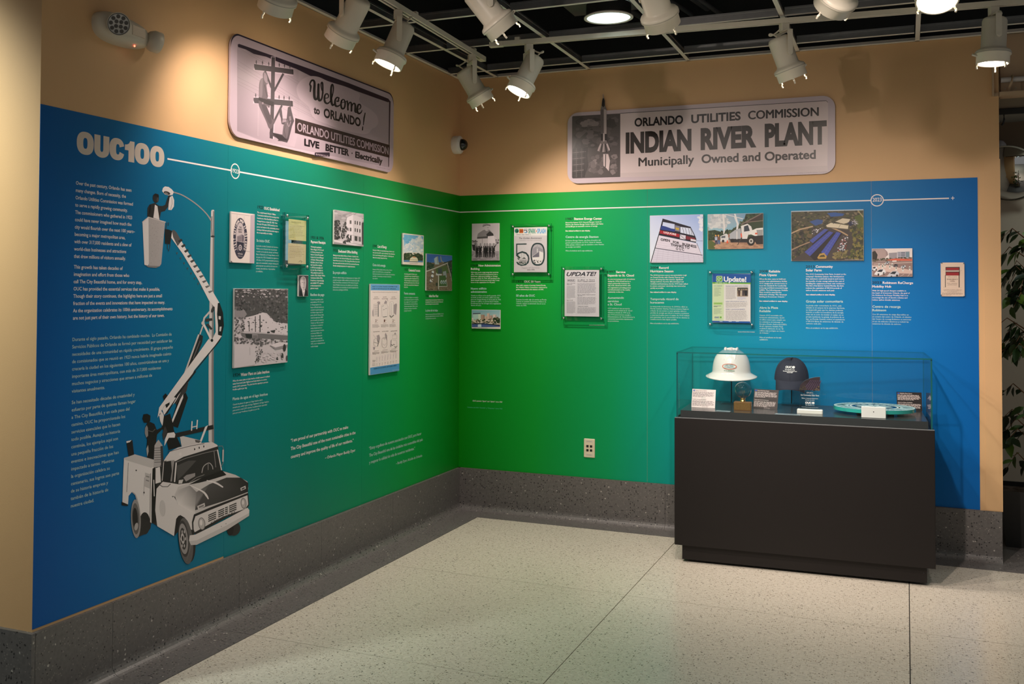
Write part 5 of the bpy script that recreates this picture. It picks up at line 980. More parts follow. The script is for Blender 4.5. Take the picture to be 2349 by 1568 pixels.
# ---- solar farm
t, A = board('large colour aerial print of blue solar roofs over a car park', 'B', [(108, 241), (852, 223), (861, 748), (117, 757)], C6)
A.bg((92, 84, 62)); A.poly([(108, 240), (852, 222), (852, 238), (108, 256)], (170, 190, 206)); A.poly([(108, 250), (852, 234), (854, 420), (112, 440)], (74, 70, 54)); A.scatter([(108, 256), (852, 240), (855, 420), (112, 440)], 330, 10, [(60, 60, 46), (90, 84, 62), (48, 50, 40), (120, 108, 84), (76, 82, 48)], 1.7, 32)
A.poly([(480, 262), (560, 255), (660, 270), (640, 292), (520, 300)], (48, 86, 150)); A.poly([(300, 350), (380, 325), (440, 335), (430, 370), (360, 392)], (56, 84, 140)); A.poly([(110, 440), (300, 410), (470, 420), (850, 440), (860, 748), (117, 757)], (66, 58, 54)); A.poly([(760, 300), (852, 260), (855, 420), (800, 430)], (84, 96, 46)); A.line([(800, 240), (850, 300)], 12, (160, 146, 110))
A.scatter([(112, 400), (300, 400), (330, 520), (260, 640), (118, 740)], 200, 20, [(60, 64, 38), (44, 46, 34), (84, 78, 52), (100, 86, 60), (36, 38, 32)], 1.1, 33); A.scatter([(725, 420), (856, 420), (860, 745), (700, 720), (760, 560)], 150, 20, [(96, 92, 46), (70, 76, 38), (120, 110, 58), (50, 54, 34)], 1, 34)
A.line([(112, 470), (200, 430), (330, 400)], 14, (176, 150, 120)); A.line([(500, 400), (620, 450), (690, 490)], 14, (176, 146, 112)); A.line([(118, 640), (200, 600), (300, 560)], 12, (150, 124, 100))
A.poly([(565, 350), (640, 316), (720, 325), (700, 360), (650, 372)], (206, 192, 168)); A.poly([(470, 388), (520, 362), (700, 390), (695, 425), (480, 405)], (212, 198, 172)); A.poly([(470, 392), (480, 405), (695, 425), (690, 436), (475, 412)], (90, 80, 66)); A.line([(560, 352), (545, 372)], 5, (60, 54, 50)); A.line([(620, 378), (600, 410)], 5, (150, 138, 120)); A.poly([(690, 360), (735, 345), (760, 370), (715, 400)], (40, 44, 70)); A.scatter([(730, 330), (800, 330), (800, 400), (740, 390)], 40, 6, [(190, 186, 190), (90, 90, 100), (150, 140, 140)], 1.4, 35)
A.poly([(330, 575), (480, 440), (540, 460), (640, 470), (480, 700), (350, 750), (300, 700)], (34, 28, 30)); A.poly([(300, 545), (455, 425), (492, 432), (335, 570)], (72, 84, 160)); A.poly([(250, 662), (500, 448), (545, 462), (305, 705)], (66, 76, 156)); A.poly([(418, 665), (578, 455), (622, 468), (480, 702)], (66, 78, 160))
for k in range(1, 9):
    t_ = k / 9; A.line([(300 + 155 * t_, 545 - 120 * t_), (335 + 157 * t_, 570 - 138 * t_)], 1.6, (40, 46, 104)); A.line([(250 + 250 * t_, 662 - 214 * t_), (305 + 240 * t_, 705 - 243 * t_)], 1.6, (40, 46, 104)); A.line([(418 + 160 * t_, 665 - 210 * t_), (480 + 142 * t_, 702 - 234 * t_)], 1.6, (40, 46, 104))
A.line([(277, 683), (522, 455)], 2, (110, 118, 190)); A.line([(449, 684), (600, 461)], 2, (110, 118, 190)); A.poly([(380, 720), (405, 680), (450, 670), (478, 705), (470, 730), (390, 732)], (176, 140, 70)); A.poly([(398, 715), (415, 695), (450, 690), (462, 712)], (66, 60, 40))
A.scatter([(650, 490), (705, 510), (660, 650), (575, 660)], 80, 7, [(206, 204, 208), (90, 96, 110), (150, 60, 50), (60, 60, 66), (180, 180, 186)], 1.6, 36); A.scatter([(540, 680), (690, 640), (690, 720), (550, 730)], 60, 16, [(110, 100, 60), (86, 84, 50), (130, 116, 76)], 1, 37); A.scatter([(320, 440), (420, 420), (360, 490), (310, 500)], 24, 6, [(200, 196, 196), (80, 80, 90)], 1.5, 38); A.text('Courtesy of Orlando Utilities Commission', (662, 742), (845, 742), 8, (200, 190, 180)); A.finish()
# ---- charging hub
t, A = board('colour print of parked electric cars at a charging plaza below offices', 'B', [(940, 628), (1357, 623), (1359, 914), (945, 917)], C6)
A.bg((150, 130, 124)); A.poly([(940, 628), (1357, 622), (1357, 720), (945, 740)], (224, 214, 212)); A.poly([(940, 630), (1070, 626), (1100, 660), (1110, 690), (1060, 730), (945, 740)], (150, 130, 130)); A.poly([(975, 640), (1060, 632), (1085, 655), (1085, 720), (985, 730)], (170, 148, 144)); A.poly([(940, 660), (975, 650), (1000, 690), (990, 745), (942, 760)], (46, 44, 40)); A.poly([(1115, 672), (1200, 666), (1200, 730), (1120, 732)], (150, 144, 150)); A.poly([(1202, 660), (1328, 655), (1330, 725), (1205, 728)], (166, 166, 178))
for i in range(4):
    A.rect(1240, 664 + 16 * i, 1282, 671 + 16 * i, (80, 84, 100)); A.rect(1212, 668 + 15 * i, 1232, 673 + 15 * i, (110, 112, 126))
A.rect(1290, 660, 1326, 716, (120, 140, 150)); A.scatter([(945, 730), (1357, 715), (1357, 748), (945, 760)], 60, 9, [(60, 66, 44), (84, 80, 60), (110, 90, 76)], 1.8, 39); A.poly([(1085, 745), (1180, 728), (1356, 735), (1357, 752), (1180, 752)], (206, 96, 72)); A.poly([(1150, 750), (1195, 748), (1195, 765), (1150, 768)], (220, 212, 206))
A.poly([(945, 770), (1357, 755), (1358, 914), (945, 917)], (140, 116, 112)); A.poly([(945, 800), (1100, 795), (1250, 830), (1358, 850), (1358, 885), (1200, 880), (1000, 850), (945, 850)], (206, 178, 168)); A.line([(960, 786), (1357, 768)], 7, (196, 176, 166))
for x, y in ((1015, 800), (1050, 810), (1075, 800), (1125, 815), (1150, 800), (1190, 830), (1260, 840), (1330, 830)): A.poly([(x - 7, y - 22), (x + 7, y - 22), (x + 8, y + 20), (x - 8, y + 20)], (214, 212, 206)); A.rect(x - 3, y - 14, x + 4, y + 6, (50, 70, 60))
for x, y, s_, c in ((1030, 868, 1.1, (216, 214, 216)), (1165, 890, 1.15, (190, 190, 198)), (965, 832, 0.7, (214, 212, 214)), (1265, 812, 0.5, (196, 200, 206)), (1100, 772, 0.45, (180, 180, 186)), (1185, 800, 0.5, (90, 84, 90))):
    A.poly([(x - 60 * s_, y + 22 * s_), (x - 45 * s_, y - 2 * s_), (x - 10 * s_, y - 28 * s_), (x + 30 * s_, y - 30 * s_), (x + 50 * s_, y - 8 * s_), (x + 40 * s_, y + 16 * s_), (x - 10 * s_, y + 32 * s_)], c); A.poly([(x - 34 * s_, y - 4 * s_), (x - 8 * s_, y - 24 * s_), (x + 26 * s_, y - 25 * s_), (x + 10 * s_, y)], (44, 46, 52)); A.ell(x + 30 * s_, y + 14 * s_, 9 * s_, 13 * s_, (36, 34, 36)); A.ell(x - 20 * s_, y + 24 * s_, 8 * s_, 12 * s_, (36, 34, 36))
for a, b in (((1005, 917), (1090, 870)), ((1075, 914), (1130, 890)), ((1230, 914), (1270, 890)), ((1310, 912), (1330, 885))): A.line([a, b], 4, (206, 192, 186))
A.finish()

# ------------------------------------------------------------------ acrylic sandwich frames with standoffs
def acrylic(label, wall, cs, crop, T=0.034):
    u0, u1, v0, v1 = corners_uv(wall, cs, crop, T); W2 = (u1 - u0) / 2; H2 = v1 - v0
    t = thing('acrylic_frame', label, 'document frame', frameM(wall, (u0 + u1) / 2, v0, 0.0017), 'clear acrylic document frames')
    for nm, z0, z1 in (('back_panel', 0.018, 0.0228), ('front_panel', 0.0262, T - 0.0017)):
        mb = MB(); mb.box((-W2, 0, z0), (W2, H2, z1)); mb.m = [0, 0, 1, 1, 1, 1]; obj(nm, mb, [ACRYL, EDGE], t)
    ix = W2 - 0.016; 
    for x in (-ix, ix):
        for y in (0.016, H2 - 0.016):
            mb = MB(); mb.cyl((x, y, 0.0), (x, y, 0.018), 0.0055, 12); so = obj('standoff', mb, CHROME, t)
            mb = MB(); M = Matrix.Translation((x, y, T - 0.0017)); mb.lathe([(0.0075, 0.0), (0.0075, 0.004), (0.006, 0.0065), (0.0, 0.007)], 16, 0, True, M); obj('cap', mb, CHROME, so)
    A = Art(wallmap(wall, (u0 + u1) / 2, v0, T - 0.009), 0.0236, 0.000006, crop)
    return t, A
def sheet(A, t, cs, col, name='document'):
    """paper of real thickness between the panels, in the crop's corner pixels"""
    q = [A.P(p) for p in cs]; x0 = (q[0][0] + q[3][0]) / 2; x1 = (q[1][0] + q[2][0]) / 2; y1 = (q[0][1] + q[1][1]) / 2; y0 = (q[2][1] + q[3][1]) / 2
    mb = MB(); mb.box((x0, y0, 0.0229), (x1, y1, 0.0234)); m = mat('paper_%d_%d_%d' % col, lin(col)[:3], 0.8)
    return obj(name, mb, m, t)
t, A = acrylic('tall clear frame holding two old yellowed payment receipts', 'L', [(808, 270), (1115, 292), (1106, 1003), (800, 990)], C1)
for cs, col, n in (([(852, 345), (1078, 372), (1075, 632), (850, 612)], (196, 190, 132), 6), ([(848, 658), (1075, 672), (1072, 930), (842, 915)], (198, 182, 140), 6)): sheet(A, t, cs, col, 'receipt')
A.text('ORLANDO UTILITIES', (885, 392), (1010, 402), 14, (110, 100, 60)); A.text('Commission', (925, 412), (975, 416), 10, (110, 100, 60)); A.greek(865, 440, 1060, 600, 8, (150, 142, 96), 0.25, 51); A.greek(860, 700, 1050, 860, 8, (150, 134, 96), 0.25, 52); A.line([(980, 900), (1000, 885), (1025, 895), (1010, 905)], 4, (70, 60, 50), 3); A.line([(870, 420), (1060, 445)], 2, (120, 112, 70)); A.line([(870, 755), (1050, 770)], 2, (120, 104, 70)); A.obj('print', t)
mb = MB()
q = [A.P(p) for p in ((815, 370), (850, 372), (850, 880), (810, 875))]; p2 = A.P((1040, 640))
mb.box((q[0][0], q[2][1], 0.02285), (q[1][0] + 0.03, q[0][1], 0.02288)); obj('backing_sheet', mb, mat('pale_blue_sheet', (0.22, 0.42, 0.52), 0.6), t)
t, A = acrylic('clear frame holding a golden anniversary newsletter cover with large black numeral', 'B', [(580, 175), (1068, 170), (1065, 805), (583, 808)], C4)
sheet(A, t, [(622, 220), (1018, 210), (1018, 752), (624, 752)], (226, 216, 214)); A.poly([(622, 318), (1018, 312), (1018, 752), (624, 752)], (204, 192, 196)); A.ell(656, 258, 25, 27, (36, 120, 96)); A.ell(662, 262, 13, 11, (20, 60, 50)); A.rect(685, 234, 733, 284, (214, 110, 44)); A.text('50', (692, 274), (728, 274), 30, (120, 40, 30), 0.03); A.ell(762, 256, 27, 28, (70, 70, 80)); A.ell(762, 256, 24, 25, (226, 220, 222)); A.line([(745, 250), (770, 246), (776, 268)], 10, (40, 44, 52)); A.poly([(745, 275), (785, 268), (770, 284)], (90, 160, 210))
A.text('SPARK', (795, 286), (882, 286), 52, (40, 140, 118), 0.03); A.text('&', (882, 270), (898, 270), 22, (214, 96, 60), 0.02); A.text('SPLASH', (900, 285), (1003, 285), 52, (84, 160, 214), 0.03); A.greek(650, 300, 1000, 312, 1, (150, 140, 146), 0.6, 53)
A.text('The Golden Anniversary', (682, 355), (958, 352), 20, (70, 62, 70), 0.01, 0.25); A.text('ORLANDO UTILITIES COMMISSION', (690, 379), (950, 377), 13, (150, 140, 146), 0.0)
g5 = (38, 54, 56)
A.poly([(648, 410), (774, 408), (774, 422), (662, 424), (662, 552), (648, 552)], g5); A.poly([(648, 540), (668, 520), (720, 500), (770, 515), (800, 550), (808, 590), (798, 640), (765, 670), (710, 678), (665, 660), (648, 630), (664, 628), (690, 656), (730, 664), (770, 648), (790, 610), (788, 570), (765, 535), (720, 520), (680, 535), (662, 560), (648, 560)], g5)
A.poly([(665, 560), (720, 522), (765, 536), (788, 570), (790, 610), (770, 648), (730, 664), (690, 656), (665, 628)], (206, 196, 198)); A.poly([(690, 600), (785, 600), (780, 630), (750, 655), (700, 655), (672, 630)], (176, 166, 168)); A.line([(715, 520), (715, 590)], 3, (120, 110, 114)); A.line([(742, 520), (742, 590)], 3, (120, 110, 114)); A.poly([(715, 590), (745, 575), (770, 592)], (44, 48, 50)); A.scatter([(660, 560), (690, 552), (700, 600), (660, 600)], 16, 10, [(40, 50, 46), (70, 80, 72)], 1, 54)
for k in range(4): A.line([(706 + 18 * k, 602), (706 + 18 * k, 640)], 5, (120, 112, 116))
A.scatter([(665, 630), (780, 630), (740, 662), (690, 662)], 20, 8, [(60, 64, 62), (120, 116, 114)], 1.4, 55)
n = 40; cx, cy_ = 907, 538
ov = supe(cx, cy_, 86, 138, n, 2.6); iv = supe(cx, cy_, 70, 120, n, 2.6); A.raw([A.P(p) for p in ov + iv], [(k, (k + 1) % n, n + (k + 1) % n, n + k) for k in range(n)], g5); A.raw([A.P(p) for p in iv], [tuple(range(n))], (176, 166, 172)); A.poly([(845, 470), (900, 440), (970, 480), (972, 500), (920, 520), (845, 560)], (150, 142, 150)); A.poly([(838, 560), (930, 500), (975, 520), (975, 590), (945, 648), (880, 652), (845, 600)], (224, 214, 212)); A.poly([(845, 560), (925, 505), (925, 570), (845, 575)], (110, 104, 116)); A.line([(903, 425), (903, 510)], 14, (200, 192, 194)); A.line([(903, 425), (903, 470)], 6, (120, 112, 120)); A.scatter([(850, 600), (960, 610), (940, 645), (870, 645)], 18, 7, [(60, 56, 60), (150, 140, 140)], 1.4, 56)
A.text('Years of Service', (712, 712), (928, 708), 22, (170, 158, 164), 0.012, 0.2); A.text('1923-1973', (780, 731), (868, 730), 12, (50, 46, 52), 0.02); A.obj('print', t)
t, A = acrylic('clear frame holding a grey typed newsletter sheet with slanted heading', 'B', [(1187, 685), (1697, 683), (1695, 1332), (1190, 1335)], C4)
sheet(A, t, [(1230, 728), (1645, 725), (1642, 1284), (1230, 1280)], (216, 206, 212)); A.text('UPDATE!', (1252, 798), (1610, 796), 46, (38, 34, 46), 0.025, 0.32); A.line([(1255, 822), (1610, 820)], 2, (150, 142, 150)); A.greek(1290, 815, 1580, 823, 1, (170, 160, 170), 0.6, 60)
A.rect(1255, 836, 1362, 872, (200, 190, 198)); A.text('H', (1268, 862), (1287, 862), 22, (44, 40, 52), 0.02); A.text('OUC', (1294, 862), (1348, 862), 22, (44, 40, 52), 0.015); A.text("It's official - St. Cloud is", (1384, 852), (1592, 850), 13, (50, 44, 60), 0.02, 0.2); A.text("OUC's newest customer", (1384, 870), (1596, 868), 13, (50, 44, 60), 0.02, 0.2)
A.text('See it save the', (1254, 889), (1356, 889), 9, (60, 54, 66), 0.02); A.text('difference', (1254, 904), (1320, 904), 9, (60, 54, 66), 0.02); A.greek(1254, 916, 1360, 1070, 20, (150, 142, 152), 0.45, 61, 0.1); A.text('Sign me up!', (1254, 1092), (1328, 1092), 9, (60, 54, 66), 0.02); A.greek(1254, 1104, 1360, 1248, 19, (150, 142, 152), 0.45, 62, 0.1)
A.greek(1382, 884, 1610, 1010, 16, (152, 144, 154), 0.45, 63, 0.08); A.text('Electric, Hughes Supply to partner', (1384, 1027), (1600, 1027), 9, (60, 54, 66), 0.02); A.text('with OUC', (1384, 1040), (1442, 1040), 9, (60, 54, 66), 0.02); A.greek(1382, 1050, 1610, 1145, 12, (152, 144, 154), 0.45, 64, 0.08); A.text('Telephonic Update', (1384, 1165), (1512, 1165), 9, (60, 54, 66), 0.02); A.greek(1382, 1175, 1610, 1250, 10, (152, 144, 154), 0.45, 65, 0.08); A.line([(1370, 880), (1370, 1250)], 1.2, (180, 172, 180)); A.obj('print', t)
t, A = acrylic('clear frame holding a colour newsletter with blue banner and green column', 'B', [(752, 727), (1278, 727), (1280, 1372), (750, 1370)], C5)
sheet(A, t, [(805, 770), (1236, 775), (1230, 1328), (803, 1318)], (228, 218, 216)); A.poly([(805, 770), (1236, 775), (1235, 872), (805, 866)], (20, 82, 160)); A.poly([(805, 866), (1235, 872), (1235, 888), (805, 884)], (110, 170, 60)); A.poly([(804, 886), (935, 888), (932, 1302), (803, 1300)], (206, 216, 178)); A.poly([(803, 1300), (1230, 1308), (1230, 1328), (803, 1318)], (20, 82, 160))
A.raw([A.P(p) for p in rounded(848, 796, 918, 862, 12)], [tuple(range(28))], (214, 226, 200)); A.raw([A.P(p) for p in rounded(853, 801, 913, 857, 10)], [tuple(range(28))], (96, 160, 60)); A.line([(868, 815), (866, 838), (880, 846), (890, 835)], 6, (226, 230, 214), 3); A.line([(878, 812), (892, 828), (905, 815)], 6, (226, 230, 214), 3); A.text('Update!', (932, 858), (1186, 862), 52, (236, 232, 236), 0.035)
A.greek(840, 872, 1200, 884, 1, (210, 226, 190), 0.5, 70); A.text('OUC CALENDAR', (822, 914), (914, 914), 9, (40, 84, 150), 0.02); A.greek(825, 928, 910, 1030, 13, (130, 150, 130), 0.4, 71, 0.4); A.rect(818, 1094, 918, 1118, (160, 196, 110)); A.text('IN THIS ISSUE', (832, 1110), (904, 1110), 8, (70, 120, 60)); A.greek(820, 1130, 905, 1152, 2, (80, 90, 90), 0.5, 72); A.greek(820, 1162, 918, 1230, 9, (130, 150, 130), 0.4, 73, 0.3); A.text('OUC', (828, 1270), (882, 1270), 16, (24, 70, 140), 0.05); A.rect(888, 1252, 908, 1272, (110, 170, 60)); A.text('The Reliable One', (832, 1286), (906, 1286), 7, (110, 130, 130))
A.text('RELIABLE PLAZA GREEN GRAND OPENING', (955, 914), (1205, 915), 8, (40, 70, 140), 0.02); A.greek(955, 922, 1070, 1062, 17, (170, 160, 164), 0.45, 74, 0.1); A.raw([A.P(p) for p in rounded(1082, 926, 1206, 1028, 8)], [tuple(range(28))], (130, 110, 96)); A.rect(1086, 995, 1202, 1024, (176, 150, 130)); A.poly([(1086, 930), (1202, 930), (1202, 960), (1086, 965)], (70, 76, 66))
for x, c in ((1105, (70, 50, 44)), (1130, (190, 170, 150)), (1150, (60, 50, 60)), (1172, (30, 28, 32)), (1190, (40, 36, 44))): A.ell(x, 950, 6, 8, (180, 140, 120)); A.poly([(x - 10, 960), (x + 10, 960), (x + 9, 1020), (x - 9, 1020)], c)
A.greek(1085, 1034, 1205, 1066, 5, (176, 176, 206), 0.45, 75); A.text('FAMILY OPEN HOUSE SET FOR NOV. 15', (955, 1086), (1190, 1086), 8, (40, 70, 140), 0.02); A.greek(955, 1094, 1205, 1155, 8, (176, 166, 168), 0.45, 76, 0.12); A.text('PROJECT CARE EXPANDS BENEFITS', (955, 1175), (1170, 1175), 8, (40, 70, 140), 0.02); A.greek(955, 1184, 1205, 1296, 14, (176, 166, 168), 0.45, 77, 0.12)
for x in (885, 988, 1068): A.greek(x, 1306, x + 85, 1316, 1, (200, 214, 232), 0.5, 78)
A.obj('print', t)

# ================================================================== the two billboards above the murals
def billboard(label, wall, u0, u1, v0, v1, r, col):
    t = thing('billboard_panel', label, 'sign', frameM(wall, (u0 + u1) / 2, v0, 0.001), 'old billboards shown above the murals')
    W2 = (u1 - u0) / 2; H2 = v1 - v0
    mb = MB(); mb.prism(rounded(-W2, 0, W2, H2, r, 8), 0.006, 0.016); obj('panel', mb, mat('billboard_face', lin(col)[:3], 0.35), t)
    for x in (-W2 * 0.6, W2 * 0.6): mb = MB(); mb.box((x - 0.1, H2 * 0.3, 0), (x + 0.1, H2 * 0.7, 0.006)); obj('wall_cleat', mb, BOARD, t)
    return t
D1 = (510, 60, 4.481); D2 = (670, 160, 6.533); D3 = (540, 80, 6.03); D4 = (1280, 200, 3.559)
w = 0.016
u0 = hit(527.5, 200, 0, w).y; u1 = hit(902.5, 300, 0, w).y; v1 = hit(710.8, 141.5, 0, w).z; v0 = hit(710.8, 353, 0, w).z
t = billboard('mauve grey billboard panel with a lineman on a power pole and welcome lettering', 'L', u0, u1, v0, v1, 0.075, (186, 168, 176))
A = Art(wallmap('L', (u0 + u1) / 2, v0, w), 0.0162, 0.00001, D1)
pu = lambda v: (int(v * 0.88), int(v * 0.785), int(v * 0.835))
W2 = (u1 - u0) / 2; H2 = v1 - v0
# dark top edge, then the picture field
A.raw(rounded(-W2 + 0.001, H2 - 0.13, W2 - 0.001, H2 - 0.0005, 0.064, 8), [tuple(range(36))], (36, 24, 44)); A.raw(rounded(-W2 + 0.002, 0.002, W2 - 0.002, H2 - 0.008, 0.07, 8), [tuple(range(36))], pu(206))
A.poly([(158, 185), (172, 182), (500, 300), (900, 455), (1300, 595), (1700, 750), (1725, 775), (1722, 800), (1710, 1335), (1700, 1450), (760, 1260), (400, 1180), (150, 1080), (150, 240)], pu(186))
A.poly([(152, 240), (500, 310), (780, 430), (790, 1050), (740, 1240), (400, 1170), (150, 1075)], [pu(176), pu(196), pu(176), pu(186), pu(196), pu(178), pu(168)])
A.poly([(155, 190), (170, 182), (500, 298), (900, 440), (1300, 585), (1705, 745), (1726, 775), (1700, 782), (1300, 640), (900, 510), (760, 440), (600, 380), (450, 315), (320, 285), (240, 240), (160, 215)], (44, 30, 46)); A.poly([(1712, 770), (1728, 770), (1718, 1200), (1712, 1440), (1704, 1450), (1708, 1200)], (56, 40, 52))
for a, b in (((160, 220), (880, 660)), ((235, 245), (900, 640)), ((150, 350), (800, 760)), ((150, 390), (860, 830)), ((150, 425), (900, 870)), ((150, 520), (1100, 1010)), ((150, 560), (1160, 1050)), ((150, 590), (760, 920))): A.line([a, b], 1.8, pu(140), 0, False)
# pole, cross arms, braces, insulators
A.crop = D3
hal = pu(214)
for pts, wd in (([(520, 300), (500, 1440)], 62), ([(255, 440), (800, 520)], 95), ([(245, 900), (790, 945)], 95)): A.line(pts, wd, hal, 0, False)
A.line([(316, 960), (312, 1390)], 9, pu(222)); A.line([(316, 960), (313, 1390)], 3, pu(120))
pk = pu(78)
A.poly([(497, 305), (545, 310), (545, 420), (540, 800), (528, 1180), (515, 1440), (470, 1430), (478, 1180), (485, 800), (492, 420)], pk)
A.poly([(255, 402), (800, 478), (800, 550), (640, 525), (268, 484), (256, 450)], pk); A.poly([(780, 478), (800, 480), (800, 550), (782, 545)], pu(64)); A.poly([(248, 868), (330, 870), (788, 912), (792, 992), (640, 975), (262, 944), (246, 905)], pk); A.poly([(770, 915), (790, 913), (792, 992), (772, 985)], pu(64))
A.line([(405, 500), (500, 740)], 28, pk, 0, False); A.line([(660, 535), (530, 780)], 30, pk, 0, False); A.line([(640, 975), (510, 1240)], 28, pk, 0, False)
for x, y in ((285, 405), (371, 415), (458, 428), (603, 445), (675, 455), (750, 465), (277, 865), (601, 890), (669, 898), (741, 905)): A.line([(x, y), (x, y - 56)], 9, pu(60), 0, False); A.line([(x - 8, y - 30), (x + 8, y - 30)], 14, pu(60), 0, False)
# first lineman
A.blob([(322, 860), (325, 690), (345, 615), (378, 595), (376, 540), (400, 505), (425, 535), (440, 590), (442, 680), (425, 690), (440, 800), (445, 850), (430, 890), (395, 880), (470, 960), (460, 1010), (430, 980), (470, 1090), (510, 1170), (545, 1180), (520, 1230), (500, 1290), (460, 1290), (420, 1190), (350, 1040), (318, 960)], pu(104))
A.blob([(345, 620), (378, 598), (372, 700), (365, 850), (330, 860), (335, 700)], pu(128)); A.blob([(392, 520), (420, 540), (438, 600), (435, 670), (408, 650), (390, 600)], pu(150)); A.poly([(320, 860), (480, 910), (530, 930), (520, 990), (400, 950), (315, 900)], pu(56)); A.blob([(360, 960), (420, 985), (480, 1120), (500, 1200), (470, 1230), (400, 1100)], pu(84)); A.ell(375, 945, 10, 16, pu(150))
A.line([(400, 690), (415, 780), (440, 860)], 8, pu(70))
# second lineman
A.poly([(610, 1030), (630, 990), (640, 1060), (650, 1160), (705, 1160), (712, 1100), (722, 1000), (760, 985), (770, 1040), (790, 1120), (808, 1190), (780, 1260), (760, 1340), (735, 1440), (712, 1490), (640, 1470), (580, 1465), (600, 1440), (520, 1400), (470, 1380), (470, 1340), (600, 1370), (650, 1380), (655, 1300), (668, 1240), (635, 1230), (625, 1150), (608, 1100)], pu(84))
A.blob([(668, 1240), (720, 1170), (735, 1280), (720, 1400), (700, 1430), (650, 1400), (655, 1300)], pu(110)); A.poly([(650, 1165), (700, 1168), (700, 1200), (640, 1215)], pu(150)); A.line([(690, 1230), (670, 1320), (690, 1420)], 6, pu(70)); A.line([(715, 1220), (735, 1270), (760, 1200)], 10, pu(150), 3); A.poly([(735, 1130), (760, 1120), (770, 1180), (745, 1190)], pu(130)); A.poly([(500, 1350), (650, 1395), (720, 1460), (600, 1455)], pu(58))
A.crop = D2
A.blob([(62, 300), (75, 230), (130, 160), (200, 115), (290, 95), (400, 110), (520, 165), (640, 205), (760, 240), (880, 285), (960, 325), (1005, 360), (1015, 395), (1000, 425), (1005, 470), (1060, 525), (1150, 580), (1220, 635), (1265, 690), (1287, 750), (1280, 810), (1245, 860), (1200, 880), (1170, 915), (1140, 950), (1070, 962), (950, 945), (820, 915), (700, 885), (600, 850), (480, 800), (380, 760), (320, 715), (285, 660), (265, 600), (245, 555), (190, 505), (120, 445), (80, 380)], pu(200))
K = (26, 20, 24)
A.line([(268, 325), (275, 250), (262, 215), (285, 165), (315, 160), (332, 200), (328, 300), (330, 400), (345, 440), (370, 430), (385, 360), (392, 220)], [20, 30, 22, 26, 30, 34, 40, 40, 38, 26, 30, 34], K, 5)
A.line([(392, 220), (388, 340), (392, 430), (410, 460), (440, 430), (455, 330), (452, 210), (440, 190), (428, 220), (440, 300), (465, 345)], [30, 40, 40, 34, 26, 24, 26, 22, 16, 14, 10], K, 5)
A.line([(482, 425), (530, 420), (540, 390), (525, 362), (495, 370), (480, 420), (488, 480), (520, 505), (560, 480), (590, 420), (612, 320), (612, 250), (598, 220), (582, 260), (578, 380), (585, 480), (605, 530), (640, 500)], [12, 14, 18, 20, 24, 30, 32, 26, 18, 16, 18, 22, 24, 28, 34, 36, 32, 14], K, 5)
A.line([(690, 440), (690, 470), (668, 470)], 22, K, 4); A.line([(700, 425), (670, 415), (645, 445), (638, 495), (650, 540), (685, 545), (720, 520)], [20, 22, 26, 32, 32, 24, 12], K, 5)
A.line([(755, 445), (735, 470), (728, 530), (740, 575), (765, 582), (785, 550), (790, 490), (775, 450), (752, 450), (740, 490), (790, 480), (825, 470)], [18, 24, 28, 28, 24, 26, 24, 18, 14, 10, 10, 14], K, 5)
A.line([(820, 470), (828, 520), (832, 600)], 24, K, 4); A.line([(832, 560), (850, 500), (875, 490), (885, 530), (885, 615)], [14, 18, 24, 26, 26], K, 4); A.line([(885, 570), (905, 515), (930, 505), (942, 540), (940, 620), (955, 640)], [14, 18, 24, 26, 26, 16], K, 4)
A.line([(975, 590), (1010, 585), (1025, 550), (1010, 520), (985, 530), (970, 590), (978, 640), (1005, 655), (1035, 630), (1042, 605)], [12, 14, 18, 22, 26, 32, 30, 24, 16, 10], K, 5)
A.text('to', (318, 648), (410, 672), 105, (34, 26, 28), 0.04); A.text('ORLANDO', (468, 705), (1022, 850), 128, (26, 20, 24), 0.038)
A.poly([(1085, 640), (1098, 645), (1085, 720), (1068, 830), (1058, 830), (1064, 720)], K); A.poly([(1052, 845), (1062, 850), (1058, 908), (1042, 908), (1044, 870)], K)
A.poly([(42, 722), (1460, 1128), (1455, 1318), (40, 945)], (48, 36, 36)); A.text('ORLANDO UTILITIES COMMISSION', (70, 912), (1440, 1272), 125, pu(168), 0.03)
A.text('LIVE', (178, 1130), (403, 1180), 96, K, 0.042); A.text('BETTER', (497, 1207), (850, 1288), 96, K, 0.042); A.ell(895, 1250, 7, 10, K); A.text('Electrically', (943, 1312), (1350, 1410), 88, K, 0.034)
A.raw([A.P(p) for p in rounded(335, 1238, 560, 1300, 12)], [tuple(range(28))], (44, 34, 44)); A.text('BARBOUR', (352, 1275), (545, 1308), 22, pu(190), 0.02); A.text('Courtesy of Orlando Utilities Commission', (1255, 1452), (1458, 1500), 12, pu(150)); A.obj('print', t, PRINT_G)
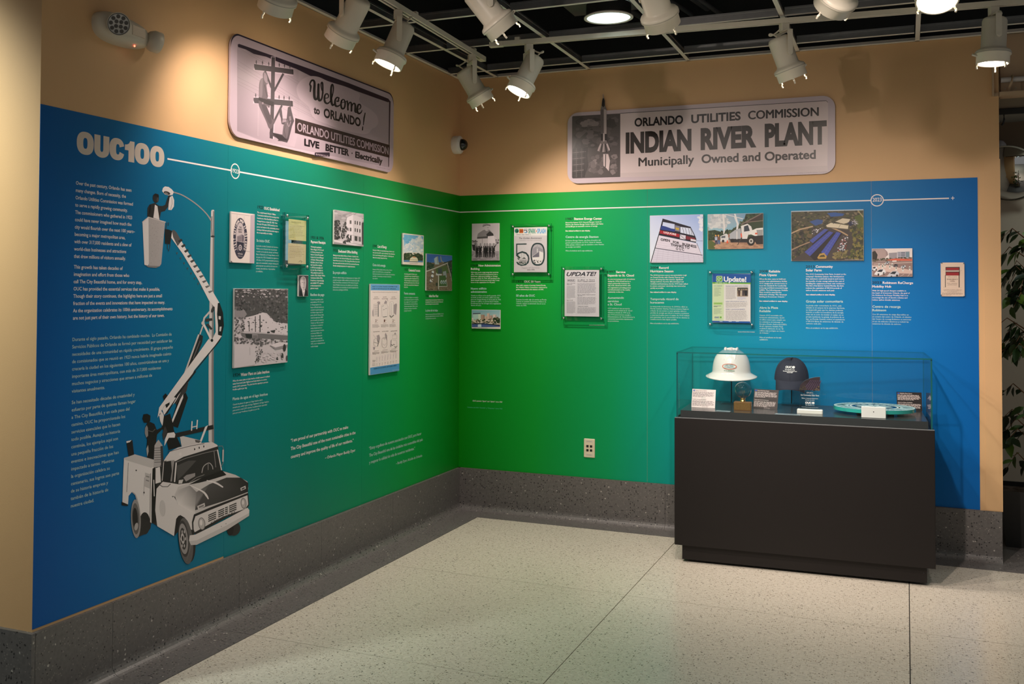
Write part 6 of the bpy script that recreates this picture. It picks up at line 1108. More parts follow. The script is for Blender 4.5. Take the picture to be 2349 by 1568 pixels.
# second billboard
u0 = hit(1302, 330, 1, -w).x; u1 = hit(1916, 310, 1, -w).x; v1 = hit(1610, 238.5, 1, -w).z; v0 = hit(1610, 409.5, 1, -w).z
t = billboard('pale billboard panel with a rocket launch picture and heavy plant lettering', 'B', u0, u1, v0, v1, 0.075, (206, 188, 188))
A = Art(wallmap('B', (u0 + u1) / 2, v0, w), 0.0162, 0.00001, D4)
ro = lambda v: (v, int(v * 0.915), int(v * 0.92))
A.poly([(118, 242), (125, 236), (510, 214), (2195, 108), (2206, 118), (2200, 650), (510, 730), (118, 745)], ro(206)); A.line([(510, 213), (1400, 158), (2190, 110), (2202, 122)], 5, ro(90)); A.poly([(510, 700), (2200, 640), (2205, 690), (510, 735)], ro(196))
A.poly([(116, 242), (124, 236), (509, 214), (509, 732), (122, 745), (114, 735)], ro(82)); A.scatter([(150, 275), (472, 255), (472, 480), (150, 480)], 70, 30, [ro(74), ro(92), ro(68), ro(100)], 1.6, 80); A.scatter([(270, 560), (478, 560), (478, 700), (255, 705)], 70, 26, [ro(110), ro(84), ro(130), ro(98)], 1, 81); A.scatter([(200, 280), (300, 260), (310, 310), (210, 320)], 14, 20, [ro(130), ro(112)], 2, 82)
A.poly([(120, 520), (150, 450), (190, 430), (215, 480), (245, 490), (240, 560), (250, 640), (215, 735), (118, 742)], ro(60)); A.poly([(150, 440), (235, 365), (245, 380), (190, 440), (185, 480)], ro(70))
for k in range(9): A.line([(122, 510 + 25 * k), (230 - 3 * k, 500 + 25 * k)], 5, ro(120 if k % 2 else 44))
for k in range(5): A.line([(130 + 22 * k, 500), (128 + 22 * k, 735)], 4, ro(100 if k % 2 else 40))
A.poly([(370, 545), (410, 545), (425, 600), (415, 685), (395, 660), (372, 640)], ro(206)); A.line([(390, 550), (388, 650)], 7, ro(50)); A.obj('print', t, PRINT_G)
A2 = Art(A.fmap, 0.0166, 0.00001, D4)
for s_, l, r, c in (('ORLANDO', (625, 320), (1022, 296), 64), ('UTILITIES', (1088, 292), (1492, 266), 64), ('COMMISSION', (1552, 262), (2130, 232), 66)): A2.text(s_, l, r, c, (30, 24, 26), 0.034); A2.obj('lettering', t, PRINT_G); A2 = Art(A.fmap, 0.0166, 0.00001, D4)
for s_, l, r, c in (('INDIAN', (553, 532), (1090, 505), 150), ('RIVER', (1165, 502), (1620, 478), 155), ('PLANT', (1688, 477), (2195, 452), 165)): A2.text(s_, l, r, c, (38, 29, 26), 0.055, 0.0, 3); A2.obj('lettering', t, PRINT_G); A2 = Art(A.fmap, 0.0166, 0.00001, D4)
A2.text('Municipally', (657, 645), (1112, 622), 68, (34, 27, 27), 0.028); A2.obj('lettering', t, PRINT_G); A2 = Art(A.fmap, 0.0166, 0.00001, D4); A2.text('Owned and Operated', (1172, 618), (2105, 582), 66, (36, 28, 27), 0.028); A2.obj('lettering', t, PRINT_G); A2 = Art(A.fmap, 0.0166, 0.00001, D4); A2.text('Courtesy of Orlando Utilities Commission', (1950, 706), (2200, 694), 10, ro(150)); A2.obj('lettering', t, PRINT_G)
rk = [(322, 522), (330, 490), (345, 465), (352, 440), (350, 300), (348, 190), (358, 150), (362, 110), (368, 85), (370, 52), (376, 85), (383, 110), (385, 150), (398, 185), (398, 300), (400, 440), (412, 465), (424, 500), (426, 522), (400, 530), (350, 532)]
A3 = Art(A.fmap, 0.0206, 0.00001, D4); q = [A3.P(p) for p in rk]
mb = MB(); mb.prism(q[::-1], 0.0164, 0.0205); rc = obj('rocket_cutout', mb, mat('rocket_board', (0.45, 0.41, 0.43), 0.4), t)
A3.poly(rk, ro(120)); A3.poly([(350, 185), (375, 180), (372, 440), (352, 440)], ro(96)); A3.poly([(376, 180), (397, 186), (398, 440), (378, 440)], ro(176)); A3.poly([(358, 150), (362, 110), (368, 90), (376, 90), (383, 112), (385, 150), (372, 165)], ro(40)); A3.line([(370, 60), (371, 90)], 5, ro(150)); A3.rect(352, 382, 372, 436, ro(40)); A3.rect(384, 382, 399, 436, ro(40)); A3.line([(374, 380), (374, 440)], 8, ro(200))
for a, b, c in (((330, 520), (352, 462), ro(190)), ((352, 530), (366, 462), ro(60)), ((372, 530), (376, 462), ro(170)), ((398, 530), (388, 462), ro(56)), ((422, 515), (400, 462), ro(196))): A3.line([a, b], 13, c, 0, False)
A3.obj('rocket_print', rc, PRINT_G)
# ================================================================== display case
CA = math.radians(2.695); CD = Vector((math.cos(CA), math.sin(CA), 0)); CN = Vector((-math.sin(CA), math.cos(CA), 0))
CO = Vector((1.6784, -0.7962, 0)); CW, CDP, ZB, ZP, ZG = 1.342, 0.66, 0.815, 0.857, 1.19
MC = Matrix(((CD.x, CN.x, 0, CO.x), (CD.y, CN.y, 0, CO.y), (0, 0, 1, 0), (0, 0, 0, 1)))
case = thing('display_case', 'long black display case with a clear glass hood', 'display case', MC)
mb = MB(); mb.bbox((0, 0, 0.097), (CW, CDP, ZB), 0.002); obj('cabinet_body', mb, BLACKLAM, case)
mb = MB(); mb.box((0.04, 0.022, 0.014), (CW - 0.04, CDP - 0.02, 0.097)); pl = obj('plinth', mb, BLACKLAM, case)
for x in (0.055, CW - 0.055): mb = MB(); mb.lathe([(0.0035, 0), (0.0025, 0.0015), (0.0, 0.0015)], 10, 0, True, Matrix.Translation((x, 0.022, 0.065)) @ Matrix.Rotation(math.pi / 2, 4, 'X')); obj('screw', mb, BLACK, pl)
for x in (0.09, CW / 2, CW - 0.09):
    for y in (0.08, CDP - 0.08): mb = MB(); mb.lathe([(0.022, 0), (0.022, 0.014)], 14, 0, True, Matrix.Translation((x, y, 0))); obj('foot', mb, BLACK, case)
mb = MB(); mb.box((0.030, 0.026, ZB), (CW - 0.030, CDP - 0.026, ZP)); obj('deck', mb, DECK, case)
hood = bpy.data.objects.new('glass_hood', None)
g = 0.010; th = 0.007
for nm, a, b in (('front_pane', (g, g, ZB), (CW - g, g + th, ZG - th)), ('back_pane', (g, CDP - g - th, ZB), (CW - g, CDP - g, ZG - th)), ('side_pane', (g, g + th, ZB), (g + th, CDP - g - th, ZG - th)), ('side_pane', (CW - g - th, g + th, ZB), (CW - g, CDP - g - th, ZG - th)), ('top_pane', (g, g, ZG - th), (CW - g, CDP - g, ZG))):
    mb = MB(); mb.box(a, b); dx, dy, dz = b[0] - a[0], b[1] - a[1], b[2] - a[2]
    thin = min((dx, 0), (dy, 1), (dz, 2))[1]; mb.m = [0 if (thin == 2) == (k < 2) and ((thin == 2 and k < 2) or (thin == 1 and k in (2, 4)) or (thin == 0 and k in (3, 5))) else 1 for k in range(6)]
    obj(nm, mb, [GLASS, EDGE], case)
GLINT = mat('bright_edge_glint', (0.55, 0.58, 0.6), 0.25, metal=0.8)
mb = MB(); mb.box((0.002, 0.001, ZB), (CW - 0.002, 0.0095, ZB + 0.0035)); obj('edge_glint', mb, GLINT, case)  # bright strip stands in for the highlight along the bottom glass edge

ROT = Matrix.Rotation(CA, 4, 'Z'); FACE = Matrix(((1, 0, 0, 0), (0, 0, -1, 0), (0, 1, 0, 0), (0, 0, 0, 1)))
MMX = lambda p: (p[0] * 0.001, -p[1] * 0.001)                # millimetres, y down
def on_deck(px, py): return hit(px, py, 2, ZP + 0.0005)
def at(p, rz=0.0): return Matrix.Translation(p) @ ROT @ Matrix.Rotation(rz, 4, 'Z')
ROD = mat('black_rod', (0.01, 0.01, 0.011), 0.4, metal=0.5)
def stand(label, p, h, lb):
    t = thing('hat_stand', label, 'display stand', at(p), 'rod stands in the case')
    mb = MB(); mb.box((-0.058, -0.045, 0), (0.058, 0.045, 0.012)); mb.m = [0] * 6; obj('base', mb, ACRYL, t)
    mb = MB(); mb.cyl((0, 0, 0.012), (0, 0, h - 0.004), 0.0032, 10); obj('rod', mb, ROD, t)
    mb = MB(); mb.lathe([(0.03, h - 0.004), (0.03, h)], 16); obj('cradle', mb, ROD, t)
# ---- hard hat
p = on_deck(1678, 926); ppm = F_PX / (p - CAM).dot(FWD)
hz = ZP + (926 - 872) / ppm + 0.012
stand('thin black rod stand on clear base carrying the white hard hat', p, hz - ZP - 0.002 + 0.03, 0)
SHELL = mat('glossy_white_shell', (0.80, 0.77, 0.74), 0.18, coat=0.3)
t = thing('hard_hat', 'glossy white full brim hard hat with an oval orange emblem', 'hard hat', at((p.x, p.y, hz)))
mb = MB(); n = 48; prof = [(0.150, 0.010), (0.1535, 0.013), (0.151, 0.017), (0.141, 0.022), (0.128, 0.029), (0.1175, 0.035), (0.1138, 0.041), (0.1128, 0.052), (0.1118, 0.066), (0.1095, 0.084), (0.105, 0.106), (0.097, 0.128), (0.084, 0.148), (0.065, 0.163), (0.038, 0.173), (0.0, 0.177)]
vs_ = []; fs = []
for r, z in prof:
    for i in range(n):
        a = 2 * math.pi * i / n; e = 1.0 + 0.10 * (math.sin(a) ** 2); x = r * math.cos(a) * (0.985); y = r * math.sin(a) * e; dz = -0.014 * max(0, -math.sin(a)) * min(1, (r - 0.115) / 0.03) if r > 0.115 else 0.0
        zz = z + dz
        if z > 0.085:
            f = min(1, (z - 0.085) / 0.05)
            for c, w_, hgt in ((0.0, 0.011, 0.011), (-0.034, 0.010, 0.008), (0.034, 0.010, 0.008)): zz += f * hgt * math.exp(-((x - c) / w_) ** 2)
        vs_.append((x, y, zz))
for k in range(len(prof) - 1):
    for i in range(n): j = (i + 1) % n; fs.append((k * n + i, k * n + j, (k + 1) * n + j, (k + 1) * n + i))
mb.add(vs_, fs, 0, True); obj('shell', mb, SHELL, t)
mb = MB()
for k, c in enumerate((-0.034, 0.0, 0.034)):
    mb = MB(); L = 0.058 if c else 0.08
    pts = []
    for q in range(15):
        a = math.radians(-62 + 124 * q / 14); pts.append((c * (1 - 0.15 * abs(math.sin(a))), 0.118 * math.sin(a), 0.055 + 0.126 * math.cos(a)))
    mb.tube(pts, [0.004] + [0.0085] * 13 + [0.004], 10); obj('ridge', mb, SHELL, t)
mb = MB(); mb.lathe([(0.1075, 0.040), (0.100, 0.030), (0.100, 0.036)], 40, 0, True, None, False, False); obj('headband', mb, GREY_PL, t)
def wrap(A, R, y0, zc):
    """bend a flat emblem round the front of a dome"""
    A.v = [(R * math.sin(x / R), -R * 1.10 * math.cos(x / R) - 0.0012 - z * 6 + max(0, (y + zc) - 0.066) * 0.2, y + zc) for x, y, z in A.v]
A = Art(MMX, 0.0001, 0.00001)
A.ell(0, 0, 43, 17, (222, 110, 70), 32); A.ell(0, 0, 38.5, 13.8, (206, 210, 206), 32)
for i, s_ in enumerate(('ORLANDO', 'UTILITIES', 'COMMISSION')): w_ = (21, 25, 30)[i]; A.text(s_, (-w_, -4.6 + 7.2 * i), (w_, -4.6 + 7.2 * i), 5.0, (70, 130, 140), 0.02)
A.text('W. M. SANDERLIN', (-31, 28), (31, 28), 6.0, (40, 120, 70), 0.03); A.text('COMMISSIONER', (-18, 35), (18, 35), 3.0, (90, 80, 80), 0.0)
wrap(A, 0.1128, 0, 0.080); A.obj('emblem', t)
# ---- baseball cap
p = on_deck(1816, 929); ppm = F_PX / (p - CAM).dot(FWD)
hz = ZP + (929 - 884) / ppm
stand('thin black rod stand on clear base carrying the navy cap', p, hz - ZP + 0.055, 0)
NAVY = mat('navy_twill', (0.016, 0.018, 0.035), 0.8, noise=0.12, nscale=300, bump=0.2, bscale=900)
t = thing('baseball_cap', 'navy baseball cap with white printed lettering and curved bill', 'cap', at((p.x, p.y, hz), math.radians(-3)))
def cap_pt(a, b):
    """a round the head, b from rim (0) to button (pi/2)"""
    rx, ry, h = 0.098, 0.106, 0.125; z0 = 0.040 + 0.016 * math.sin(a)
    e = 0.75
    return (rx * math.cos(a) * math.cos(b) ** e, ry * math.sin(a) * math.cos(b) ** e, z0 + h * math.sin(b) - 0.012 * max(0, math.sin(a)) * math.sin(b))
mb = MB(); n, m_ = 48, 12; vs_ = [cap_pt(2 * math.pi * i / n, math.pi / 2 * k / m_ * 0.998) for k in range(m_ + 1) for i in range(n)]
mb.add(vs_, [(k * n + i, k * n + (i + 1) % n, (k + 1) * n + (i + 1) % n, (k + 1) * n + i) for k in range(m_) for i in range(n)], 0, True); obj('crown', mb, NAVY, t)
for k in range(6):
    a = math.radians(30 + 60 * k); mb = MB(); mb.tube([Vector(cap_pt(a, math.pi / 2 * q / 10 * 0.99)) * 1.003 for q in range(11)], 0.0012, 5); obj('seam', mb, NAVY, t)
mb = MB(); mb.lathe([(0.008, 0.0), (0.006, 0.004), (0.0, 0.005)], 12, 0, True, Matrix.Translation((0, 0, 0.164))); obj('button', mb, NAVY, t)
mb = MB(); nu, nv = 20, 8; top = []; bot = []
for j in range(nv + 1):
    for i in range(nu + 1):
        s_ = i / nu * 2 - 1; a = -math.pi / 2 + s_ * 1.05; q = j / nv; base = cap_pt(a, 0.04)
        x = base[0] * (1 - 0.04 * q); y = base[1] - q * 0.072 * math.cos(s_ * 1.15); z = base[2] + 0.004 - 0.040 * q - 0.034 * s_ * s_ * q
        top.append((x, y, z)); bot.append((x, y + 0.001, z - 0.0035))
N_ = len(top); f = [(j * (nu + 1) + i, j * (nu + 1) + i + 1, (j + 1) * (nu + 1) + i + 1, (j + 1) * (nu + 1) + i) for j in range(nv) for i in range(nu)]
ed = [(nv * (nu + 1) + i, nv * (nu + 1) + i + 1, N_ + nv * (nu + 1) + i + 1, N_ + nv * (nu + 1) + i) for i in range(nu)] + [(j * (nu + 1), (j + 1) * (nu + 1), N_ + (j + 1) * (nu + 1), N_ + j * (nu + 1)) for j in range(nv)] + [(j * (nu + 1) + nu, (j + 1) * (nu + 1) + nu, N_ + (j + 1) * (nu + 1) + nu, N_ + j * (nu + 1) + nu) for j in range(nv)]
mb.add(top + bot, f + [tuple(N_ + k for k in q) for q in f] + ed, 0, True); obj('bill', mb, NAVY, t)
A = Art(MMX, 0.0001, 0.00001)
cw = (225, 222, 224); MK = A.fmap; A.fmap = lambda p: (MK(p)[0] * 1.3, MK(p)[1] * 1.3)
A.text('OUC', (-20, 0), (8, 0), 9, cw, 0.05); A.ell(15, -4.6, 6.2, 5.6, cw, 20); A.text('The Reliable One', (-22, 9), (21, 9), 5.5, cw, 0.015, 0.2); A.text('Hurricane Charley Relief Team', (-30, 15.5), (30, 15.5), 4.2, cw, 0.03); A.text('August 2004', (-13, 21), (13, 21), 4.2, cw, 0.03)
nv_ = []
for x, y, z in A.v:
    zz = y + 0.110; b = math.asin(max(0, min(1, (zz - 0.03) / 0.125))); R = 0.1075 * math.cos(b) ** 0.75; xx = max(-0.9, min(0.9, x / (0.098 * math.cos(b) ** 0.75)))
    nv_.append((x, -R * math.sqrt(1 - xx * xx) - 0.0012 - z * 4, zz))
A.v = nv_; A.obj('print', t)
# ---- antique light bulb
p = on_deck(1704, 940)
t = thing('light_bulb', 'clear globe light bulb mounted on a small wooden block', 'light bulb', at(p))
WOOD = mat('walnut_block', (0.16, 0.075, 0.022), 0.35, noise=0.3, nscale=30); BRASS = mat('brass', (0.72, 0.45, 0.16), 0.25, metal=1.0)
mb = MB(); mb.bbox((-0.048, -0.03, 0), (0.048, 0.03, 0.048), 0.003); obj('wooden_block', mb, WOOD, t)
mb = MB(); mb.box((-0.044, -0.0315, 0.004), (0.044, -0.0302, 0.043)); obj('name_plate', mb, mat('bronze_plate', (0.30, 0.17, 0.06), 0.35, metal=0.7, noise=0.3, nscale=200), t)
mb = MB(); mb.lathe([(0.016, 0.048), (0.016, 0.054), (0.013, 0.056), (0.013, 0.066), (0.015, 0.068), (0.0, 0.068)], 20); obj('screw_base', mb, BRASS, t)
BG = glass_mat('bulb_glass', (0.88, 0.90, 0.89), 1.5, 0.0, 2.0)
prof = [(0.0145, 0.062), (0.0155, 0.069), (0.020, 0.076)] + [(0.0465 * math.sin(a), 0.114 - 0.0465 * math.cos(a)) for a in [math.radians(36 + 144 * k / 14) for k in range(15)]]
mb = MB(); mb.lathe(prof, 32, 0, True, None, False, False); obj('globe', mb, BG, t)
mb = MB(); mb.lathe([(0.006, 0.066), (0.005, 0.09), (0.002, 0.097), (0.0, 0.097)], 12); obj('glass_stem', mb, BG, t)
mb = MB(); mb.tube([(0.012 * math.cos(q * 0.9), 0.012 * math.sin(q * 0.9), 0.097 + 0.018 * (q % 2)) for q in range(8)], 0.0004, 5); obj('filament', mb, BRASS, t)
# ---- caption cards
def card(label, bl, br, tl, back, tilt, lines, head, col, txt):
    a = on_deck(*bl); b = on_deck(*br); w_ = (b - a).length; pm = F_PX / (a - CAM).dot(FWD); h = (bl[1] - tl[1]) / pm / math.cos(math.radians(tilt)) * 1.02
    rz = math.atan2(b.y - a.y, b.x - a.x)
    t = thing('caption_card', label, 'caption card', Matrix.Translation((a + b) / 2) @ Matrix.Rotation(rz, 4, 'Z'), 'caption cards in the case')
    Mt = Matrix.Rotation(math.radians(-tilt), 4, 'X') @ FACE
    mb = MB(); mb.box((-w_ / 2, 0.0, -0.002), (w_ / 2, h, 0.0), 0, Mt); obj('card', mb, mat('card_' + head[:4], lin(col)[:3], 0.3), t)
    mb = MB(); mb.prism([(0.003, 0.0), (0.05, 0.0), (0.008 , h * 0.6)], -0.012, 0.012, 0, Matrix(((0, 0, 1, 0), (1, 0, 0, 0), (0, 1, 0, 0), (0, 0, 0, 1)))); obj('easel', mb, ACRYL, t)
    A = Art(lambda q: ((q[0] - 0.5) * w_, (1 - q[1]) * h), 0.0003, 0.00001)
    A.rect(0.035, 0.045, 0.12, 0.105, (70, 90, 170)); A.text(head, (0.14, 0.10), (0.62, 0.10), 0.05, txt, 0.03); A.greek(0.035, 0.15, 0.95, 0.45, 6, txt, 0.55, len(label), 0.08); A.text(lines, (0.035, 0.58), (0.62, 0.58), 0.045, txt, 0.03); A.greek(0.035, 0.63, 0.95, 0.93, 6, txt, 0.55, len(label) + 1, 0.08); A.greek(0.45, 0.955, 0.95, 0.98, 1, txt, 0.6, 5)
    A.obj('print', t, None, Mt)
card('pale caption card leaning beside the hard hat', (1586, 933), (1640, 936), (1589, 893), 0, 14, 'Centro de energía Stanton', 'Stanton Energy Center', (226, 206, 204), (150, 132, 134))
card('dark caption card leaning between the light bulb and the cap', (1727, 935), (1783, 939), (1728, 893), 0, 14, 'Temporada récord de huracanes', 'Record Hurricane Season', (66, 56, 56), (196, 178, 176))
card('dark caption card leaning behind the engraved glass disc', (2058, 941), (2116, 943), (2058, 900), 0, 12, 'Abre la Plaza Reliable', 'Reliable Plaza Opens', (40, 32, 32), (214, 190, 186))
# ---- small flat caption strips
for lab, a, b, c in (('short clear caption strip lying before the pale card', (1640, 943), (1674, 945), (1650, 939)), ('long clear caption strip lying before the clear award', (1777, 950), (1836, 953), (1790, 944))):
    A_, B_, C_ = on_deck(*a), on_deck(*b), on_deck(*c); rz = math.atan2(B_.y - A_.y, B_.x - A_.x); w_ = (B_ - A_).length
    t = thing('caption_strip', lab, 'caption card', Matrix.Translation(A_) @ Matrix.Rotation(rz, 4, 'Z'), 'clear caption strips in the case')
    mb = MB(); mb.box((0, 0, 0), (w_, 0.045, 0.0025)); obj('acrylic_strip', mb, mat('frosted_strip', (0.22, 0.27, 0.30), 0.25), t)
    A = Art(lambda q: (q[0] * w_, 0.045 * (1 - q[1])), 0.0027, 0.00001); A.greek(0.05, 0.15, 0.98, 0.9, 3, (176, 186, 192), 0.5, 9, 0.1); A.obj('print', t)
# ---- clear award
p = on_deck(1858, 947); a = on_deck(1829, 946); b = on_deck(1888, 949); w_ = (b - a).length
t = thing('award_plaque', 'clear standing award with dark picture top on a white base', 'award', at(p))
mb = MB(); mb.bbox((-w_ / 2, -0.025, 0), (w_ / 2, 0.025, 0.022), 0.004); obj('base', mb, WHITE_PL, t)
hw = w_ * 0.40; Ht = 0.205; arc = [(-hw, 0.022), (hw, 0.022), (hw, Ht), (hw * 0.55, Ht - 0.002), (0.0, Ht - 0.010), (-hw * 0.5, Ht - 0.024), (-hw * 0.9, Ht - 0.045), (-hw, Ht - 0.055)]
mb = MB(); mb.prism(arc, -0.005, 0.005, 0, FACE, 1); obj('acrylic_plate', mb, [ACRYL, mat('acrylic_edge', (0.30, 0.45, 0.47), 0.2)], t)
A = Art(lambda q: (q[0], q[1]), 0.0052, 0.00001); ys = 0.128
A.poly([(-hw + 0.001, ys), (hw - 0.001, ys)] + [(x * 0.99, y - 0.001) for x, y in arc[2:]], (52, 38, 44))
for k in range(7): A.line([(-hw * 0.6 + k * 0.012, ys + 0.002), (hw * 0.1 + k * 0.009, Ht - 0.02)], 0.003, (84, 62, 90), 0, False)
A.scatter([(-hw, ys), (-hw * 0.3, ys), (-hw * 0.6, Ht - 0.05), (-hw, Ht - 0.06)], 20, 0.006, [(66, 54, 44), (40, 34, 34)], 1, 90); A.scatter([(0, ys), (hw, ys), (hw, ys + 0.03)], 14, 0.005, [(96, 78, 66), (44, 36, 36)], 1, 91)
def Tm(s_, y, wd, cp, bold=0.0, sh=0.0): A.text(s_, (-wd, y), (wd, y), -cp, (206, 214, 216), bold, sh)
Tm("OUC's", 0.110, 0.017, 0.008); Tm('1st Community Solar Farm', 0.096, 0.048, 0.009, 0.01, 0.2); Tm('Ribbon Cutting & Celebration', 0.080, 0.043, 0.006); Tm('October 29, 2013', 0.070, 0.024, 0.006); Tm('The Reliable One', 0.042, 0.024, 0.006); Tm('Gardenia Bright Education Sky Solar Exhibit', 0.032, 0.044, 0.003)
A.text('OUC', (-0.025, 0.052), (0.008, 0.052), -0.011, (226, 230, 230), 0.05); A.raw(rounded(0.011, 0.0515, 0.024, 0.064, 0.003), [tuple(range(28))], (214, 220, 220)); A.obj('print', t, None, FACE)
# ---- engraved glass disc on feet
p = hit(2005, 932, 2, 0.893)
t = thing('glass_disc', 'thick round glass disc with frosted seal lying on black feet', 'glass disc', at((p.x, p.y, ZP + 0.0005)))
R = 0.215; z0, z1 = 0.017, 0.036
GD = glass_mat('thick_glass', (0.55, 0.82, 0.80), 1.5)
mb = MB(); mb.lathe([(R, z0), (R, z1)], 64, 1, True, None, False, False); n = 64
mb.add([(R * math.cos(2 * math.pi * i / n), R * math.sin(2 * math.pi * i / n), z1) for i in range(n)], [tuple(range(n))], 0); mb.add([(R * math.cos(2 * math.pi * i / n), R * math.sin(2 * math.pi * i / n), z0) for i in range(n)], [tuple(range(n - 1, -1, -1))], 0); obj('disc', mb, [GD, mat('thick_glass_edge', (0.03, 0.36, 0.32), 0.12)], t)
A = Art(lambda q: q, z1 + 0.0002, 0.00001); fr = (166, 196, 198); fr2 = (200, 216, 214)
A.ring(0, 0, R * 0.985, R * 0.985, R * 0.36, fr, 64); A.ring(0, 0, R * 0.60, R * 0.60, R * 0.05, fr2, 48)
ring_text(A, 'RELIABLE PLAZA * ORLANDO UTILITIES COMMISSION * ', 0, 0, R * 0.81, R * 0.81, 90, -262, 0.045, 0.026, (70, 120, 128))
for k in range(14):
    a = 2 * math.pi * k / 14; A.ell(R * 0.33 * math.cos(a), R * 0.33 * math.sin(a), R * 0.14, R * 0.06, fr, 12, a)
A.ell(0, 0, R * 0.22, R * 0.22, fr2, 24)
for k in range(5): a = 2 * math.pi * k / 5; A.line([(0, 0), (R * 0.2 * math.cos(a), R * 0.2 * math.sin(a))], 0.008, (80, 130, 136))
A.obj('frosted_seal', t)
for a in (-118, -58, 60, 120):
    mb = MB(); c, s_ = math.cos(math.radians(a)), math.sin(math.radians(a)); mb.box((R * 0.72 * c - 0.016, R * 0.72 * s_ - 0.016, 0), (R * 0.72 * c + 0.016, R * 0.72 * s_ + 0.016, z0)); obj('foot', mb, BLACK, t)
# ---- small white sensor box
a = on_deck(1976, 956); b = on_deck(2032, 959); w_ = (b - a).length; pm = F_PX / (a - CAM).dot(FWD)
t = thing('sensor_box', 'small white box with a single dark hole before the glass disc', 'sensor', at((a + b) / 2))
mb = MB(); mb.bbox((-w_ / 2, -0.03, 0), (w_ / 2, 0.03, 0.022), 0.002, 0, FACE @ Matrix.Translation((0, 0.030, 0.0))); obj('housing', mb, mat('white_card_box', (0.80, 0.76, 0.74), 0.5), t)
mb = MB(); mb.lathe([(0.0028, 0), (0.0, 0.0003)], 12, 0, True, FACE @ Matrix.Translation((0, 0.033, 0.0222))); obj('sensor_hole', mb, BLACK, t)
# ---- vertical printed line inside both glass sides
for x, lab in ((g + th + 0.0005, 1), (CW - g - th - 0.0005, -1)):
    A = Art(lambda q: q, 0, 0.000002); A.text('DONATED BY THE HISTORY CENTER', (0.0, 0.0), (0.14, 0.0), -0.010, (180, 200, 200), 0.0)
    Mx = Matrix.Translation((x, 0.07, ZP + 0.01)) @ Matrix(((0, 0, lab, 0), (0, -lab, 0, 0), (1, 0, 0, 0), (0, 0, 0, 1))); A.obj('side_lettering', case, None, Mx)
# ================================================================== fittings on the walls
# ---- emergency light
q = hit(286, 72, 0, 0.03)
t = thing('emergency_light', 'grey twin head emergency light high on the side wall', 'emergency light', frameM('L', q.y, q.z, 0.0))
EM = mat('emergency_housing', (0.62, 0.56, 0.46), 0.4)
mb = MB(); n, m_ = 36, 10; vs_ = []; fs = []
for k in range(m_ + 1):
    b = math.pi / 2 * k / m_
    for i in range(n):
        a = 2 * math.pi * i / n; e = 2 / 2.6
        cx = math.copysign(abs(math.cos(a)) ** e, math.cos(a)); sx = math.copysign(abs(math.sin(a)) ** e, math.sin(a)); s_ = math.cos(b) ** 0.6
        x = 0.155 * cx * s_; y = 0.058 * sx * s_ * (1 - 0.16 * cx) - 0.03 * cx * 0.55 * 0.3
        vs_.append((x, y, 0.012 + 0.058 * math.sin(b)))
for k in range(m_):
    for i in range(n): j = (i + 1) % n; fs.append((k * n + i, k * n + j, (k + 1) * n + j, (k + 1) * n + i))
mb.add(vs_, fs, 0, True); mb.add([vs_[i][:2] + (0.0,) for i in range(n)] + vs_[:n], [(i, (i + 1) % n, n + (i + 1) % n, n + i) for i in range(n)], 0, True); obj('housing', mb, EM, t)
tocam = (frameM('L', q.y, q.z, 0.0).inverted() @ CAM).normalized()
def lampM(x, y, z, d):
    d = Vector(d).normalized(); return Matrix.Translation((x, y, z)) @ d.to_track_quat('Z', 'Y').to_matrix().to_4x4()
d1 = tocam * 0.85 + Vector((-0.15, -0.05, 0.15)); M1 = lampM(-0.112, -0.004, 0.098, d1)
mb = MB(); mb.lathe([(0.030, -0.035), (0.044, -0.01), (0.0445, 0.016), (0.041, 0.016), (0.040, 0.010)], 30, 0, True, M1, True, False); h1 = obj('lamp_head', mb, EM, t)
mb = MB(); mb.lathe([(0.040, 0.010), (0.0, 0.011)], 28, 0, True, M1, False, False); obj('lens', mb, mat('led_reflector', (0.55, 0.52, 0.47), 0.25, metal=0.5), h1)
mb = MB(); mb.lathe([(0.0415, 0.0165), (0.0395, 0.0165), (0.0395, 0.012)], 30, 0, True, M1, False, False); obj('bezel', mb, BLACK, h1)
LED = mat('led_cup', (0.10, 0.09, 0.08), 0.2, metal=0.4)
for r, c, o_ in ((0.029, 9, 0.2), (0.0125, 4, 0.5)):
    for k in range(c):
        a = 2 * math.pi * k / c + o_; mb = MB(); mb.lathe([(0.0078, 0.012), (0.0052, 0.0135), (0.0035, 0.0125), (0.0, 0.0145)], 12, 0, True, M1 @ Matrix.Translation((r * math.cos(a), r * math.sin(a), 0)), False, False); obj('led', mb, LED, h1)
M2 = lampM(0.128, -0.012, 0.060, (0.85, -0.12, 0.35))
mb = MB(); mb.lathe([(0.020, -0.020), (0.036, -0.012), (0.044, 0.006), (0.044, 0.034), (0.040, 0.036), (0.0, 0.034)], 30, 0, True, M2); obj('lamp_head', mb, EM, t)
mb = MB(); mb.lathe([(0.0042, 0.0), (0.003, 0.003), (0.0, 0.0035)], 12, 0, True, Matrix.Translation((0.040, -0.052, 0.046))); obj('status_led', mb, mat('red_led', (0.8, 0.1, 0.05), 0.3, emis=(1.0, 0.10, 0.05), estr=6.0), t)
mb = MB(); mb.box((0.0, -0.016, 0.066), (0.075, 0.022, 0.0715)); obj('cover_plate', mb, mat('beige_cover', (0.52, 0.42, 0.31), 0.4), t)
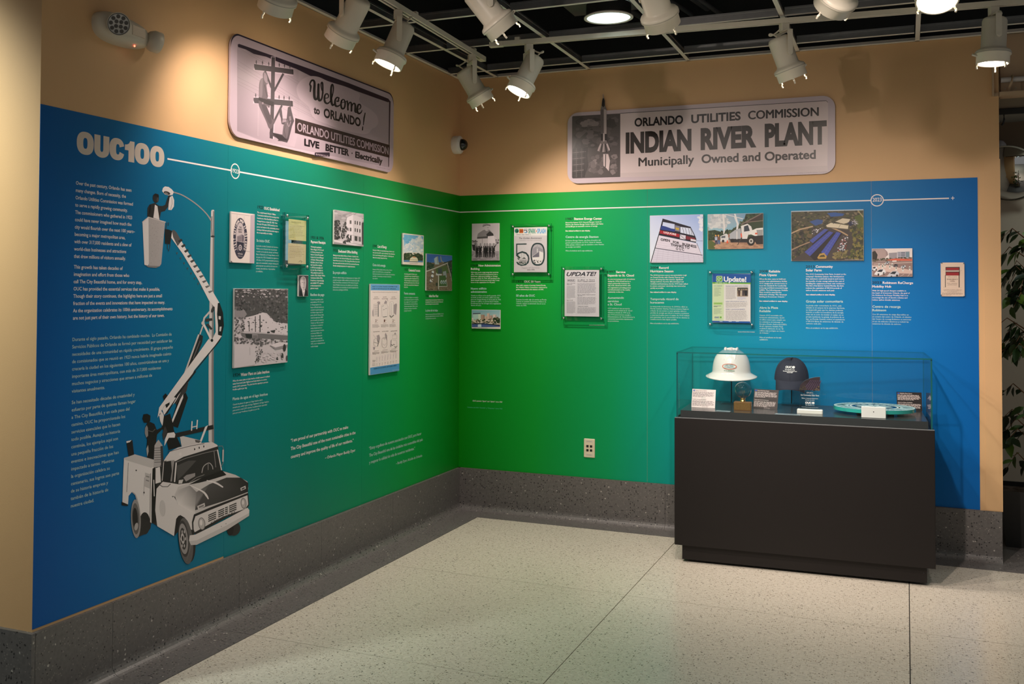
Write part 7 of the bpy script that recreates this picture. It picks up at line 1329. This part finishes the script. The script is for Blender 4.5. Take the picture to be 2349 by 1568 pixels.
# ---- dome camera in the corner
q = hit(1040, 332, 0, 0.0)
t = thing('security_camera', 'white dome security camera high in the room corner', 'security camera', frameM('L', -0.105, q.z, 0.0))
mb = MB(); mb.lathe([(0.062, 0.0), (0.0635, 0.004), (0.0635, 0.044), (0.060, 0.050), (0.050, 0.054), (0.0, 0.054)], 36); b_ = obj('base', mb, WHITE_PL, t)
mb = MB(); mb.lathe([(0.046, 0.054), (0.044, 0.058), (0.041, 0.058)], 32, 0, True, None, False, False); obj('dome_ring', mb, WHITE_PL, t)
mb = MB(); mb.lathe([(0.041, 0.054)] + [(0.041 * math.cos(a), 0.060 + 0.040 * math.sin(a)) for a in [math.pi / 2 * k / 9 for k in range(10)]], 32, 0, True, None, False, False); obj('dome', mb, mat('smoked_dome', (0.008, 0.008, 0.009), 0.06, spec=0.8), t)
for a in (40, 160, 280): mb = MB(); mb.lathe([(0.004, 0.0), (0.003, 0.0015), (0.0, 0.0015)], 10, 0, True, Matrix.Translation((0.052 * math.cos(math.radians(a)), 0.052 * math.sin(math.radians(a)), 0.0525))); obj('screw', mb, GREY_PL, b_)
# ---- data outlet
u0, u1, v0, v1 = corners_uv('B', [(1339.5, 1005), (1365, 1007), (1363.5, 1050), (1339, 1048)], (0, 0, 1), 0.008)
t = thing('wall_outlet', 'ivory wall plate with four square black data jacks', 'wall outlet', frameM('B', (u0 + u1) / 2, v0, 0.0017)); W2 = (u1 - u0) / 2; H2 = v1 - v0
mb = MB(); mb.bbox((-W2, 0, 0), (W2, H2, 0.0065), 0.003); obj('plate', mb, IVORY, t)
for x in (-W2 * 0.33, W2 * 0.33):
    for y in (H2 * 0.385, H2 * 0.60):
        mb = MB(); mb.box((x - 0.008, y - 0.008, 0.0062), (x + 0.008, y + 0.008, 0.0070)); obj('jack', mb, BLACK, t)
        mb = MB(); mb.box((x * 2.2 - 0.0025, y - 0.004, 0.0064), (x * 2.2 + 0.0025, y + 0.001, 0.0074)); obj('tab', mb, mat('jack_tab', (0.7, 0.5, 0.28), 0.5), t)
for y in (H2 * 0.14, H2 * 0.86):
    mb = MB(); mb.box((-W2 * 0.62, y - 0.006, 0.0064), (W2 * 0.62, y + 0.006, 0.0069)); lb = obj('label_window', mb, mat('label_strip', (0.66, 0.60, 0.50), 0.5), t)
    A = Art(lambda p: p, 0.0070, 0.00001); A.text('TO4-01A', (-W2 * 0.4, y - 0.002), (W2 * 0.4, y - 0.002), -0.0045, (110, 96, 80)); A.obj('print', lb)
# ---- grille gate release
u0, u1, v0, v1 = corners_uv('B', [(2158.5, 601), (2213, 602.5), (2212, 680.5), (2157.5, 678.5)], (0, 0, 1), 0.012)
t = thing('release_station', 'cream emergency release plate with red slot and pull bar', 'emergency pull', frameM('B', (u0 + u1) / 2, v0, 0.0017)); W2 = (u1 - u0) / 2; H2 = v1 - v0
GT = (2150, 590, 15.68); fm = wallmap('B', (u0 + u1) / 2, v0, 0.012)
def gp(x, y): return fm((GT[0] + x / GT[2], GT[1] + y / GT[2]))
CRM = mat('release_plate', (0.70, 0.54, 0.43), 0.45)
mb = MB(); mb.prism(rounded(-W2, 0, W2, H2, 0.006), 0.004, 0.0095); obj('plate', mb, CRM, t)
mb = MB(); mb.box((-W2 + 0.005, 0.005, 0), (W2 - 0.005, H2 - 0.005, 0.004)); obj('back_box', mb, GREY_PL, t)
def gbox(name, x0, y0, x1, y1, z0, z1, m):
    a = gp(x0, y1); b = gp(x1, y0); mb = MB(); mb.box((a[0], a[1], z0), (b[0], b[1], z1)); return obj(name, mb, m, t)
gbox('slot', 300, 345, 808, 650, 0.0094, 0.0098, BLACK); gbox('red_flag', 318, 372, 782, 455, 0.0096, 0.0102, mat('red_enamel', (0.30, 0.008, 0.012), 0.35)); gbox('red_flag', 318, 535, 778, 650, 0.0096, 0.0102, mat('red_enamel', (0.3, 0.008, 0.012), 0.35)); gbox('pull_bar', 305, 462, 790, 522, 0.0098, 0.016, mat('pull_bar_steel', (0.55, 0.46, 0.40), 0.3, metal=0.6))
gbox('guide_slot', 282, 640, 300, 1075, 0.0094, 0.0099, BLACK); gbox('guide_slot', 775, 640, 800, 1082, 0.0094, 0.0099, BLACK)
for x, y in ((165, 205), (945, 220), (145, 1360), (920, 1395)): c = gp(x, y); mb = MB(); mb.lathe([(0.0042, 0.0095), (0.004, 0.012), (0.0, 0.0135)], 14, 0, True, Matrix.Translation((c[0], c[1], 0))); obj('screw', mb, CHROME, t)
for x, y in ((243, 462), (860, 470), (237, 1075), (852, 1090)): c = gp(x, y); mb = MB(); mb.lathe([(0.0022, 0.0095), (0.002, 0.0102), (0.0, 0.0102)], 10, 0, True, Matrix.Translation((c[0], c[1], 0))); obj('rivet', mb, GREY_PL, t)
A = Art(fm, 0.0097, 0.00001, GT); tc_ = (110, 84, 72)
A.text('GRILLE/GATE', (385, 718), (705, 720), 34, tc_, 0.0); A.text('EMERGENCY', (345, 805), (745, 808), 38, tc_, 0.02); A.text('OPEN', (455, 872), (632, 873), 38, tc_, 0.02); A.text('PULL HANDLE', (365, 950), (715, 952), 32, tc_, 0.0); A.text('DOWN FULLY', (375, 1003), (712, 1005), 32, tc_, 0.0)
A.text('TO RETURN TO NORMAL OPERATION', (220, 1172), (880, 1180), 22, tc_); A.text('UNLOCK AND RETURN HANDLE TO', (230, 1210), (860, 1218), 22, tc_); A.text('FULL UP POSITION', (370, 1250), (710, 1255), 22, tc_); A.greek(170, 1275, 920, 1380, 4, tc_, 0.3, 95, 0.1); A.obj('print', t)
# ---- corner guard on the free end of the wall
zt = hit(2275, 365, 1, -0.004).z; xg = hit(2258, 700, 1, -0.004).x
mb = MB(); mb.box((xg, -0.0035, BASE + 0.001), (XR + 0.004, 0.0, zt)); mb.box((XR, 0.0, BASE + 0.001), (XR + 0.004, 0.09, zt))
tag(obj('corner_guard', mb, PAINT), 'tall beige corner guard on the free wall end above the dark base', 'corner guard')
# ---- gate housing over the passage
GH = mat('housing_tan', (0.50, 0.35, 0.22), 0.55)
t = thing('gate_housing', 'tan rolling gate housing above the passage opening', 'gate housing', Matrix.Translation((XR, 0, 2.6)))
x0 = hit(2275, 200, 1, 0.0).x - XR; zb = hit(2300, 220, 1, 0.0).z - 2.6; z1 = hit(2300, 191, 1, 0.0).z - 2.6
mb = MB(); mb.box((0.012, 0.05, zb), (1.9, 0.10, 0.44)); obj('face_board', mb, GH, t)
mb = MB(); mb.box((0.002, -0.028, zb), (1.9, 0.05, zb + 0.02)); obj('ledge', mb, GH, t)
mb = MB(); mb.box((x0, -0.028, zb), (x0 + 0.010, -0.0002, 0.44)); obj('edge_strip', mb, GH, t)
mb = MB(); mb.box((x0 + 0.0102, -0.010, zb + 0.0), (0.0, -0.0002, zb + 0.02)); obj('ledge_end', mb, GH, t)
mb = MB(); mb.box((0.012, 0.035, zb + 0.02), (0.115, 0.05, z1 + 0.01)); pl_ = obj('bracket_plate', mb, GH, t)
for x in (0.035, 0.09): mb = MB(); mb.lathe([(0.004, 0.0), (0.003, 0.003), (0.0, 0.003)], 10, 0, True, Matrix.Translation((x, 0.035, (zb + z1) / 2 + 0.01)) @ Matrix.Rotation(math.pi / 2, 4, 'X')); obj('bolt', mb, GREY_PL, pl_)
zp = hit(2310, 183, 1, 0.02).z - 2.6
mb = MB(); mb.tube([(0.055, 0.034, zb + 0.02), (0.056, 0.0, zb + 0.05), (0.066, -0.012, zp - 0.02), (0.070, -0.010, zp + 0.014), (0.072, 0.02, zp + 0.022)], 0.008, 8); obj('pipe_strap', mb, GH, t)
mb = MB(); mb.cyl((0.012, 0.018, zp), (1.6, 0.018, zp), 0.0155, 20); tag(obj('conduit_pipe', mb, mat('white_pipe', (0.62, 0.58, 0.56), 0.4), None, Matrix.Translation((XR, 0, 2.6))), 'white pipe held by a strap on the gate housing', 'pipe')
# lintel, gate bar, hook further in
z2 = hit(2300, 254, 1, 0.32).z; z3 = hit(2300, 264, 1, 0.32).z
mb = MB(); mb.box((XR - 0.45, 0.31, z2), (6.5, 0.42, 3.4)); struct('trim_3', mb, mat('lintel_paint', (0.40, 0.34, 0.25), 0.6))
t = thing('rolling_gate', 'black bottom bar of the rolled up gate with a hook', 'gate', Matrix.Translation((XR, 0.32, z3)))
mb = MB(); mb.bbox((-0.4, -0.03, 0.0), (3.0, -0.012, z2 - z3 + 0.01), 0.003); obj('bottom_bar', mb, BLACK, t)
hx = hit(2303, 270, 1, 0.30).x - XR; mb = MB(); mb.tube([(hx, -0.02, 0.004), (hx + 0.001, -0.02, -0.03), (hx - 0.004, -0.02, -0.052), (hx - 0.014, -0.02, -0.064)], 0.0055, 8); obj('hook', mb, BLACK, t)
z4 = hit(2300, 283, 1, 1.49).z
mb = MB(); mb.box((XR - 0.5, 1.44, z4 - 0.2), (6.5, 1.5, z4)); struct('shade_band', mb, mat('wall_shade_brown', (0.16, 0.10, 0.06), 0.6))  # dark brown stands in for shade at the top of the far wall
# ---- convex mirror
q = hit(2312, 398, 1, 1.38); pm = F_PX / (q - CAM).dot(FWD); R = 66 / pm
d = Vector((-0.28, -0.85, -0.42)).normalized(); Mm = Matrix.Translation(q) @ d.to_track_quat('Z', 'Y').to_matrix().to_4x4()
t = thing('convex_mirror', 'round convex mirror high in the passage behind the wall end', 'mirror', Mm)
sag = R * 0.36; RR = (R * R + sag * sag) / (2 * sag)
mb = MB(); mb.lathe([(RR * math.sin(a), RR * math.cos(a) - RR + sag) for a in [math.asin(R / RR) * (1 - k / 12) for k in range(13)]], 48, 0, True, None, False, False); obj('mirror_face', mb, mat('mirror', (0.80, 0.82, 0.84), 0.03, metal=1.0), t)
mb = MB(); mb.lathe([(R, -0.004), (R * 1.03, 0.0), (R * 1.03, 0.008), (R * 0.99, 0.010)], 48, 0, True, None, False, False); obj('rim', mb, GREY_PL, t)
mb = MB(); mb.lathe([(R, -0.004), (0.0, -0.03)], 48, 0, True, None, False, False); obj('back', mb, GREY_PL, t)
iv = Mm.inverted(); mb = MB(); mb.cyl((0, 0, -0.03), iv @ Vector((q.x + 0.02, 1.5, q.z + 0.06)), 0.012, 10); obj('wall_arm', mb, GREY_PL, t)
q = hit(2293, 336, 1, 1.40); mb = MB(); mb.lathe([(0.0, -0.045), (0.024, -0.038), (0.040, -0.018), (0.045, 0.0), (0.040, 0.018), (0.024, 0.038), (0.0, 0.045)], 20); mb.cyl((0, 0.03, 0.0), (0, 1.495 - q.y, 0.0), 0.012, 10)
tag(obj('globe_sensor', mb, mat('clear_globe', (0.45, 0.40, 0.42), 0.08, spec=0.8), None, Matrix.Translation(q)), 'small shiny globe on the far wall above the mirror', 'sensor')
# ---- potted tree
px_, py_ = 3.60, 0.60
t = thing('potted_tree', 'leafy weeping fig in a black square pot behind the wall end', 'plant', Matrix.Translation((px_, py_, 0.0)))
mb = MB(); mb.prism([(-0.20, -0.20), (0.20, -0.20), (0.20, 0.20), (-0.20, 0.20)], 0.0, 0.02); 
lo = [(-0.17, -0.17), (0.17, -0.17), (0.17, 0.17), (-0.17, 0.17)]; hi = [(-0.20, -0.20), (0.20, -0.20), (0.20, 0.20), (-0.20, 0.20)]
mb = MB(); mb.add([(x, y, 0.0) for x, y in lo] + [(x, y, 0.34) for x, y in hi] + [(x * 0.93, y * 0.93, 0.34) for x, y in hi] + [(x * 0.93, y * 0.93, 0.31) for x, y in hi], [(3, 2, 1, 0)] + [(i, (i + 1) % 4, 4 + (i + 1) % 4, 4 + i) for i in range(4)] + [(4 + i, 4 + (i + 1) % 4, 8 + (i + 1) % 4, 8 + i) for i in range(4)] + [(8 + i, 8 + (i + 1) % 4, 12 + (i + 1) % 4, 12 + i) for i in range(4)]); pot = obj('pot', mb, BLACK, t)
mb = MB(); mb.box((-0.184, -0.184, 0.28), (0.184, 0.184, 0.312)); obj('soil', mb, mat('soil', (0.05, 0.03, 0.02), 0.9, noise=0.4, nscale=60), pot)
BARK = mat('fig_bark', (0.20, 0.085, 0.035), 0.8, noise=0.3, nscale=40)
trunk = [(0.02, 0.0, 0.31), (-0.02, 0.01, 0.6), (0.03, 0.0, 1.0), (0.0, 0.02, 1.4), (0.02, 0.0, 1.75), (0.0, 0.0, 2.0)]
mb = MB(); mb.tube(trunk, [0.034, 0.030, 0.030, 0.022, 0.016, 0.008], 10); obj('trunk', mb, BARK, t)
GL = [mat('fig_leaf_%d' % k, c, 0.35) for k, c in enumerate(((0.018, 0.045, 0.014), (0.028, 0.075, 0.018), (0.08, 0.17, 0.02), (0.012, 0.028, 0.012)))]
lf = [(0, 0, 0), (0.016, 0.018, 0.003), (0.021, 0.040, 0.002), (0.013, 0.064, -0.003), (0.0, 0.088, -0.012), (-0.013, 0.064, -0.003), (-0.021, 0.040, 0.002), (-0.016, 0.018, 0.003), (0, 0.03, -0.003), (0, 0.058, -0.006)]
lff = [(0, 1, 2, 8), (8, 2, 3, 9), (9, 3, 4), (0, 8, 6, 7), (8, 9, 5, 6), (9, 4, 5)]
LM_ = []
for g_ in GL: mb = MB(); mb.add(lf, lff, 0, True); LM_.append(mb.mesh('leaf', [g_]))
rng = random.Random(11); nleaf = 0
for k in range(34):
    z = rng.choice([rng.uniform(0.46, 0.95), rng.uniform(1.12, 1.5), rng.uniform(1.45, 1.98)]); a = rng.uniform(0, 6.28) if k % 2 else rng.uniform(2.4, 4.6); L = rng.uniform(0.12, 0.27) * (0.8 if z > 1.8 else 1.0)
    b0 = Vector((0.0, 0.0, z - 0.05)); b1 = Vector((L * 0.6 * math.cos(a), L * 0.6 * math.sin(a), z + 0.05)); b2 = Vector((L * math.cos(a), L * math.sin(a), z - 0.02 - 0.08 * rng.random()))
    mb = MB(); mb.tube([b0, b1, b2], [0.005, 0.003, 0.0015], 5); obj('branch', mb, BARK, t)
    for j in range(8):
        u = rng.uniform(0.25, 1.0); pt = b0.lerp(b1, u * 2) if u < 0.5 else b1.lerp(b2, u * 2 - 1)
        o = obj('leaf', LM_[rng.choice([0, 0, 1, 1, 2, 3, 3])], None, t); s_ = rng.uniform(0.75, 1.25); nleaf += 1
        o.location = pt + Vector((rng.uniform(-0.02, 0.02), rng.uniform(-0.02, 0.02), rng.uniform(-0.02, 0.02))); o.rotation_euler = (rng.uniform(-1.3, -0.2), rng.uniform(-0.6, 0.6), a - 1.57 + rng.uniform(-1.1, 1.1)); o.scale = (s_, s_, s_)
